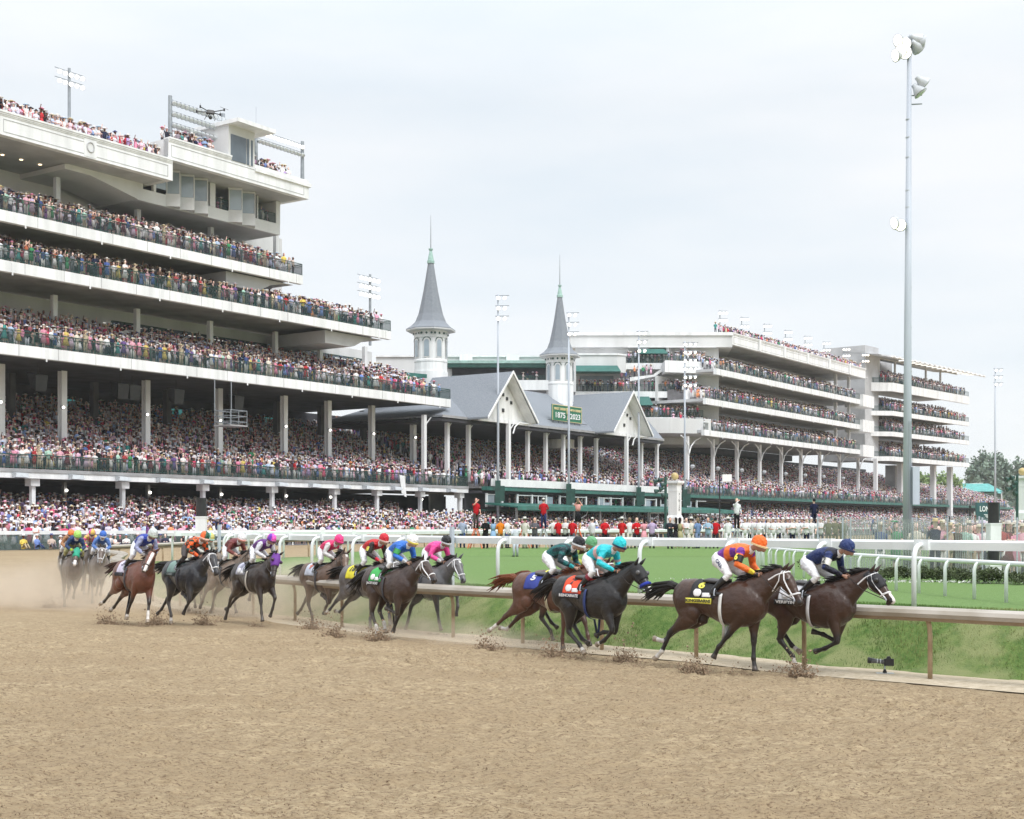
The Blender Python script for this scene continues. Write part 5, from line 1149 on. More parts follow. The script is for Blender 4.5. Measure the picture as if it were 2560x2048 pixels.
    child(r, 'saddle', patch(h, sd_, 8, 12, .05).mesh('saddle'), M['lead'])
    def gi(u, v, off): return on_trunk(h, .10+.055*u+.05*abs(math.sin(R(-180+360*v)/2)), -70-(220*v), off+.016)
    child(r, 'girth', patch(h, gi, 1, 26, .012).mesh('girth'), solid('girth_%s' % cfg['n'], cfg.get('girth', (.05, .05, .06))))
    # bridle
    bc = M['strapw'] if cfg.get('bridle', 'w') == 'w' else M['strapk']; mb = MB(); rad = .0125 if cfg.get('bridle', 'w') == 'w' else .010
    ring = lambda t, dt=0, n=16: [tuple(head_pt(h, t+dt*math.cos(2*math.pi*k/n), 360*k/n)) for k in range(n+1)]
    mb.tube(ring(.42, .025), rad*1.25, 5, False); mb.tube(ring(.02, .035), rad, 5, False)
    for s in (-1, 1):
        mb.tube([tuple(head_pt(h, t, s*p_)) for t, p_ in ((.0, 30), (.04, 60), (.14, 88), (.26, 98), (.36, 104), (.47, 112), (.51, 122))], rad, 5)
        mb.tube([tuple(head_pt(h, t, s*p_)) for t, p_ in ((.0, 40), (-.0, 70), (.03, 110), (.10, 140), (.17, 172))], rad*.8, 5)
    br = child(r, 'bridle', mb.mesh('bridle'), bc)
    mb = MB()
    for s in (-1, 1): mb.tube([tuple(head_pt(h, .50+.03*math.cos(a), s*(118+14*math.sin(a)), .014)) for a in np.linspace(0, 2*math.pi, 9)], .007, 5, False)
    child(br, 'bit_ring', mb.mesh('bit_ring'), M['steel'])
    hx, hz = cfg['hand']; mb = MB()
    for s in (-1, 1):
        a = head_pt(h, .50, s*125, .015); b = Vector((hx+.03, s*.07, hz+.02)); m1 = a.lerp(b, .5)+Vector((0, s*.07, -.05)); mb.tube([tuple(a), tuple(m1), tuple(b)], .008, 5)
        mb.tube([tuple(b), (hx-.14, s*.05, hz-.13), (hx-.20, s*.02, hz-.06)], .008, 4)
    child(r, 'reins', mb.mesh('reins'), M['strapk'])
    if cfg.get('noseroll'): mb = MB(); mb.tube(ring(.40, .02), .032, 8, False); mb.smooth = True; child(br, 'nose_roll', mb.mesh('nose_roll'), solid('noseroll_%s' % cfg['n'], cfg['noseroll'], .9))
    if cfg.get('hood'):
        def hf(u, v, off): return head_pt(h, -.06+.38*u, -128+256*v, off+.004)
        hm = child(r, 'blinker_hood', patch(h, hf, 10, 20, .010).mesh('blinker_hood'), solid('hood_%s' % cfg['n'], cfg['hood'], .7))
        for s in (-1, 1):
            p = head_pt(h, .18, s*58, .02); mb = MB(); mb.ball(tuple(p), .045, 10, 7); mb.smooth = True; child(hm, 'eye_cup', mb.mesh('eye_cup'), solid('cup_%s' % cfg['n'], cfg.get('cup', (.05, .05, .05)), .25))
    else:
        for s in (-1, 1):
            p = head_pt(h, .17, s*58, -.012); mb = MB(); mb.ball(tuple(p), .021, 8, 6); mb.smooth = True; child(r, 'eye', mb.mesh('eye'), M['boot'])
    h.br = br
def make_jockey(cfg, h):
    j = cfg['j']; hx, hz = cfg['hand']; dz_ = j.get('up', 0); hipx = -.06; n = cfg['n']
    ux = j.get('lean', 0)
    root = None; sk = MB()
    head = Vector((.70+ux, 0, 2.165+dz_)); nbv = Vector((.50+ux, 0, 2.08+dz_))
    loft2(sk, [(.40+ux, 0, 2.06+dz_, .07, .08), (*nbv, .058, .055), (.585+ux, 0, 2.12+dz_, .05, .05), (.64+ux, 0, 2.15+dz_, .05, .05)], 8)
    sk.ball(tuple(head), (.098, .078, .112), 12, 10); sk.ball((head.x+.075, 0, head.z-.07), (.045, .045, .05), 8, 6); sk.ball((head.x+.105, 0, head.z-.015), (.022, .014, .026), 6, 5)
    for s in (-1, 1): sk.ball((head.x-.01, s*.078, head.z-.015), (.022, .012, .03), 6, 5)
    loft2(sk, [(.0, 0, 1.93+dz_, .09, .11), (.2+ux*.5, 0, 2.0+dz_, .09, .11), (.42+ux, 0, 2.05+dz_, .07, .12)], 8)
    arm = {}
    for s in (-1, 1):
        S = Vector((.44+ux, s*.165, 2.05+dz_)); H_ = Vector((hx, s*.075, hz)); mid = S.lerp(H_, .46); E = mid+Vector((-.13, s*.13, -.05)); arm[s] = (S, E, H_)
        loft2(sk, [(*S, .035, .035), (*E, .03, .03), (*H_.lerp(E, .1), .024, .02), (*H_, .024, .018)], 6)
        loft2(sk, [(*(H_-Vector((.01, 0, -.01))), .03, .017), (*(H_+Vector((.035, 0, -.01))), .042, .02), (*(H_+Vector((.065, -s*.005, -.012))), .036, .018)], 8)
    body = fuse(sk, .011, 2)
    # fingers curled round the rein, joined into the same mesh
    fb = MB()
    for s in (-1, 1):
        H_ = arm[s][2]
        for k in range(4):
            b = H_+Vector((.06, -s*.006, .026-.019*k)); q = [b, b+Vector((.030-.003*abs(k-1), -s*.010, .002)), b+Vector((.030, -s*.034, -.006)), b+Vector((.006, -s*.040, -.008))]; fb.tube([tuple(x) for x in q], [.0095, .009, .0085, .006], 6)
        b = H_+Vector((.02, -s*.014, .034)); fb.tube([tuple(b), tuple(b+Vector((.028, -s*.014, .012))), tuple(b+Vector((.050, -s*.024, -.002)))], [.011, .010, .007], 6)
    bm = bmesh.new(); bm.from_mesh(body); bm.from_mesh(fb.mesh('f')); bm.to_mesh(body); bm.free(); body.polygons.foreach_set('use_smooth', [True]*len(body.polygons))
    body.materials.clear(); body.materials.append(solid('gloved_skin_%s' % n, j.get('skin', (.42, .24, .16)), .55)); body.name = 'person'
    root = bpy.data.objects.new('person', body); C.objects.link(root)
    # silks
    jk = MB(); zt = dz_
    loft2(jk, [(hipx-.03, 0, 1.93+zt, .10, .125), (.04, 0, 1.985+zt, .125, .155), (.16+ux*.4, 0, 2.035+zt, .135, .175), (.30+ux*.7, 0, 2.065+zt, .135, .185), (.42+ux, 0, 2.07+zt, .12, .18), (.50+ux, 0, 2.085+zt, .085, .12), (.545+ux, 0, 2.095+zt, .062, .068)], 14)
    for s in (-1, 1):
        S, E, H_ = arm[s]; loft2(jk, [(*(S+Vector((-.03, -s*.05, .0))), .075, .075), (*S, .078, .075), (*S.lerp(E, .5), .068, .064), (*E, .064, .06), (*E.lerp(H_, .4), .058, .052), (*E.lerp(H_, .8), .042, .036), (*E.lerp(H_, .9), .034, .03)], 9)
    jm = fuse(jk, .015, 2); pat = j['pat']; C0 = [np.array(c, np.float32) for c in j['cols']]
    def jp(co):
        c = np.tile(C0[0], (len(co), 1)); s_ = np.sign(co[:, 1]); s_[s_ == 0] = 1; armd = np.full(len(co), 9.); al = np.zeros(len(co))
        for s in (-1, 1):
            S, E, H_ = arm[s]
            for k, (a, b) in enumerate(((S, E), (E, H_))):
                a_, d = np.array(a), np.array(b-a); l2 = d@d; t = np.clip(((co-a_)@d)/l2, 0, 1); ds = np.linalg.norm(co-(a_+t[:, None]*d), axis=1)+(.02 if k == 0 else 0); m_ = ds < armd; armd[m_] = ds[m_]; al[m_] = k+t[m_]
        isarm = (armd < .095) & (np.abs(co[:, 1]) > .13) | (al > .5) & (armd < .09); x = co[:, 0]; z = co[:, 2]
        if pat == 'sleeve': c[isarm] = C0[1]
        elif pat == 'panels':
            k = (x < .10) | ((x > .22) & (x < .34) & (np.abs(z-2.03-zt) < .08)); c[k & ~isarm] = C0[1]; c[isarm & (al < .25)] = C0[1]
        elif pat == 'plaid': k = ((np.floor(x/.085)+np.floor(co[:, 1]/.085)+np.floor(z/.085)) % 2) == 0; c[k] = C0[1]
        elif pat == 'stripe': k = (np.floor((co[:, 1]+.02)/.05) % 2) == 0; c[k & ~isarm] = C0[1]; c[isarm & ((np.floor(al/.25) % 2) == 0)] = C0[1]
        elif pat == 'hoop': k = (x > .18) & (x < .27); c[k & ~isarm] = C0[1]; c[isarm & (al > .55) & (al < .95)] = C0[1]
        elif pat == 'yoke': c[(x > .36) & ~isarm] = C0[1]; c[isarm & (al > 1.0)] = C0[1]
        if len(C0) > 2: c[isarm & (al > 1.62)] = C0[2]
        return c
    paint(jm, jp); jacket = child(root, 'silks_jacket', jm, M['silk'])
    bz = MB()
    loft2(bz, [(hipx-.10, 0, 1.90+zt, .09, .12), (hipx-.02, 0, 1.92+zt, .135, .16), (hipx+.08, 0, 1.95+zt, .12, .15), (hipx+.16, 0, 1.99+zt, .10, .13)], 12)
    kn = {}
    for s in (-1, 1):
        Kp = Vector((.27, s*.235, 1.66+zt*.5)); A_ = Vector((-.0, s*.285, 1.40)); kn[s] = (Kp, A_)
        loft2(bz, [(hipx-.02, s*.07, 1.90+zt, .125, .095), (.05, s*.14, 1.84+zt*.8, .105, .09), (.17, s*.20, 1.745+zt*.6, .085, .08), (*Kp, .07, .068), (*Kp.lerp(A_, .25), .058, .055), (*Kp.lerp(A_, .4), .05, .048)], 10)
    child(root, 'breeches', fuse(bz, .015, 2), M['breeches'] if not j.get('br') else solid('breeches_%s' % n, j['br'], .6))
    for s in (-1, 1):
        Kp, A_ = kn[s]; bt = MB(); loft2(bt, [(*Kp.lerp(A_, .26), .066, .06), (*Kp.lerp(A_, .5), .062, .056), (*Kp.lerp(A_, .8), .048, .044), (*A_, .044, .04), (A_.x-.02, A_.y, A_.z-.05, .04, .035)], 10)
        loft2(bt, [(A_.x-.05, A_.y, A_.z-.045, .035, .035), (A_.x+.05, A_.y, A_.z-.05, .042, .04), (A_.x+.15, A_.y, A_.z-.06, .036, .042), (A_.x+.21, A_.y, A_.z-.055, .018, .025)], 10)
        bo = child(root, 'boot', fuse(bt, .012, 2), M['boot'])
        ir_ = MB(); c = Vector((A_.x+.06, A_.y, A_.z-.08)); ir_.tube([tuple(c+Vector((0, .055, 0))), tuple(c+Vector((0, .05, .08))), tuple(c+Vector((0, 0, .15))), tuple(c+Vector((0, -.05, .08))), tuple(c+Vector((0, -.055, 0))), tuple(c+Vector((0, .055, 0)))], .009, 5)
        ir_.tube([tuple(c+Vector((0, 0, .15))), (c.x+.06, s*.24, 1.56)], .012, 4); child(h.root, 'stirrup', ir_.mesh('stirrup'), M['steel'])
        if s == -1 and j.get('bandc'): bb = MB(); loft2(bb, [(*Kp.lerp(A_, .24), .07, .064), (*Kp.lerp(A_, .42), .067, .060)], 10); child(bo, 'boot_top', bb.mesh('boot_top'), solid('boottop_%s' % n, j['bandc']))
    # helmet with cover, band and peak; goggles
    hm = MB(); hc_ = head+Vector((-.015, 0, .035)); tl = Matrix.Rotation(R(18), 3, 'Y')
    k0 = len(hm.v)
    prof = [(1.0, -.045), (1.03, -.01), (1.0, .04), (.86, .085), (.6, .115), (.25, .132), (.04, .136)]
    for q, z_ in prof:
        for i in range(16): t = 2*math.pi*i/16; hm.v.append(tuple(hc_+tl @ Vector((.135*q*math.cos(t), .108*q*math.sin(t), z_))))
    for a in range(len(prof)-1):
        for i in range(16): hm.f.append([k0+a*16+i, k0+a*16+(i+1) % 16, k0+(a+1)*16+(i+1) % 16, k0+(a+1)*16+i])
    hm.f.append([k0+(len(prof)-1)*16+i for i in range(16)]); hm.f.append([k0+i for i in range(16)][::-1])
    hm.ball(tuple(hc_+tl @ Vector((0, 0, .138))), .013, 6, 5); hm.smooth = True; me = hm.mesh('helmet'); hcols = [np.array(c, np.float32) for c in j['hat']]
    def hp(co):
        c = np.tile(hcols[0], (len(co), 1))
        if len(hcols) > 1:
            a = np.arctan2(co[:, 1], co[:, 0]-hc_.x); k = (np.floor((a+.4)/(math.pi/2.5)) % 2) == 0; c[k] = hcols[1]
        return c
    paint(me, hp); hel = child(root, 'helmet', me, M['silk'])
    pk = MB(); k0 = 0
    for q, z_ in ((1.0, -.05), (1.035, -.048), (1.045, -.02), (1.0, -.018)):
        for i in range(20):
            t = 2*math.pi*i/20; ex = .035*max(0, math.cos(t))**2 if q > 1 else 0; pk.v.append(tuple(hc_+tl @ Vector((.137*q*math.cos(t)+ex, .110*q*math.sin(t), z_-.1*ex))))
    for a in range(4):
        for i in range(20): b_ = ((a+1) % 4); pk.f.append([a*20+i, a*20+(i+1) % 20, b_*20+(i+1) % 20, b_*20+i])
    child(hel, 'helmet_band', pk.mesh('helmet_band'), solid('hband_%s' % n, j.get('band', (.03, .03, .04)), .4))
    gg = MB(); gg.ball((head.x+.075, -.036, head.z+.012), (.030, .036, .024), 8, 6); gg.ball((head.x+.075, .036, head.z+.012), (.030, .036, .024), 8, 6); gg.smooth = True
    gg.tube([(head.x+.085, 0, head.z+.012), (head.x+.06, .07, head.z+.015), (head.x, .086, head.z+.02), (head.x-.07, .06, head.z+.03)], .008, 4); gg.tube([(head.x+.06, -.07, head.z+.015), (head.x, -.086, head.z+.02), (head.x-.07, -.06, head.z+.03)], .008, 4)
    child(root, 'goggles', gg.mesh('goggles'), solid('goggles_%s' % n, j.get('gog', (.03, .025, .025)), .15))
    col_ = MB(); loft2(col_, [(.50+ux, 0, 2.07+zt, .075, .075), (.565+ux, 0, 2.105+zt, .062, .06)], 10); child(jacket, 'collar', col_.mesh('collar'), M['strapw'])
    if j.get('glove'):
        for s in (-1, 1):
            H_ = arm[s][2]; gb = MB(); loft2(gb, [(*(H_-Vector((.035, 0, -.02))), .034, .026), (*(H_+Vector((.0, 0, -.005))), .036, .024), (*(H_+Vector((.04, 0, -.01))), .046, .026)], 8); gb.smooth = True; child(root, 'glove', gb.mesh('glove'), M['boot'])
    if j.get('arm'):
        S, E, H_ = arm[-1]; ab = MB(); loft2(ab, [(*S.lerp(E, .35), .082, .078), (*S.lerp(E, .85), .075, .071)], 12); a_ = child(jacket, 'armband', ab.mesh('armband'), solid('armband_%s' % n, j['arm'][0]))
        me = text_mesh(j['arm'][1], .15, .006, .0); c = S.lerp(E, .6); d = (S-E).normalized(); nn = Vector((0, -1, 0)); nn = (nn-d*nn.dot(d)).normalized(); rt = nn.cross(d)*-1
        if rt.x < 0: rt = -rt
        for v in me.vertices: v.co = c+rt*v.co.x*.8+d*v.co.y+nn*(.088-2.2*v.co.x**2)
        child(a_, 'number', me, solid('armnum_%s' % n, j['arm'][2]))
    if j.get('leg'):
        me = text_mesh(j['leg'], .085, .004, 0); a = Vector((-.03, -.20, 1.93+zt)); b = Vector((.20, -.285, 1.73+zt*.6)); d = (b-a).normalized(); up = Vector((.62, -.12, .78)); up = (up-d*up.dot(d)).normalized()
        for v in me.vertices: q = (a.lerp(b, .45)+d*v.co.x+up*v.co.y); q.y -= .012; v.co = q
        # lettering laid on the outside of the thigh
        bvh = BVHTree.FromObject(root.children[1], bpy.context.evaluated_depsgraph_get()) if False else None
        child(root, 'leg_lettering', me, solid('legink_%s' % n, (.03, .04, .12)))
    return root
# ---- gallop positions of the legs: forearm, cannon, pastern / thigh, gaskin, cannon, pastern (degrees, + forward)
PO = dict(
 N=dict(fn=(-36, -42, -28), ff=(4, 2, 12), hn=(4, -56, -26, -46), hf=(12, -66, -50, -100), neck=31, head=56, tail=10),
 O=dict(fn=(14, -62, -72), ff=(-8, -112, -100), hn=(38, -16, 46, 20), hf=(52, -50, 42, 60), neck=31, head=46, tail=14),
 M=dict(fn=(24, -48, -66), ff=(2, -88, -70), hn=(38, -4, 54, 40), hf=(56, -34, 46, 66), neck=36, head=50, tail=0),
 K=dict(fn=(-4, -6, 8), ff=(34, 20, 20), hn=(-12, -60, -52, -60), hf=(6, -56, -48, -95), neck=24, head=44, tail=6),
 J=dict(fn=(16, 18, 26), ff=(84, 14, -12), hn=(-4, -58, -30, -40), hf=(10, -48, -14, -26), neck=33, head=52, tail=8),
 I=dict(fn=(4, -104, -100), ff=(-26, -32, -18), hn=(40, -10, 40, 12), hf=(52, -24, 44, 20), neck=30, head=38, tail=-6),
 D=dict(fn=(12, -112, -112), ff=(-38, -44, -26), hn=(34, -8, 36, 10), hf=(-6, -54, -38, -56), neck=33, head=48, tail=6),
 F=dict(fn=(22, 16, 22), ff=(52, -10, -20), hn=(8, -54, -20, -20), hf=(-12, -58, -50, -66), neck=35, head=60, tail=-4),
 C=dict(fn=(-22, -30, -12), ff=(26, 12, 18), hn=(-16, -64, -58, -74), hf=(0, -56, -50, -64), neck=38, head=62, tail=8),
)
BAY, DBAY, BLK, CHS, GRY, LGR = (.070, .030, .018), (.048, .021, .013), (.016, .014, .015), (.20, .065, .026), (.16, .155, .165), (.30, .29, .30)
DK = (.012, .010, .010); HAND = (.70, 1.70)
def g0(x, y): return G(x, y)
H = [
 dict(n='lead', px=2018, Y=24.3, psi=-46, pose=PO['O'], coat=DBAY, points=DK, socks={2: .19, 3: .16}, blaze='snip', cloth=(.75, .76, .80), num='2', numc=(.03, .03, .05), strip=(.02, .02, .022), name='VERIFYING', ink=(.8, .8, .8), hood=(.012, .012, .016), cup=(.02, .02, .02), girth=(.6, .6, .62), logo=True,
   label='dark bay racehorse leading at right in a black eye hood and white bridle', jl='jockey in navy silks and navy cap crouching on the leading bay horse',
   j=dict(pat='yoke', cols=[(.012, .028, .12), (.006, .008, .022), (.006, .008, .022)], hat=[(.012, .03, .13)], band=(.02, .03, .08), gog=(.5, .5, .5), arm=((.75, .75, .7), '2', (.05, .05, .05)), skin=(.42, .24, .17))),
 dict(n='six', px=1797, Y=23.9, psi=-41, pose=PO['N'], coat=(.055, .024, .014), points=DK, socks={2: .26, 3: .26}, cloth=(.012, .012, .014), num='6', numc=(.82, .76, .10), strip=(.80, .76, .10), name='KINGSBARNS', ink=(.03, .03, .03), girth=(.70, .70, .68), logo=True,
   label='dark bay racehorse second, with black cloth, yellow name strip and white bridle', jl='jockey in orange and purple silks and orange cap with a black number 6 armband',
   j=dict(pat='panels', cols=[(.85, .17, .03), (.16, .03, .30), (.80, .62, .05)], hat=[(.85, .15, .02)], band=(.75, .55, .30), gog=(.12, .04, .02), arm=((.012, .012, .012), '6', (.85, .78, .10)), leg='CALL', glove=True, skin=(.40, .21, .14), up=.02)),
 dict(n='black', px=1468, Y=26.2, psi=-49, pose=PO['M'], coat=(.014, .012, .013), points=DK, socks={0: .12, 2: .15}, blaze='snip', cloth=(.80, .075, .025), num='7', numc=(.02, .015, .02), strip=(.012, .014, .04), name='REINCARNATE', hood=(.014, .014, .016), cup=(.10, .10, .10), bridle='k', noseroll=(.02, .04, .32), girth=(.02, .04, .16), logo=True,
   label='black racehorse with red saddle cloth, black blinker hood and blue nose roll', jl='jockey in turquoise silks with pink trim and a turquoise cap',
   j=dict(pat='hoop', cols=[(.02, .52, .60), (.70, .42, .42), (.02, .52, .60)], hat=[(.02, .56, .62)], band=(.01, .02, .06), bandc=(.22, .02, .04), glove=True, skin=(.38, .2, .13))),
 dict(n='chestnut', px=1368, Y=28.3, psi=-42, pose=PO['K'], coat=(.115, .048, .030), points=(.08, .034, .022), socks={2: .30, 3: .30}, hairc=(.16, .045, .015), cloth=(.03, .05, .28), num='5', numc=(.8, .8, .8), girth=(.55, .5, .35), dneck=2,
   label='chestnut racehorse with white hind socks and blue cloth, galloping beside the black horse', jl='jockey in dark teal silks with black stripes and a black cap with white band',
   j=dict(pat='stripe', cols=[(.006, .12, .12), (.008, .035, .045), (.02, .35, .38)], hat=[(.012, .012, .016)], band=(.62, .64, .66), skin=(.50, .32, .24), gog=(.45, .40, .35))),
 dict(n='hidden', px=1404, Y=30.2, psi=-42, pose=PO['O'], coat=(.085, .035, .022), points=DK, cloth=(.75, .70, .10), vox=.02, hairc=(.13, .04, .015),
   label='brown racehorse mostly hidden behind the chestnut and the black one', jl='jockey in a pale green cap, half hidden between two other riders',
   j=dict(pat='sleeve', cols=[(.10, .06, .045), (.45, .5, .1)], hat=[(.13, .36, .17)], band=(.12, .30, .15))),
 dict(n='greyhead', px=1062, Y=33.3, psi=-54, pose=PO['J'], coat=(.125, .122, .130), points=(.085, .08, .085), blaze='star', cloth=(.52, .035, .03), strip=(.62, .60, .58), name='SUN', ink=(.4, .4, .4), logo=True, dapple=.3,
   label='grey racehorse with white bridle and red cloth lifting a foreleg high', jl='jockey in bright pink silks and black cap on the grey horse',
   j=dict(pat='sleeve', cols=[(.80, .07, .32), (.80, .07, .32), (.6, .6, .6)], hat=[(.014, .014, .016)], band=(.55, .56, .58), skin=(.33, .18, .12), glove=True)),
 dict(n='green', px=962, Y=30.9, psi=-51, roll=7, pose=PO['I'], coat=(.046, .024, .018), points=(.022, .015, .013), socks={2: .30, 3: .28}, cloth=(.05, .40, .09), strip=(.014, .014, .014), name="JACE'S ROAD", logo=True, girth=(.05, .05, .06),
   label='brown racehorse with bright green saddle cloth and white bridle, second group leader', jl='jockey in royal blue silks with white sleeves and a white cap',
   j=dict(pat='yoke', cols=[(.03, .16, .60), (.03, .16, .60), (.55, .58, .62)], hat=[(.80, .80, .82)], band=(.62, .52, .08), leg='OLD', arm=((.04, .32, .08), '1', (.02, .05, .02)), skin=(.46, .28, .2))),
 dict(n='eighteen', px=906, Y=34.2, psi=-50, pose=PO['K'], coat=(.15, .14, .145), points=(.07, .065, .07), socks={2: .2, 3: .2}, cloth=(.72, .64, .04), num='18', numc=(.02, .02, .02), vox=.018, dapple=.3,
   label='grey racehorse with yellow number 18 cloth behind the green-clothed horse', jl='jockey in red silks with black sleeves marked 18 and a red cap',
   j=dict(pat='sleeve', cols=[(.55, .015, .02), (.03, .02, .02), (.6, .02, .05)], hat=[(.55, .015, .03)], band=(.6, .45, .4), arm=((.02, .02, .015), '18', (.75, .70, .10)), up=.04)),
 dict(n='pink', px=800, Y=36.2, psi=-52, turn=-12, pose=PO['D'], coat=(.14, .085, .06), points=(.085, .06, .05), blaze='star', cloth=(.55, .58, .68), bridle='k', vox=.018, num='9', numc=(.6, .12, .06), dneck=8, dhead=8,
   label='light brown racehorse with pale blue cloth, rear of the middle group', jl='jockey in hot pink silks, white sleeves and a pink cap',
   j=dict(pat='sleeve', cols=[(.80, .035, .16), (.62, .60, .60), (.6, .58, .56)], hat=[(.82, .04, .22)], band=(.6, .03, .18), skin=(.36, .2, .14), gog=(.3, .12, .1))),
 dict(n='purplehood', px=622, Y=35.6, psi=-51, turn=-14, roll=7, pose=PO['F'], coat=(.036, .024, .020), points=(.034, .026, .022), cloth=(.50, .50, .60), hood=(.14, .03, .28), cup=(.05, .02, .06), bridle='k', vox=.018, girth=(.6, .56, .5), num='8', numc=(.3, .3, .4), logo=True, dhead=8,
   label='dark racehorse wearing a purple and pink hood', jl='jockey in purple silks with white sleeves and a purple and pink cap',
   j=dict(pat='sleeve', cols=[(.12, .02, .20), (.60, .60, .64), (.7, .68, .70)], hat=[(.16, .03, .42), (.85, .10, .50)], band=(.10, .03, .08), leg='CUELLO', skin=(.38, .24, .19), gog=(.5, .5, .5), glove=True)),
 dict(n='dusty', px=562, Y=39.5, psi=-50, pose=PO['J'], coat=(.20, .145, .11), points=(.15, .115, .09), cloth=(.45, .42, .40), vox=.02, bridle='k',
   label='dusty tan racehorse half lost in dust behind the purple-hooded horse', jl='jockey in maroon silks and white cap behind the purple silks',
   j=dict(pat='sleeve', cols=[(.16, .03, .035), (.17, .04, .035), (.5, .3, .25)], hat=[(.78, .78, .80)], band=(.6, .25, .2), skin=(.36, .22, .16))),
 dict(n='plaid', px=446, Y=34.6, psi=-49, roll=9, pose=PO['D'], coat=(.030, .031, .037), points=(.03, .026, .028), cloth=(.20, .30, .27), strip=(.03, .05, .05), name='CREEK', ink=(.3, .35, .34), vox=.017, socks={2: .16}, headc=1,
   label='steel grey racehorse with white bridle and grey-green cloth leaning into the turn', jl='jockey in orange and dark green checked silks and a matching cap',
   j=dict(pat='plaid', cols=[(.88, .13, .02), (.012, .045, .03), (.9, .13, .03)], hat=[(.88, .14, .03), (.012, .09, .05)], band=(.8, .5, .4), br=(.05, .04, .04), glove=True, skin=(.36, .2, .14))),
 dict(n='tealcap', px=486, Y=40.8, psi=-50, pose=PO['I'], coat=(.24, .19, .15), points=(.2, .16, .13), cloth=(.4, .4, .35), vox=.022, bridle='k',
   label='tan racehorse mostly hidden in dust behind the steel grey horse', jl='jockey in a teal and yellow cap peering over the grey horse',
   j=dict(pat='sleeve', cols=[(.35, .42, .36), (.5, .5, .45)], hat=[(.15, .46, .42), (.62, .56, .18)], band=(.3, .5, .45))),
 dict(n='blaze', px=318, Y=33.9, psi=-52, turn=-26, roll=9, pose=PO['C'], coat=(.155, .050, .028), points=(.022, .014, .012), socks={1: .30, 0: .14, 2: .2, 3: .2}, blaze='full', hairc=(.05, .018, .012), cloth=(.62, .58, .72), strip=(.02, .02, .03), name='', bridle='k', num='3', numc=(.03, .03, .06), vox=.017,
   label='reddish bay racehorse with a broad white blaze, leading the left group', jl='jockey in royal blue silks with grey sleeves and a grey-white cap',
   j=dict(pat='sleeve', cols=[(.02, .05, .36), (.30, .32, .50), (.6, .6, .64)], hat=[(.55, .60, .58)], band=(.40, .46, .36), br=(.7, .7, .74), skin=(.22, .12, .09), gog=(.5, .5, .5), up=.05)),
 dict(n='greenhood', px=172, Y=42.5, psi=-64, turn=-10, pose=PO['D'], coat=(.105, .07, .052), points=(.11, .085, .07), cloth=(.55, .55, .56), hood=(.02, .32, .20), cup=(.03, .03, .03), vox=.02, bridle='k', num='4', numc=(.1, .1, .1), blaze='snip',
   label='dark brown racehorse in a green blinker hood near the left edge', jl='jockey in navy blue silks and a lime green cap near the left edge',
   j=dict(pat='sleeve', cols=[(.012, .04, .17), (.02, .05, .14), (.4, .6, .05)], hat=[(.40, .72, .16)], band=(.15, .30, .08), br=(.32, .30, .12))),
 dict(n='orangecap', px=164, Y=47, psi=-70, pose=PO['I'], coat=(.13, .09, .07), cloth=(.4, .4, .4), vox=.024, bridle='k', label='brown racehorse hidden behind the green-hooded horse', jl='jockey in an orange cap just behind the lime cap',
   j=dict(pat='sleeve', cols=[(.4, .2, .1), (.4, .2, .1)], hat=[(.85, .22, .05)])),
 dict(n='bluecap', px=240, Y=44.8, psi=-68, turn=-8, pose=PO['D'], coat=(.12, .085, .068), points=(.12, .095, .08), cloth=(.5, .5, .55), vox=.02, blaze='star', bridle='w',
   label='brown racehorse with pale noseband running beside the green-hooded horse', jl='jockey in blue silks and a blue cap with a pale band, left group',
   j=dict(pat='sleeve', cols=[(.05, .14, .42), (.10, .2, .5), (.5, .5, .6)], hat=[(.04, .14, .52)], band=(.5, .5, .5))),
 dict(n='pinkback', px=216, Y=48, psi=-70, pose=PO['J'], coat=(.14, .10, .08), cloth=(.4, .4, .4), vox=.024, bridle='k', label='brown racehorse hidden behind the pair at the far left', jl='jockey in magenta and yellow silks bent low behind the blue cap',
   j=dict(pat='stripe', cols=[(.75, .05, .30), (.75, .55, .15)], hat=[(.75, .06, .32), (.7, .5, .12)])),
]
HP = []
for cfg in H:
    Y = cfg['Y']; x = (cfg['px']-CX)/F*Y; cfg['hand'] = HAND; h = make_horse(cfg); dress_horse(h); jr = make_jockey(cfg, h)
    z = g0(x, Y); low = min(min(p.z for p in L_) for L_ in h.legs); lift = -min(low, 0)-.0 if low < 0 else -max(0, low-.12)
    roll = cfg.get('roll', 4); rot = Matrix.Rotation(R(cfg['psi']), 4, 'Z') @ Matrix.Rotation(R(-roll), 4, 'X')
    mw = Matrix.Translation((x, Y, z+lift*1.055)) @ rot @ Matrix.Scale(1.055, 4)
    for o in (h.root, jr): o.matrix_basis = mw
    tag(h.root, cfg['label'], 'horse', 'racehorses galloping round the turn'); tag(jr, cfg['jl'], 'person', 'jockeys riding the racehorses'); HP.append((cfg, h, mw))
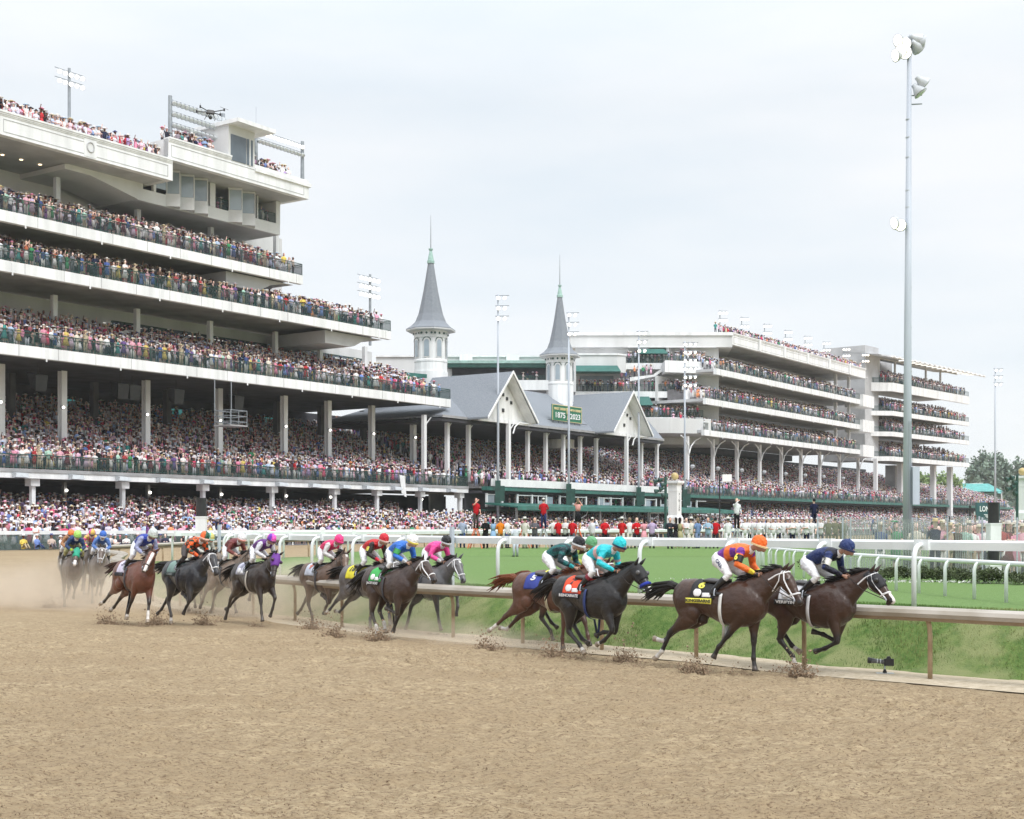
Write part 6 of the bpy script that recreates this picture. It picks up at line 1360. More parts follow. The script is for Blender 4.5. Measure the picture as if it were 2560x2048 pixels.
# ------------------------------------------------------------ light poles
def tall_pole(label, px, D, ztop, rows, cols, base_box=True, r=.17, group='tall floodlight poles in front of the stands', z0=1.0):
    p = FR(SX(px, D), D, z0); t = thing('floodlight_pole', label, 'light pole', p, 0, group)
    MB().tube([p, (p[0], p[1], z0+(ztop-z0)*.5), (p[0], p[1], ztop)], [r, r*.8, r*.5], 8).build('pole', M['steel'], t, smooth=True)
    if base_box: MB().box(p[0]-.32, p[0]+.30, p[1]-.3, p[1]+.3, 5.0, 7.7).build('control_box', M['green'], t); MB().box(p[0]+.1, p[0]+.75, p[1]-.34, p[1]+.2, 5.4, 7.1).build('control_box', M['green'], t)
    for k in range(rows):
        z = ztop-.4-k*1.15; MB().tube([(p[0]-.3, p[1], z+.25), (p[0]+cols*.62, p[1]-.2, z+.25)], .05, 5).build('crossbar', M['steeld'], t)
        for c in range(cols): add_lamp(t, (p[0]+.05+c*.65, p[1]-.3, z), (-.1+.5*c, -.75, -.6), .85)
    return t
tall_pole('floodlight pole rising left of the near front gable', 1245, 87, 28.6, 3, 2)
tall_pole('floodlight pole crossing the green roof sign', 1422, 87, 28.6, 3, 2)
tall_pole('floodlight pole beside the far front gable', 1597, 87, 28.4, 3, 2)
t = tall_pole('floodlight pole with the densest lamp cluster, right of the finish pillar', 1712, 87, 28.4, 6, 3)
tall_pole('slender floodlight pole standing alone before the trees at far right', 2488, 60, 28.5, 3, 2, False, .2)
for i, px in enumerate((1807, 1861, 1918, 1970, 2019, 2066, 2115, 2163)):
    p = FR(SX(px, 92.6), 92.6, 31.2); words = ['first', 'second', 'third', 'fourth', 'fifth', 'sixth', 'seventh', 'eighth'][i]
    rack('roof_floodlight_mast', '%s lit floodlight mast from the left on the right grandstand roof' % words, p, (1, 0, 0), (0, -1, 0), 1.5, 2, 3, 36.3, 1.2, camd(p), .8, True, (-.3,), pr=.09, frame=False, group='masts on the right grandstand roof')
# big pole near the right
bx, by = (2270-CX)/F*48, 48.
bp = thing('floodlight_pole', 'very tall grey floodlight pole with a box, nearest of all, at right', 'light pole', (bx, by, 1.0))
zt2 = CAMZ+(HY-92)/F*48
MB().tube([(bx-.03, by, 1.0), (bx-.01, by, 9), (bx+.05, by, zt2)], [.165, .135, .075], 12).build('pole', M['steel'], bp, smooth=True)
MB().box(bx+.10, bx+.34, by-.26, by+.05, 2.7+(HY-1262)/F*48, 2.7+(HY-1168)/F*48).build('junction_box', M['steel'], bp)
cb = MB()
for k in (-.05, .04, .10): cb.tube([(bx+k, by-.2, 1.1), (bx+k+.02, by-.19, 4.5), (bx+k*.5, by-.17, 6.4)], .006, 4)
cb.build('cable', M['steeld'], bp)
rg = MB()
for py in (300, 345, 395, 478, 520, 620, 720, 820, 930): z = CAMZ+(HY-py)/F*48; q_ = .163-.08*(z-1)/(zt2-1); rg.lathe((bx+.01, by, z), [(q_, 0), (q_, .03)], 12)
rg.build('clamp_ring', M['lampb'], bp)
for dx, py, aim in ((-.30, 103, (-.9, -.5, -.35)), (-.22, 128, (-.7, -.7, -.4)), (-.38, 140, (-1, -.3, -.3)), (-.15, 112, (-.2, -.9, -.4)), (-.12, 133, (-.3, -.9, -.5)), (-.28, 562, (-.5, -.8, -.45)), (-.42, 558, (-1, -.3, -.3))):
    add_lamp(bp, (bx+dx, by-.1, CAMZ+(HY-py)/F*48), aim, .78)
for dx, py, aim in ((.28, 100, (.9, .3, -.35)), (.42, 108, (1, -.1, -.25)), (.30, 118, (.8, .5, -.5)), (.36, 228, (.55, -.2, -.75)), (.50, 207, (.75, .1, -.6))):
    add_lamp(bp, (bx+dx, by-.05, CAMZ+(HY-py)/F*48), aim, .85, False)
for py in (240, 262): z = CAMZ+(HY-py)/F*48; MB().tube([(bx, by, z), (bx+.5, by, z+.03)], .025, 5).build('lamp_arm', M['steeld'], bp)
# ------------------------------------------------------------ finish pillars, signal lights, furlong posts
def pillar(px, Y, ytop, label, lab, letters):
    x = (px-CX)/F*Y; k = Y/F; z = lambda py: CAMZ+(HY-py)*k; t = thing('finish_pillar', label, 'pillar', (x, Y, 1.0)); w_ = 12.2*k; T = lambda py: z(py+ytop-1182)
    a_ = R(-34); fr = frame((x, Y, 0), a_)
    MB(fr).box(-w_*1.3, w_*1.3, -w_*1.3, w_*1.3, 1.0, T(1295)).build('plinth', M['white'], t)
    MB(fr).hexa([(-w_*1.3, -w_*1.3, T(1295)), (w_*1.3, -w_*1.3, T(1295)), (w_*1.3, w_*1.3, T(1295)), (-w_*1.3, w_*1.3, T(1295)), (-w_, -w_, T(1288)), (w_, -w_, T(1288)), (w_, w_, T(1288)), (-w_, w_, T(1288))]).build('plinth_slope', M['white'], t)
    MB(fr).box(-w_, w_, -w_, w_, T(1288), T(1211)).build('shaft', M['white'], t)
    MB(fr).box(-w_*1.05, w_*1.05, -w_*1.05, w_*1.05, T(1229), T(1226.5)).build('moulding', M['white'], t)
    MB(fr).box(-w_*1.25, w_*1.25, -w_*1.25, w_*1.25, T(1211), T(1208)).build('moulding', M['white'], t); MB(fr).box(-w_*1.45, w_*1.45, -w_*1.45, w_*1.45, T(1207.9), T(1202)).build('cap', M['white'], t)
    MB().ball((x, Y, T(1191)), 9.5*k, 16, 12).build('ball', M['gold'], t, smooth=True)
    if letters:
        for i, ch in enumerate('FINISH'):
            me = text_mesh(ch, 8*k*1.15, 8*k*.05, 0); me.materials.clear(); me.materials.append(M['inkb'])
            for v in me.vertices: v.co = Vector(fr(w_+.012, v.co.x, T(1237+i*7.6)+v.co.y))
            o = bpy.data.objects.new('lettering', me); C.objects.link(o); o.parent = t; o.matrix_parent_inverse = t.matrix_basis.inverted()
pillar(1687, 168, 1182, 'white finish pillar with a gold ball, lettered down its side, mid photo', '', True)
pillar(2556, 150, 1170, 'white pillar with a gold ball at the right picture edge', '', False)
def signal(px, Y, ytop, label, z0=1.0, box=True):
    x = (px-CX)/F*Y; k = Y/F; z = lambda py: CAMZ+(HY-py-(ytop-1192))*k; t = thing('signal_post', label, 'signal light', (x, Y, z0), 0, None)
    MB().tube([(x, Y, z0), (x, Y, z(1192))], .14*k/.04, 8).build('post', M['green'], t)
    if box: MB().box(x-5*k, x+5*k, Y-.2, Y+.2, z0, z(1308)).build('base_cabinet', M['green'], t)
    for dx, py in ((-24, 1203), (-12, 1199), (-22, 1228), (-10, 1222), (-6, 1212), (-4, 1238)):
        m_ = MB(); m_.lathe((0, 0, 0), [(2.2*k, -6*k), (4*k, -3*k), (6.3*k, 4*k), (6.5*k, 5.5*k), (5.5*k, 5.0*k)], 10); me = m_.mesh('lamp_hood', M['green'], True)
        o = bpy.data.objects.new('lamp_hood', me); C.objects.link(o); o.parent = t; o.location = Vector((x+dx*k, Y-.1, z(py)))-Vector(t.location); o.rotation_mode = 'QUATERNION'; o.rotation_quaternion = Vector((-.9, -.15, -.25)).to_track_quat('Z', 'Y')
    for py in (1205, 1230): MB().tube([(x, Y, z(py)), (x-24*k, Y, z(py))], 1.2*k, 5).build('arm', M['green'], t)
signal(1664, 165, 1192, 'dark green signal post with hooded lamps beside the lettered finish pillar')
signal(2543, 148, 1187, 'dark green signal post with hooded lamps near the right picture edge', box=False)
def furlong(px, Y, segs, label):
    x = (px-CX)/F*Y; k = Y/F; z = lambda py: CAMZ+(HY-py)*k; t = thing('striped_post', label, 'post', (x, Y, 1.0))
    for i, (y0_, y1_, r0_, wht) in enumerate(segs):
        a = R(20); MB().lathe((x, Y, 0), [(r0_*k, z(y1_)+(0 if i else 0)), (r0_*k, z(y0_)-4*k), (r0_*1.08*k, z(y0_)-3.8*k), (r0_*1.08*k, z(y0_)-.002)], 20 if not wht else 4, 0 if not wht else R(50)).build('white_section' if wht else 'black_section', M['white'] if wht else M['black'], t)
furlong(2484, 42.5, [(1256, 1308, 13.5, False), (1308, 1368, 19.5, True), (1368, 1412, 14, False), (1412, 1450, 20, True)], 'black and white banded post beside the hedge at right')
furlong(503, 72, [(1245, 1291, 13, False), (1291, 1388, 18, True)], 'black topped white post by the left rail')
MB().tube([( (548-CX)/F*56, 56, .9), ((548-CX)/F*56, 56, 2.72)], .075, 8).build('x', M['steel'], None)
C.objects[-1].name = 'marker_pole'; tag(C.objects[-1], 'short plain grey pole standing at the left end of the white rail', 'pole')
MB().tube([((1130-CX)/F*37, 37, .9), ((1130-CX)/F*37, 37, 2.66)], .07, 8).build('x', M['steel'], None)
C.objects[-1].name = 'marker_pole'; tag(C.objects[-1], 'short grey pole by the white rail, behind the grey horse', 'pole')
x = (1977-CX)/F*150
for px, Y, zt3, lab in ((1799, 170, 9.6, 'thin dark pole with a small white box among the ground crowd'), (2425, 120, 4.4, 'thin dark pole in front of the crowd right of the tall pole')):
    t = thing('thin_pole', lab, 'pole', ((px-CX)/F*Y, Y, 1)); xx = (px-CX)/F*Y
    MB().tube([(xx, Y, 1), (xx, Y, zt3)], .1, 6).build('pole', M['black'], t); MB().box(xx+.3, xx+1.5, Y-.3, Y-.1, zt3-1.4, zt3-.5).build('white_box', M['white'], t)
# ------------------------------------------------------------ fences and crowd barriers
fb = thing('crowd_fence', 'white topped green crowd fence along the outer edge of the track', 'fence', FR(SX(600, 80), 80, 1.0))
for a, b in ((SX(-60, 80.3), SX(1180, 80.3)), (SX(1180, 80.3)+.1, SX(2560, 80.3))):
    MB(FR).box(a, b, 80.2, 80.32, 2.05, 2.3).build('top_rail', M['pvc'], fb)
MB(FR).box(SX(-60, 80.3), SX(560, 80.3), 80.22, 80.28, 1.0, 2.05).build('mesh_panel', mat('dim_green_mesh', (.10, .16, .15), .7, .1, 2, alpha=.5), fb)
ps = MB(FR)
for s in np.arange(SX(560, 80.3), SX(2560, 80.3), 2.6)[:90]: MB(FR).tube([(s, 80.25, 1.0), (s, 80.25, 2.06)], .06, 5).build('fence_post', M['pvc'], fb)
# mesh fence on the infield at right
meshm = mat('wire_mesh', (.42, .46, .44), .6, .1, 3, alpha=.24); slat = mat('grey_slats', (.33, .37, .36), .7, .15, 3, alpha=.42)
cf = thing('mesh_fence', 'tall grey wire mesh fence behind the hedge at right with people pressed against it', 'fence', (14, 44.2, 1.0))
mb = MB()
for x in np.arange(10.9, 20.5, 1.15): MB().tube([(x, 44.3, 1.0), (x, 44.3, 2.95)], .028, 6).build('fence_post', M['steel'], cf)
q = MB(); q.v = [(10.9, 44.25, 1.0), (20.4, 44.25, 1.0), (20.4, 44.25, 2.9), (10.9, 44.25, 2.9)]; q.f = [[0, 1, 2, 3]]; q.build('wire_mesh_panel', meshm, cf)
mb = MB()
for i, x in enumerate(np.arange(10.95, 13.6, .085)): h_ = 2.75+.12*random.random(); mb.box(x, x+.05, 44.10+.02*(i % 2), 44.115+.02*(i % 2), 1.05, h_)
for i, x in enumerate(np.arange(14.55, 15.1, .07)): mb.box(x, x+.045, 44.10, 44.115, 1.05, 3.0)
mb.build('slats', slat, cf)
w2 = thing('mesh_fence', 'wire mesh fence around the foot of the nearest tall pole', 'fence', (14.2, 50, 1.0))
for a, b in (((11.6, 51), (16.6, 51)), ((16.6, 51), (17.3, 46.5))):
    q = MB(); q.v = [(a[0], a[1], 1), (b[0], b[1], 1), (b[0], b[1], 3.0), (a[0], a[1], 3.0)]; q.f = [[0, 1, 2, 3]]; q.build('wire_mesh_panel', meshm, w2)
    for k in range(5): x = a[0]+(b[0]-a[0])*k/4; y = a[1]+(b[1]-a[1])*k/4; MB().tube([(x, y, 1), (x, y, 3.02)], .03, 5).build('fence_post', M['steel'], w2)
# hedge and plants
leafm = mat('shrub_leaves', (.06, .085, .025), .7, .25, 6, col2=(.035, .05, .015)); flo = mat('white_petals', (.75, .75, .72), .7, .1, 9)
def leafy(n, ell, size, r_, centre=(0, 0, 0), clump=6):
    V, Fq = [], []; cl = [(r_.normal(0, .42, 3)*np.array(ell)) for _ in range(clump)]
    for i in range(n):
        c = cl[r_.integers(0, clump)]+r_.normal(0, .26, 3)*np.array(ell)+np.array(centre); a = r_.normal(0, 1, 3); a /= np.linalg.norm(a); b = np.cross(a, r_.normal(0, 1, 3)); b /= np.linalg.norm(b)+1e-6; s = size*r_.uniform(.6, 1.4); k = len(V)
        V += [c-a*s, c+b*s*.55, c+a*s, c-b*s*.55]; Fq.append((k, k+1, k+2, k+3))
    return np.array(V), np.array(Fq)
rl_ = np.random.default_rng(3)
shr = []
for i in range(4):
    V, Fq = leafy(520, (.48, .32, .20), .035, rl_, (0, 0, .24)); V[:, 2] = np.abs(V[:, 2]); shr.append(np_mesh('shrub', V, Fq, leafm, False))
for i, px in enumerate(np.linspace(2205, 2585, 19)):
    Y = 41.5-3.6*(px-2205)/380+rl_.uniform(-.2, .2); o = bpy.data.objects.new('shrub', shr[i % 4]); C.objects.link(o); o.location = ((px-CX)/F*Y, Y, 1.0); o.rotation_euler.z = rl_.uniform(0, 6); s = rl_.uniform(.75, 1.15); o.scale = (s, s, s)
    tag(o, 'small dark green shrub in the low hedge before the mesh fence', 'shrub', 'shrubs of the low hedge')
o = bpy.data.objects.new('shrub', shr[1]); C.objects.link(o); o.location = ((2015-CX)/F*52, 52, 1.0); o.scale = (1.1, 1.1, .9); tag(o, 'lone shrub on the grass behind the orange jockey', 'shrub')
V, Fq = leafy(900, (8.5, .18, .03), .03, rl_, (0, 0, .05), 60); V[:, 1] -= (V[:, 0])*.30; o = bpy.data.objects.new('flower_bed', np_mesh('flower_bed', V, Fq, flo, False)); C.objects.link(o); o.location = (13.2, 39.1, 1.0); tag(o, 'white flowers scattered along the foot of the hedge', 'flowers', kind='stuff')
# people behind that fence, and photographers before the stands
def outfit(k, a, h, t, b, hc='f0efe8', seed=1):
    V, T, Rg = person_geo(k, a, h, 0, seed); tab = np.array([pal['s'][seed % 6], np.array(lin(t))*.85, np.array(lin(b))*.85, np.array(lin(hc))*.85, np.array(lin('1a1614')), pal['r'][seed % 9]]); return np_mesh('person', V, T, M['crowd'], True, tab[Rg])
rf = np.random.default_rng(8); fence_people = []
spots = [(px, 45.2) for px in (2338, 2356, 2374, 2392, 2411, 2428, 2447, 2466, 2502, 2520, 2538, 2556)]+[(px, 46.1) for px in (2347, 2366, 2384, 2402, 2421, 2438, 2457, 2476, 2493, 2512, 2530, 2548, 2566)]+[(2200, 47.5), (2240, 48), (2290, 47)]
place_w = ['just right of the tall pole', 'left of the banded post', 'close to the banded post', 'right of the banded post', 'at the right picture edge']
usedf = {}
for i, (px, Y) in enumerate(spots):
    bay = 0 if px < 2370 else 1 if px < 2420 else 2 if px < 2480 else 3 if px < 2530 else 4; u = usedf.setdefault(bay, []); free = [q_ for q_ in range(len(OUT)) if q_ not in u]; k = free[(i*5+3) % len(free)]; u.append(k)
    put_person(k, ((px-CX)/F*Y, Y, 1.0), '%s, behind the mesh fence, %s' % (OUT[k][0], place_w[bay]), 'people pressed against the mesh fence', math.pi+rf.uniform(-.5, .5), rf.uniform(.93, 1.06))
for Y in np.arange(47, 62, .9): ROWS_EXTRA = [PEOPLE.append((x+rf.uniform(-.15, .15), Y+rf.uniform(-.2, .2), 1.0, rf.uniform(-.6, .6)+.55, rf.uniform(.92, 1.05), 0, 'seat')) for x in np.arange((2345-CX)/F*Y, (2600-CX)/F*Y, .62)]
def mk_ladder(m):
    t = MB()
    for sy in (-.28, .28):
        for sx in (-1, 1): t.tube([(sx*.42, sy*1.25, 0), (sx*.05, sy*.7, 1.5)], .032, 4)
    for k in range(6): q = (k+.5)/6; w_ = .42*(1-q)+.05*q; hy = (.28*1.25)*(1-q)+(.28*.7)*q; t.box(-w_-.03, -w_+.03, -hy, hy, 1.5*q-.02, 1.5*q+.02)
    t.box(-.14, .14, -.2, .2, 1.48, 1.53); return t.mesh('step_ladder', m)
LO, LW = mk_ladder(M['orange']), mk_ladder(M['lampb'])
def ladder(px, Y, m, lab):
    o = bpy.data.objects.new('step_ladder', m); C.objects.link(o); o.location = ((px-CX)/F*Y, Y, float(berm((px-CX)/F*Y, Y))-.01); o.scale = (1, 1, .75); o.rotation_euler.z = rf.uniform(-.4, .4); tag(o, lab, 'ladder', 'step ladders used by photographers'); return o
PH = [ # px, Y, on ladder, outfit, label
 (1190, 77, LO, ('man', 'phone', 'none', 'c8202c', '4a4440'), 'photographer in a red vest raising a camera on the leftmost orange ladder'),
 (1359, 78, LW, ('man', 'fold', 'cap', 'c8202c', '2a3560'), 'white-haired person in a red vest and navy trousers on a pale ladder'),
 (1445, 78, LO, ('dress', 'phone', 'none', 'e8a8a0', '1a1a20'), 'woman in a pink top and black skirt high on a ladder'),
 (1842, 78, LW, ('man', 'phone', 'none', 'eef0f2', '17171c'), 'man in white shirt and black trousers on a ladder, arms up'),
 (2035, 79, LW, ('man', 'down', 'none', '1c2240', '1a1e38'), 'man in a dark navy suit standing on a ladder above the sailors'),
 (1156, 79, None, ('man', 'down', 'none', 'a8b4cc', '2c4478'), 'person in blue jeans left of the orange ladder'),
 (1214, 77, None, ('man', 'rail', 'none', '1a1a1c', '1a1a1c'), 'person all in black stretching an arm by the orange ladder'),
 (1233, 77, None, ('dress', 'fold', 'brim', '9cc0e4', '9cc0e4'), 'woman in a long light blue dress'),
 (1251, 77, None, ('man', 'fold', 'cap', 'f08a24', '8f7a50'), 'person in a bright orange shirt and khaki trousers'),
 (1268, 78, None, ('man', 'down', 'none', 'f0f0f0', '3a5080'), 'person in white shirt and blue trousers beside the orange shirt'),
 (1289, 72, None, ('man', 'phone', 'none', 'd8dde8', 'd3d9e6'), 'person in a pale grey suit standing alone forward on the grass'),
 (1312, 77, None, ('man', 'rail', 'brim', 'e6e2d8', 'd8d3c6'), 'person in cream clothes and a hat carrying a dark backpack'),
 (1337, 77, None, ('man', 'fold', 'none', '6a6870', '4a4a50'), 'person in dark grey watching left of the navy-trousered ladder man'),
 (1384, 77, None, ('man', 'rail', 'none', 'f2f2f2', '17171c'), 'person in white shirt and black trousers bending forward'),
 (1396, 76.5, None, ('man', 'fold', 'none', 'd01c28', '2a2a30'), 'person in a red vest just right of the bending one'),
 (1414, 77, None, ('man', 'fold', 'cap', 'f4f4f6', '16161a'), 'person in a white vest over black, seen from behind'),
 (1431, 76.5, None, ('man', 'fold', 'none', 'd4202c', '55606a'), 'person in a red vest at the foot of the pink woman\'s ladder'),
 (1481, 77, None, ('man', 'phone', 'cap', 'f0eef4', '8a8478'), 'person in a white vest and grey trousers above the green cap'),
 (1512, 77, None, ('man', 'rail', 'cap', 'd01c28', '222226', '17171a'), 'person in red vest and black cap left of the turquoise jockey'),
 (1555, 77, None, ('man', 'fold', 'brim', 'd8262c', 'e6e2dc'), 'person in a red vest and straw hat behind the turquoise cap'),
 (1574, 77, None, ('man', 'rail', 'none', 'f6f2f4', 'd8d0c4'), 'person in white between two red vests'),
 (1592, 77, None, ('man', 'fold', 'none', 'd61c26', '26262c'), 'person in a lettered red vest right of the turquoise cap'),
 (1610, 77, None, ('dress', 'fold', 'none', 'f0a8b4', 'f0a8b4'), 'woman in a pale pink dress before the finish pillar'),
 (1630, 77, None, ('man', 'fold', 'none', 'c9b2d8', '2c2c34'), 'person in a lilac shirt and black trousers'),
 (1675, 76, None, ('man', 'fold', 'none', '30343e', '2a2e38'), 'man in a dark suit at the foot of the finish pillar'),
 (1689, 76, None, ('dress', 'fold', 'none', '241f2a', '241f2a'), 'woman in a black dress beside the dark suited man'),
 (1700, 76, None, ('dress', 'down', 'none', 'b8b088', 'b8b088'), 'fair-haired woman in a beige dress'),
 (1716, 77, None, ('man', 'fold', 'none', 'f4f2f4', 'd8d4cc'), 'person in a lettered white vest right of the finish pillar'),
 (1728, 77, None, ('man', 'fold', 'brim', 'efe9dd', 'e4dccb'), 'person in cream with a hat beside the white vest'),
 (1744, 77, None, ('man', 'down', 'none', '7a94c0', '8090b0'), 'person in faded blue denim'),
 (1770, 77, None, ('man', 'fold', 'none', 'a8c4dc', '7e8894'), 'person in a light blue shirt and shorts'),
 (1789, 77, None, ('man', 'rail', 'none', 'cc1c28', '2c2c32'), 'person in a red vest kneeling height near the pale ladder'),
 (1820, 77, None, ('man', 'fold', 'brim', 'f2f2f4', 'eeeef0'), 'sailor in white left of the pale ladder'),
 (2071, 77, None, ('man', 'down', 'cap', '6a6a4c', '5c5c42', '6a6a4c'), 'soldier in olive uniform, left one of three'),
 (2088, 77, None, ('man', 'down', 'cap', '6e6c50', '5c5c42', '6a6a4c'), 'soldier in olive uniform, middle one of three'),
 (2107, 77, None, ('man', 'down', 'cap', '66664a', '5c5c42', '6a6a4c'), 'soldier in olive uniform, right one of three')]
for i, (px, Y, ld, of, lab) in enumerate(PH):
    x = (px-CX)/F*Y; z = float(berm(x, Y))-.01
    if ld is not None: ladder(px, Y, ld, ['orange step ladder under the red-vested photographer at left', 'pale step ladder under the white-haired person', 'orange step ladder under the woman in pink', 'pale step ladder under the white-shirted man', 'pale step ladder under the navy suited man'][i]); z += 1.13
    put_person(0, (x, Y, z), lab, 'people on the far edge of the grass', rf.uniform(-1.1, 1.1)+(0 if i % 3 else math.pi), 1.0, outfit(*of[:5], *(of[5:] or ('f0efe8',)), seed=i+2))
ladder(1310, 78, LO, 'unused orange step ladder standing open among the photographers')
sail = [outfit('man', a, 'cap', 'f6f6f8', b, 'fafafa', seed=40+i) for i, (a, b) in enumerate((('rail', 'f2f2f4'), ('fold', '1e2238'), ('down', 'f2f2f4')))]
for i, px in enumerate(np.linspace(1862, 2052, 17)):
    o = bpy.data.objects.new('person', sail[i % 3]); C.objects.link(o); Y = 78+rf.uniform(-.8, 1.5); o.location = ((px-CX)/F*Y, Y, float(berm((px-CX)/F*Y, Y))-.01); o.rotation_euler.z = rf.uniform(-.5, .5)+math.pi
    tag(o, ['sailor in white cap and full white uniform in the row by the far rail', 'sailor in white cap, white top and dark trousers in the row', 'sailor in white with arms down in the row by the far rail'][i % 3], 'person', 'row of sailors in white caps')
# ------------------------------------------------------------ remote camera on the sand
cx_, cy_ = (2212-CX)/F*24.2, 24.2; cz_ = G(cx_, cy_)+.03
rc = thing('remote_camera', 'black camera with a long grey banded lens on a low clamp stand on the sand', 'camera', (cx_, cy_, cz_), R(-8)); fc = frame((cx_, cy_, cz_), R(-8)); k = 24.2/F
MB(fc).box(-.15, .16, -.09, .09, 0, .008).build('ground_plate', M['lampb'], rc)
MB(fc).tube([(0, 0, .008), (0, 0, .05)], .035, 10).build('clamp', M['black'], rc); MB(fc).tube([(0, 0, .05), (0, 0, .075)], .025, 8).build('clamp_head', M['black'], rc); MB(fc).tube([(0, 0, .075), (0, 0, .14)], .011, 8).build('stem', M['steel'], rc)
bd = MB(fc); bd.box(-.015, .155, -.04, .045, .14, .265); bd.hexa([(.02, -.035, .265), (.11, -.035, .265), (.11, .035, .265), (.02, .035, .265), (.045, -.028, .31), (.09, -.028, .31), (.09, .028, .31), (.045, .028, .31)]); bd.box(.12, .155, -.042, -.0401, .15, .26); o = bd.build('camera_body', M['black'], rc)
ln = MB(fc); ln.tube([(-.015, 0, .205), (-.05, 0, .21), (-.05, 0, .21), (-.16, 0, .222), (-.235, 0, .23)], [.042, .042, .038, .040, .05], 14); ln.build('lens_barrel', mat('lens_grey', (.11, .115, .12), .4, .1, 9), rc, smooth=True)
for a in (-.07, -.125): MB(fc).tube([(a, 0, .212-a*.08), (a-.018, 0, .213-a*.08)], .0425, 14).build('lens_ring', M['lampb'], rc)
MB(fc).tube([(-.225, 0, .2285), (-.30, 0, .236)], [.048, .056], 14).build('lens_hood', M['black'], rc)
# strap on a rail post
# ------------------------------------------------------------ drone
dY = 70.; dx_, dz_d = (526-CX)/F*dY, CAMZ+(HY-280)/F*dY; dr = thing('drone', 'black camera drone hovering in front of the unlit roof floodlights', 'drone', (dx_, dY, dz_d-.35)); fd = frame((dx_, dY, dz_d), R(25)); s_ = dY/F
MB(fd).hexa([(-.22, -.14, -.09), (.22, -.14, -.09), (.22, .14, -.09), (-.22, .14, -.09), (-.16, -.1, .08), (.16, -.1, .08), (.16, .1, .08), (-.16, .1, .08)]).build('body', M['black'], dr)
for sx in (-1, 1):
    for sy in (-1, 1):
        MB(fd).tube([(sx*.15, sy*.1, 0), (sx*.62, sy*.45, .06)], .025, 6).build('arm', M['black'], dr); MB(fd).tube([(sx*.62, sy*.45, .0), (sx*.62, sy*.45, .13)], .045, 8).build('motor', M['black'], dr)
        a = rf.uniform(0, 3); MB(fd).hexa([(sx*.62-.30*math.cos(a)-.02, sy*.45-.30*math.sin(a), .135), (sx*.62+.30*math.cos(a), sy*.45+.30*math.sin(a)-.02, .135), (sx*.62+.30*math.cos(a)+.02, sy*.45+.30*math.sin(a)+.02, .135), (sx*.62-.30*math.cos(a), sy*.45-.30*math.sin(a)+.03, .135), (sx*.62-.30*math.cos(a)-.02, sy*.45-.30*math.sin(a), .145), (sx*.62+.30*math.cos(a), sy*.45+.30*math.sin(a)-.02, .145), (sx*.62+.30*math.cos(a)+.02, sy*.45+.30*math.sin(a)+.02, .145), (sx*.62-.30*math.cos(a), sy*.45-.30*math.sin(a)+.03, .145)]).build('rotor_blade', M['black'], dr)
MB(fd).ball((0, -.02, -.30), .10, 8, 6).build('camera_gimbal', M['black'], dr); MB(fd).tube([(0, 0, -.09), (-.1, 0, -.2), (-.12, 0, -.3)], .02, 5).build('gimbal_arm', M['black'], dr)
for sx in (-1, 1): MB(fd).tube([(sx*.12, 0, -.08), (sx*.26, 0, -.34), (sx*.26, .25, -.36)], .015, 5).build('landing_leg', M['black'], dr)
# ------------------------------------------------------------ sign board, tents, trees, small things
lsn = thing('sign_board', 'dark green sponsor board with white lettering, partly hidden by the banded post', 'sign', ((2462-CX)/F*118, 118, 1.0)); k = 118/F; xx = lambda px: (px-CX)*k; zz = lambda py: CAMZ+(HY-py)*k
MB().box(xx(2441), xx(2500), 118, 118.3, 1.0, zz(1257)).build('board', mat('board_green', (.03, .10, .11), .5, .1, 1), lsn)
text_obj('lettering', 'LONG', 19*k, M['inkw'], lsn, lambda x, y, z: (xx(2465.5)+x, 117.97-z, zz(1273)+y), .012, .01, .62)
mb = MB()
for a in (0, 1, 2): mb.prism([(0, 0)]*3, 0, 0) if False else None
for i, (u0, u1, v) in enumerate(((2460, 2472, 1286), (2463, 2474, 1289.5), (2466, 2475, 1293))): mb.hexa([(xx(u0), 117.95, zz(v+1.6)), (xx(u1), 117.95, zz(v+3)), (xx(u1), 117.98, zz(v+3)), (xx(u0), 117.98, zz(v+1.6)), (xx(u0), 117.95, zz(v)), (xx(u1), 117.95, zz(v+1)), (xx(u1), 117.98, zz(v+1)), (xx(u0), 117.98, zz(v))])
mb.build('wing_emblem', M['inkw'], lsn)
kT = 410/F; xT = lambda px: (px-CX)*kT; zT = lambda py: CAMZ+(HY-py)*kT
for i, (a, b, ya, yb, lab) in enumerate(((2352, 2412, 1215, 1224, 'small turquoise peaked tent roof beside the far columns'), (2400, 2520, 1207, 1228, 'long turquoise tent roof before the trees at far right'), (2470, 2530, 1214, 1232, 'turquoise tent roof behind the sponsor board'))):
    t = thing('tent', lab, 'tent', (xT((a+b)/2), 410+i*4, 1)); w_ = xT(b)-xT(a); c = (xT(a)+xT(b))/2; y0_ = 410+i*4
    mb = MB(); p = [mb.pt(v) for v in ((xT(a), y0_, zT(yb)), (xT(b), y0_, zT(yb)), (xT(b), y0_+9, zT(yb)), (xT(a), y0_+9, zT(yb)), (c-w_*.3, y0_+4.5, zT(ya)), (c+w_*.3, y0_+4.5, zT(ya)))]
    mb.f += [[p[0], p[1], p[5], p[4]], [p[1], p[2], p[5]], [p[2], p[3], p[4], p[5]], [p[3], p[0], p[4]], [p[3], p[2], p[1], p[0]]]; mb.build('canopy', M['tarp'], t)
    for q_ in (xT(a)+.3, xT(b)-.3): MB().tube([(q_, y0_+.2, 1), (q_, y0_+.2, zT(yb))], .1, 5).build('tent_pole', M['white'], t)
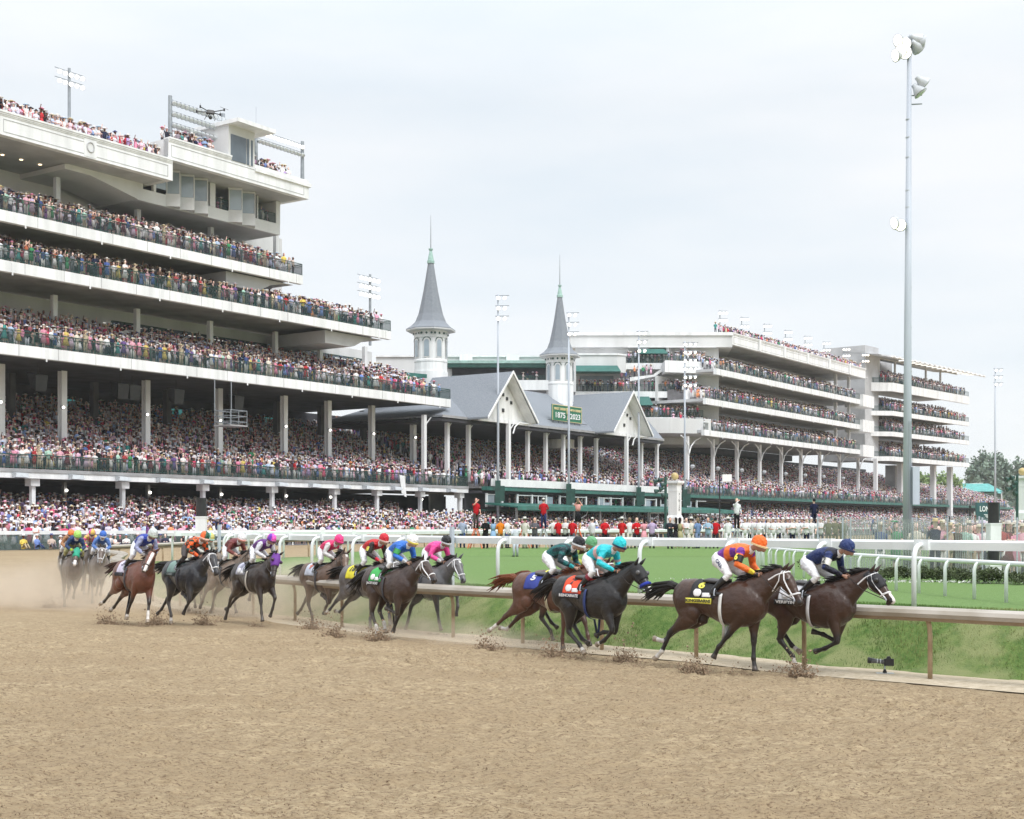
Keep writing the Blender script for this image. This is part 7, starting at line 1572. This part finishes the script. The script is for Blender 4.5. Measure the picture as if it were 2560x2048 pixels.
def tree(px, Y, ybase, ytop, wpx, lab, leaf, seed, n=2600):
    k = Y/F; x = (px-CX)*k; h_ = (ybase-ytop)*k; zb = 1.0; ht = CAMZ+(HY-ytop)*k-zb; r2 = np.random.default_rng(seed); t = thing('tree', lab, 'tree', (x, Y, zb)); tb = MB(); W2 = wpx*k/2
    tb.tube([(x, Y, zb), (x+.1, Y, zb+ht*.3), (x, Y, zb+ht*.62), (x-.2, Y, zb+ht*.85)], [ht*.03, ht*.024, ht*.014, ht*.005], 7); limbs = []
    for i in range(9):
        a = r2.uniform(0, 6.28); z0_ = zb+ht*r2.uniform(.28, .65); e = (x+math.cos(a)*W2*r2.uniform(.5, .85), Y+math.sin(a)*W2*.8, z0_+ht*r2.uniform(.12, .28)); tb.tube([(x, Y, z0_), ((x+e[0])/2, (Y+e[1])/2, z0_+(e[2]-z0_)*.6), e], [ht*.012, ht*.008, ht*.003], 5); limbs.append(e)
    tb.build('trunk', mat('bark_%d' % seed, (.12, .09, .07), .9, .2, 4), t); V, Fq = [], []
    cl = limbs+[(x+r2.normal(0, W2*.38), Y+r2.normal(0, W2*.35), zb+ht*r2.uniform(.42, .95)) for _ in range(15)]
    for i in range(n):
        c = np.array(cl[r2.integers(0, len(cl))])+r2.normal(0, 1, 3)*np.array((W2*.17, W2*.17, ht*.055)); a = r2.normal(0, 1, 3); a /= np.linalg.norm(a); b = np.cross(a, r2.normal(0, 1, 3)); b /= np.linalg.norm(b)+1e-6; s = Y*.0013*r2.uniform(.6, 1.5); q = len(V); V += [c-a*s, c+b*s*.6, c+a*s, c-b*s*.6]; Fq.append((q, q+1, q+2, q+3))
    V = np.array(V)-np.array((x, Y, zb)); o = bpy.data.objects.new('crown', np_mesh('crown', V, np.array(Fq), leaf, False)); C.objects.link(o); o.parent = t
lfA = mat('fresh_leaves', (.24, .34, .12), .7, .3, .6, col2=(.15, .22, .08)); lfB = mat('grey_green_leaves', (.19, .26, .20), .7, .3, .5, col2=(.12, .17, .13))
tree(2318, 400, 1230, 1183, 62, 'fresh green tree seen between the far columns, left one', lfA, 2); tree(2372, 400, 1230, 1186, 70, 'fresh green tree seen right of the far columns', lfA, 3)
tree(2460, 460, 1215, 1134, 76, 'tall loose grey-green tree behind the slender pole', lfB, 4, 3400); tree(2505, 465, 1215, 1141, 66, 'broad grey-green tree behind the turquoise tents', lfB, 5, 3000); tree(2553, 480, 1215, 1155, 34, 'narrow dark tree at the right picture edge', lfB, 6)
tree(2440, 470, 1215, 1190, 70, 'low dark tree line bush left of the tall loose tree', lfB, 7); tree(2545, 450, 1230, 1196, 60, 'low tree behind the right finish pillar', lfB, 9)
hb = thing('low_building', 'small white building behind the tents', 'building', (xT(2503), 428, 1)); MB().box(xT(2488), xT(2513), 430, 438, 1, zT(1205)).build('wall', M['wall'], hb); MB().box(xT(2487), xT(2514), 429.8, 438.2, zT(1205), zT(1203)).build('roof', M['white'], hb)
# towel hung over the lowest rail
tw = MB(FR); s = SX(999, 89.9)
for i, (a, z0_, z1_) in enumerate(((0, 6.05, 7.95), (.42, 5.75, 7.9))): tw.hexa([(s+a+.25, 89.80, z0_), (s+a+.62, 89.80, z0_-.1), (s+a+.62, 89.86, z0_-.1), (s+a+.25, 89.86, z0_), (s+a, 89.88, z1_), (s+a+.40, 89.88, z1_), (s+a+.40, 89.93, z1_), (s+a, 89.93, z1_)])
tag(tw.build('hanging_cloth', M['banner']), 'white cloth hanging over the lowest left rail near its right end', 'cloth')
# hanging camera platform under the big balcony
s = SX(577, 89); hpf = thing('camera_platform', 'white railed camera cradle hanging below the first left balcony', 'platform', FR(s, 89, 11.6)); mb = MB(FR)
for z in (11.9, 12.4, 12.9):
    for a, b in (((s-1, 88), (s+1, 88)), ((s-1, 90), (s+1, 90)), ((s-1, 88), (s-1, 90)), ((s+1, 88), (s+1, 90))): mb.tube([(a[0], a[1], z), (b[0], b[1], z)], .035, 4)
for a in (-1, 0, 1):
    for d in (88, 90): mb.tube([(s+a, d, 11.6), (s+a, d, 12.9)], .035, 4)
mb.tube([(s-1, 90, 12.9), (s-1, 90, 15.7)], .05, 4); mb.tube([(s+1, 90, 12.9), (s+1, 90, 15.7)], .05, 4); mb.build('cage_rail', M['steeld'], hpf); MB(FR).box(s-1.05, s+1.05, 87.95, 90.05, 11.5, 11.62).build('platform_floor', M['grey'], hpf)
for x in (95, 300, 440, 590, 330): 
    s = SX(x, 94); MB(FR).hexa([(s-.5, 93.6, 13.6), (s+.5, 93.6, 13.6), (s+.4, 94.4, 13.9), (s-.4, 94.4, 13.9), (s-.6, 93.5, 14.9), (s+.6, 93.5, 14.9), (s+.6, 94.6, 15.1), (s-.6, 94.6, 15.1)]).build('hanging_speaker', M['black'], ls); rod(ls, s, 94, 15.0, 15.75, .03, 'speaker_hanger', M['black'])
# ------------------------------------------------------------ kicked-up dirt and dust
V, T = [], []; rk = np.random.default_rng(4)
tet = np.array([(0, 0, 1.), (.94, 0, -.33), (-.47, .82, -.33), (-.47, -.82, -.33)]); tf = np.array([(0, 1, 2), (0, 2, 3), (0, 3, 1), (1, 3, 2)])
def spray(c, n, sp, s0_, s1_):
    c = np.array(c); q = rk.normal(0, 1, (n, 3))*np.array(sp)+c; q[:, 2] = c[2]+np.abs(rk.exponential(sp[2], n))*1.0
    for p in q:
        R_ = rk.normal(0, 1, (3, 3)); u, _, v = np.linalg.svd(R_); s = s0_+(s1_-s0_)*rk.random()**4; k = len(V)*4; V.append((tet*s)@(u@v)+p); T.append(tf+k)
for cfg, h, mw in HP:
    near = cfg['Y'] < 36; fwd = mw.to_3x3() @ Vector((1, 0, 0))
    for li in (0, 1, 2, 3):
        tip = h.legs[li][-1]; p = mw @ tip; gz = g0(p.x, p.y)
        if p.z-gz < .25:
            c = p-fwd*.30; spray((c.x, c.y, g0(c.x, c.y)), 220 if near else 110, (.15, .10, .06), .006, .026); spray((c.x-fwd.x*.3, c.y-fwd.y*.3, g0(c.x, c.y)+.05), 40, (.4, .25, .12), .003, .011)
for px, Y in ((2000, 23.6), (1735, 23.8), (1562, 26.0), (1385, 26.3), (1220, 28.3), (945, 30.4), (835, 31.5), (780, 34.5), (265, 33.9), (390, 34.2), (125, 42), (510, 35)):
    x = (px-CX)/F*Y; spray((x, Y, g0(x, Y)), 800, (.14, .09, .11), .008, .036); spray((x, Y, g0(x, Y)+.1), 60, (.4, .2, .16), .003, .011)
Vn = np.concatenate(V); Tn = np.concatenate(T); o = bpy.data.objects.new('kicked_dirt', np_mesh('kicked_dirt', Vn, Tn, mat('damp_clod', (.33, .24, .16), .95, .3, 30, col2=(.17, .12, .08)), False)); C.objects.link(o)
tag(o, 'clods and grains of dirt thrown up behind the hooves', 'dirt', kind='stuff')
# loose clods lying on the near track
V, T = [], []
for i in range(20000):
    Y = 11+rk.random()**1.5*15; x = rk.uniform(-.40, .40)*Y; s = rk.uniform(.003, .011)*(1.9 if rk.random() < .04 else 1); R_ = rk.normal(0, 1, (3, 3)); u, _, v = np.linalg.svd(R_); k = len(V)*4
    V.append((tet*s*np.array((1, 1, .7)))@(u@v)+np.array((x, Y, 0))); T.append(tf+k)
Vn = np.concatenate(V); cen = Vn.reshape(-1, 4, 3).mean(1); zc = dirt_fine(cen[:, 0], cen[:, 1])+.004; Vn.reshape(-1, 4, 3)[:, :, 2] += zc[:, None]
o = bpy.data.objects.new('loose_clods', np_mesh('loose_clods', Vn, np.concatenate(T), mat('loose_clod', (.33, .24, .15), .95, .3, 8, col2=(.14, .095, .06)), False)); C.objects.link(o); tag(o, 'small crumbs of soil scattered over the harrowed track', 'soil', kind='stuff')
def dust(name, c, rad, rz, dens, lab, scale=.8, thr=(.40, .68), col=(.90, .80, .68)):
    mb = MB(); mb.ball((0, 0, 0), (1, 1, 1), 20, 12); me = mb.mesh(name); o = bpy.data.objects.new(name, me); C.objects.link(o); o.location = c; o.scale = rad; o.rotation_euler.z = rz
    m = bpy.data.materials.new(name); m.use_nodes = True; n = m.node_tree.nodes; l = m.node_tree.links; n.clear(); out = n.new('ShaderNodeOutputMaterial'); v = n.new('ShaderNodeVolumePrincipled'); v.inputs['Color'].default_value = (*col, 1); v.inputs['Anisotropy'].default_value = .2
    t = n.new('ShaderNodeTexCoord'); ln_ = n.new('ShaderNodeVectorMath'); ln_.operation = 'LENGTH'; l.new(t.outputs['Object'], ln_.inputs[0])
    fo = n.new('ShaderNodeMapRange'); fo.interpolation_type = 'SMOOTHERSTEP'; fo.inputs[1].default_value = 1.0; fo.inputs[2].default_value = .25; fo.inputs[3].default_value = 0; fo.inputs[4].default_value = 1; l.new(ln_.outputs['Value'], fo.inputs[0])
    g = n.new('ShaderNodeNewGeometry'); z = n.new('ShaderNodeTexNoise'); z.inputs['Scale'].default_value = scale; z.inputs['Detail'].default_value = 7; z.inputs['Roughness'].default_value = .62; l.new(g.outputs['Position'], z.inputs[0])
    zr_ = n.new('ShaderNodeMapRange'); zr_.inputs[1].default_value = thr[0]; zr_.inputs[2].default_value = thr[1]; zr_.inputs[3].default_value = .03; zr_.inputs[4].default_value = 1; l.new(z.outputs[0], zr_.inputs[0])
    m1 = n.new('ShaderNodeMath'); m1.operation = 'MULTIPLY'; l.new(fo.outputs[0], m1.inputs[0]); l.new(zr_.outputs[0], m1.inputs[1]); m2 = n.new('ShaderNodeMath'); m2.operation = 'MULTIPLY'; l.new(m1.outputs[0], m2.inputs[0]); m2.inputs[1].default_value = dens
    l.new(m2.outputs[0], v.inputs['Density']); l.new(v.outputs[0], out.inputs['Volume']); me.materials.append(m); tag(o, lab, 'dust', kind='stuff'); return o
dust('dust_cloud', (-5.6, 38.4, .45), (8.5, 2.8, 1.6), R(-38), 1.35, 'pale dust hanging behind the middle and left horses')
dust('dust_cloud', (-14.5, 42.2, .5), (7.0, 4.5, 1.5), R(-20), .6, 'pale dust trailing behind the last horses at the left edge')
dust('dust_cloud', (-1.6, 30.8, .15), (5.5, 1.4, .55), R(-44), .9, 'low dust kicked up along the sand behind the second group', 1.1)

# blades of grass on the bank and along the rail foot
rg_ = np.random.default_rng(12); Q = np.array([(p.x, p.y) for p in resample([p for p in RAIL if p.x < 14 and p.y < 44], .25)]); n_ = 90000; i = rg_.integers(1, len(Q)-1, n_); tt = Q[i+1]-Q[i-1]; tt /= np.linalg.norm(tt, axis=1)[:, None]; nn = np.stack([tt[:, 1], -tt[:, 0]], 1)
dd = .95+rg_.random(n_)**.8*3.6; P = Q[i]+tt*rg_.uniform(-.2, .2, (n_, 1))+nn*dd[:, None]; k = np.clip((dd-.75)/2.2, 0, 1); hh = k*k*(3-2*k); zb = dz(Q[i, 0], Q[i, 1])*(1-hh)+TURF*hh+.0
sz_ = rg_.uniform(.02, .055, n_)*np.where(dd > 3.2, .6, 1.0); a = rg_.uniform(0, 6.28, n_); w_ = rg_.uniform(.004, .009, n_); lean = rg_.normal(0, .5, (n_, 2)); V = np.zeros((n_, 3, 3))
V[:, 0] = np.stack([P[:, 0]-np.cos(a)*w_, P[:, 1]-np.sin(a)*w_, zb], 1); V[:, 1] = np.stack([P[:, 0]+np.cos(a)*w_, P[:, 1]+np.sin(a)*w_, zb], 1); V[:, 2] = np.stack([P[:, 0]+lean[:, 0]*sz_, P[:, 1]+lean[:, 1]*sz_, zb+sz_+.03], 1)
pn = np_noise(P[:, 0]+50, P[:, 1], 31, 4, .9)[:, None]; base_c = np.array((.075, .16, .03))+(np.array((.26, .27, .11))-np.array((.075, .16, .03)))*np.clip(.45+pn*1.1, 0, 1); base_c *= rg_.uniform(.7, 1.3, (n_, 1)); cc = np.repeat(base_c, 3, 0)
o = bpy.data.objects.new('grass', np_mesh('grass', V.reshape(-1, 3), np.arange(n_*3).reshape(-1, 3), mat('grass_blade', (1, 1, 1), .7, .05, 3, attr='Col', spec=.2), False, cc)); C.objects.link(o); tag(o, 'short tufty grass on the bank behind the inner rail', 'grass', kind='stuff')
# air
me = MB().box(-420, 420, -30, 560, -1.2, 48.).mesh('haze'); o = bpy.data.objects.new('haze', me); C.objects.link(o); m = bpy.data.materials.new('haze'); m.use_nodes = True; n = m.node_tree.nodes; n.clear(); out = n.new('ShaderNodeOutputMaterial'); v = n.new('ShaderNodeVolumePrincipled')
v.inputs['Color'].default_value = (.90, .94, 1, 1); v.inputs['Density'].default_value = .0002; v.inputs['Anisotropy'].default_value = .3; m.node_tree.links.new(v.outputs[0], out.inputs['Volume']); me.materials.append(m); tag(o, kind='stuff')
build_crowd()
bpy.context.view_layer.update()
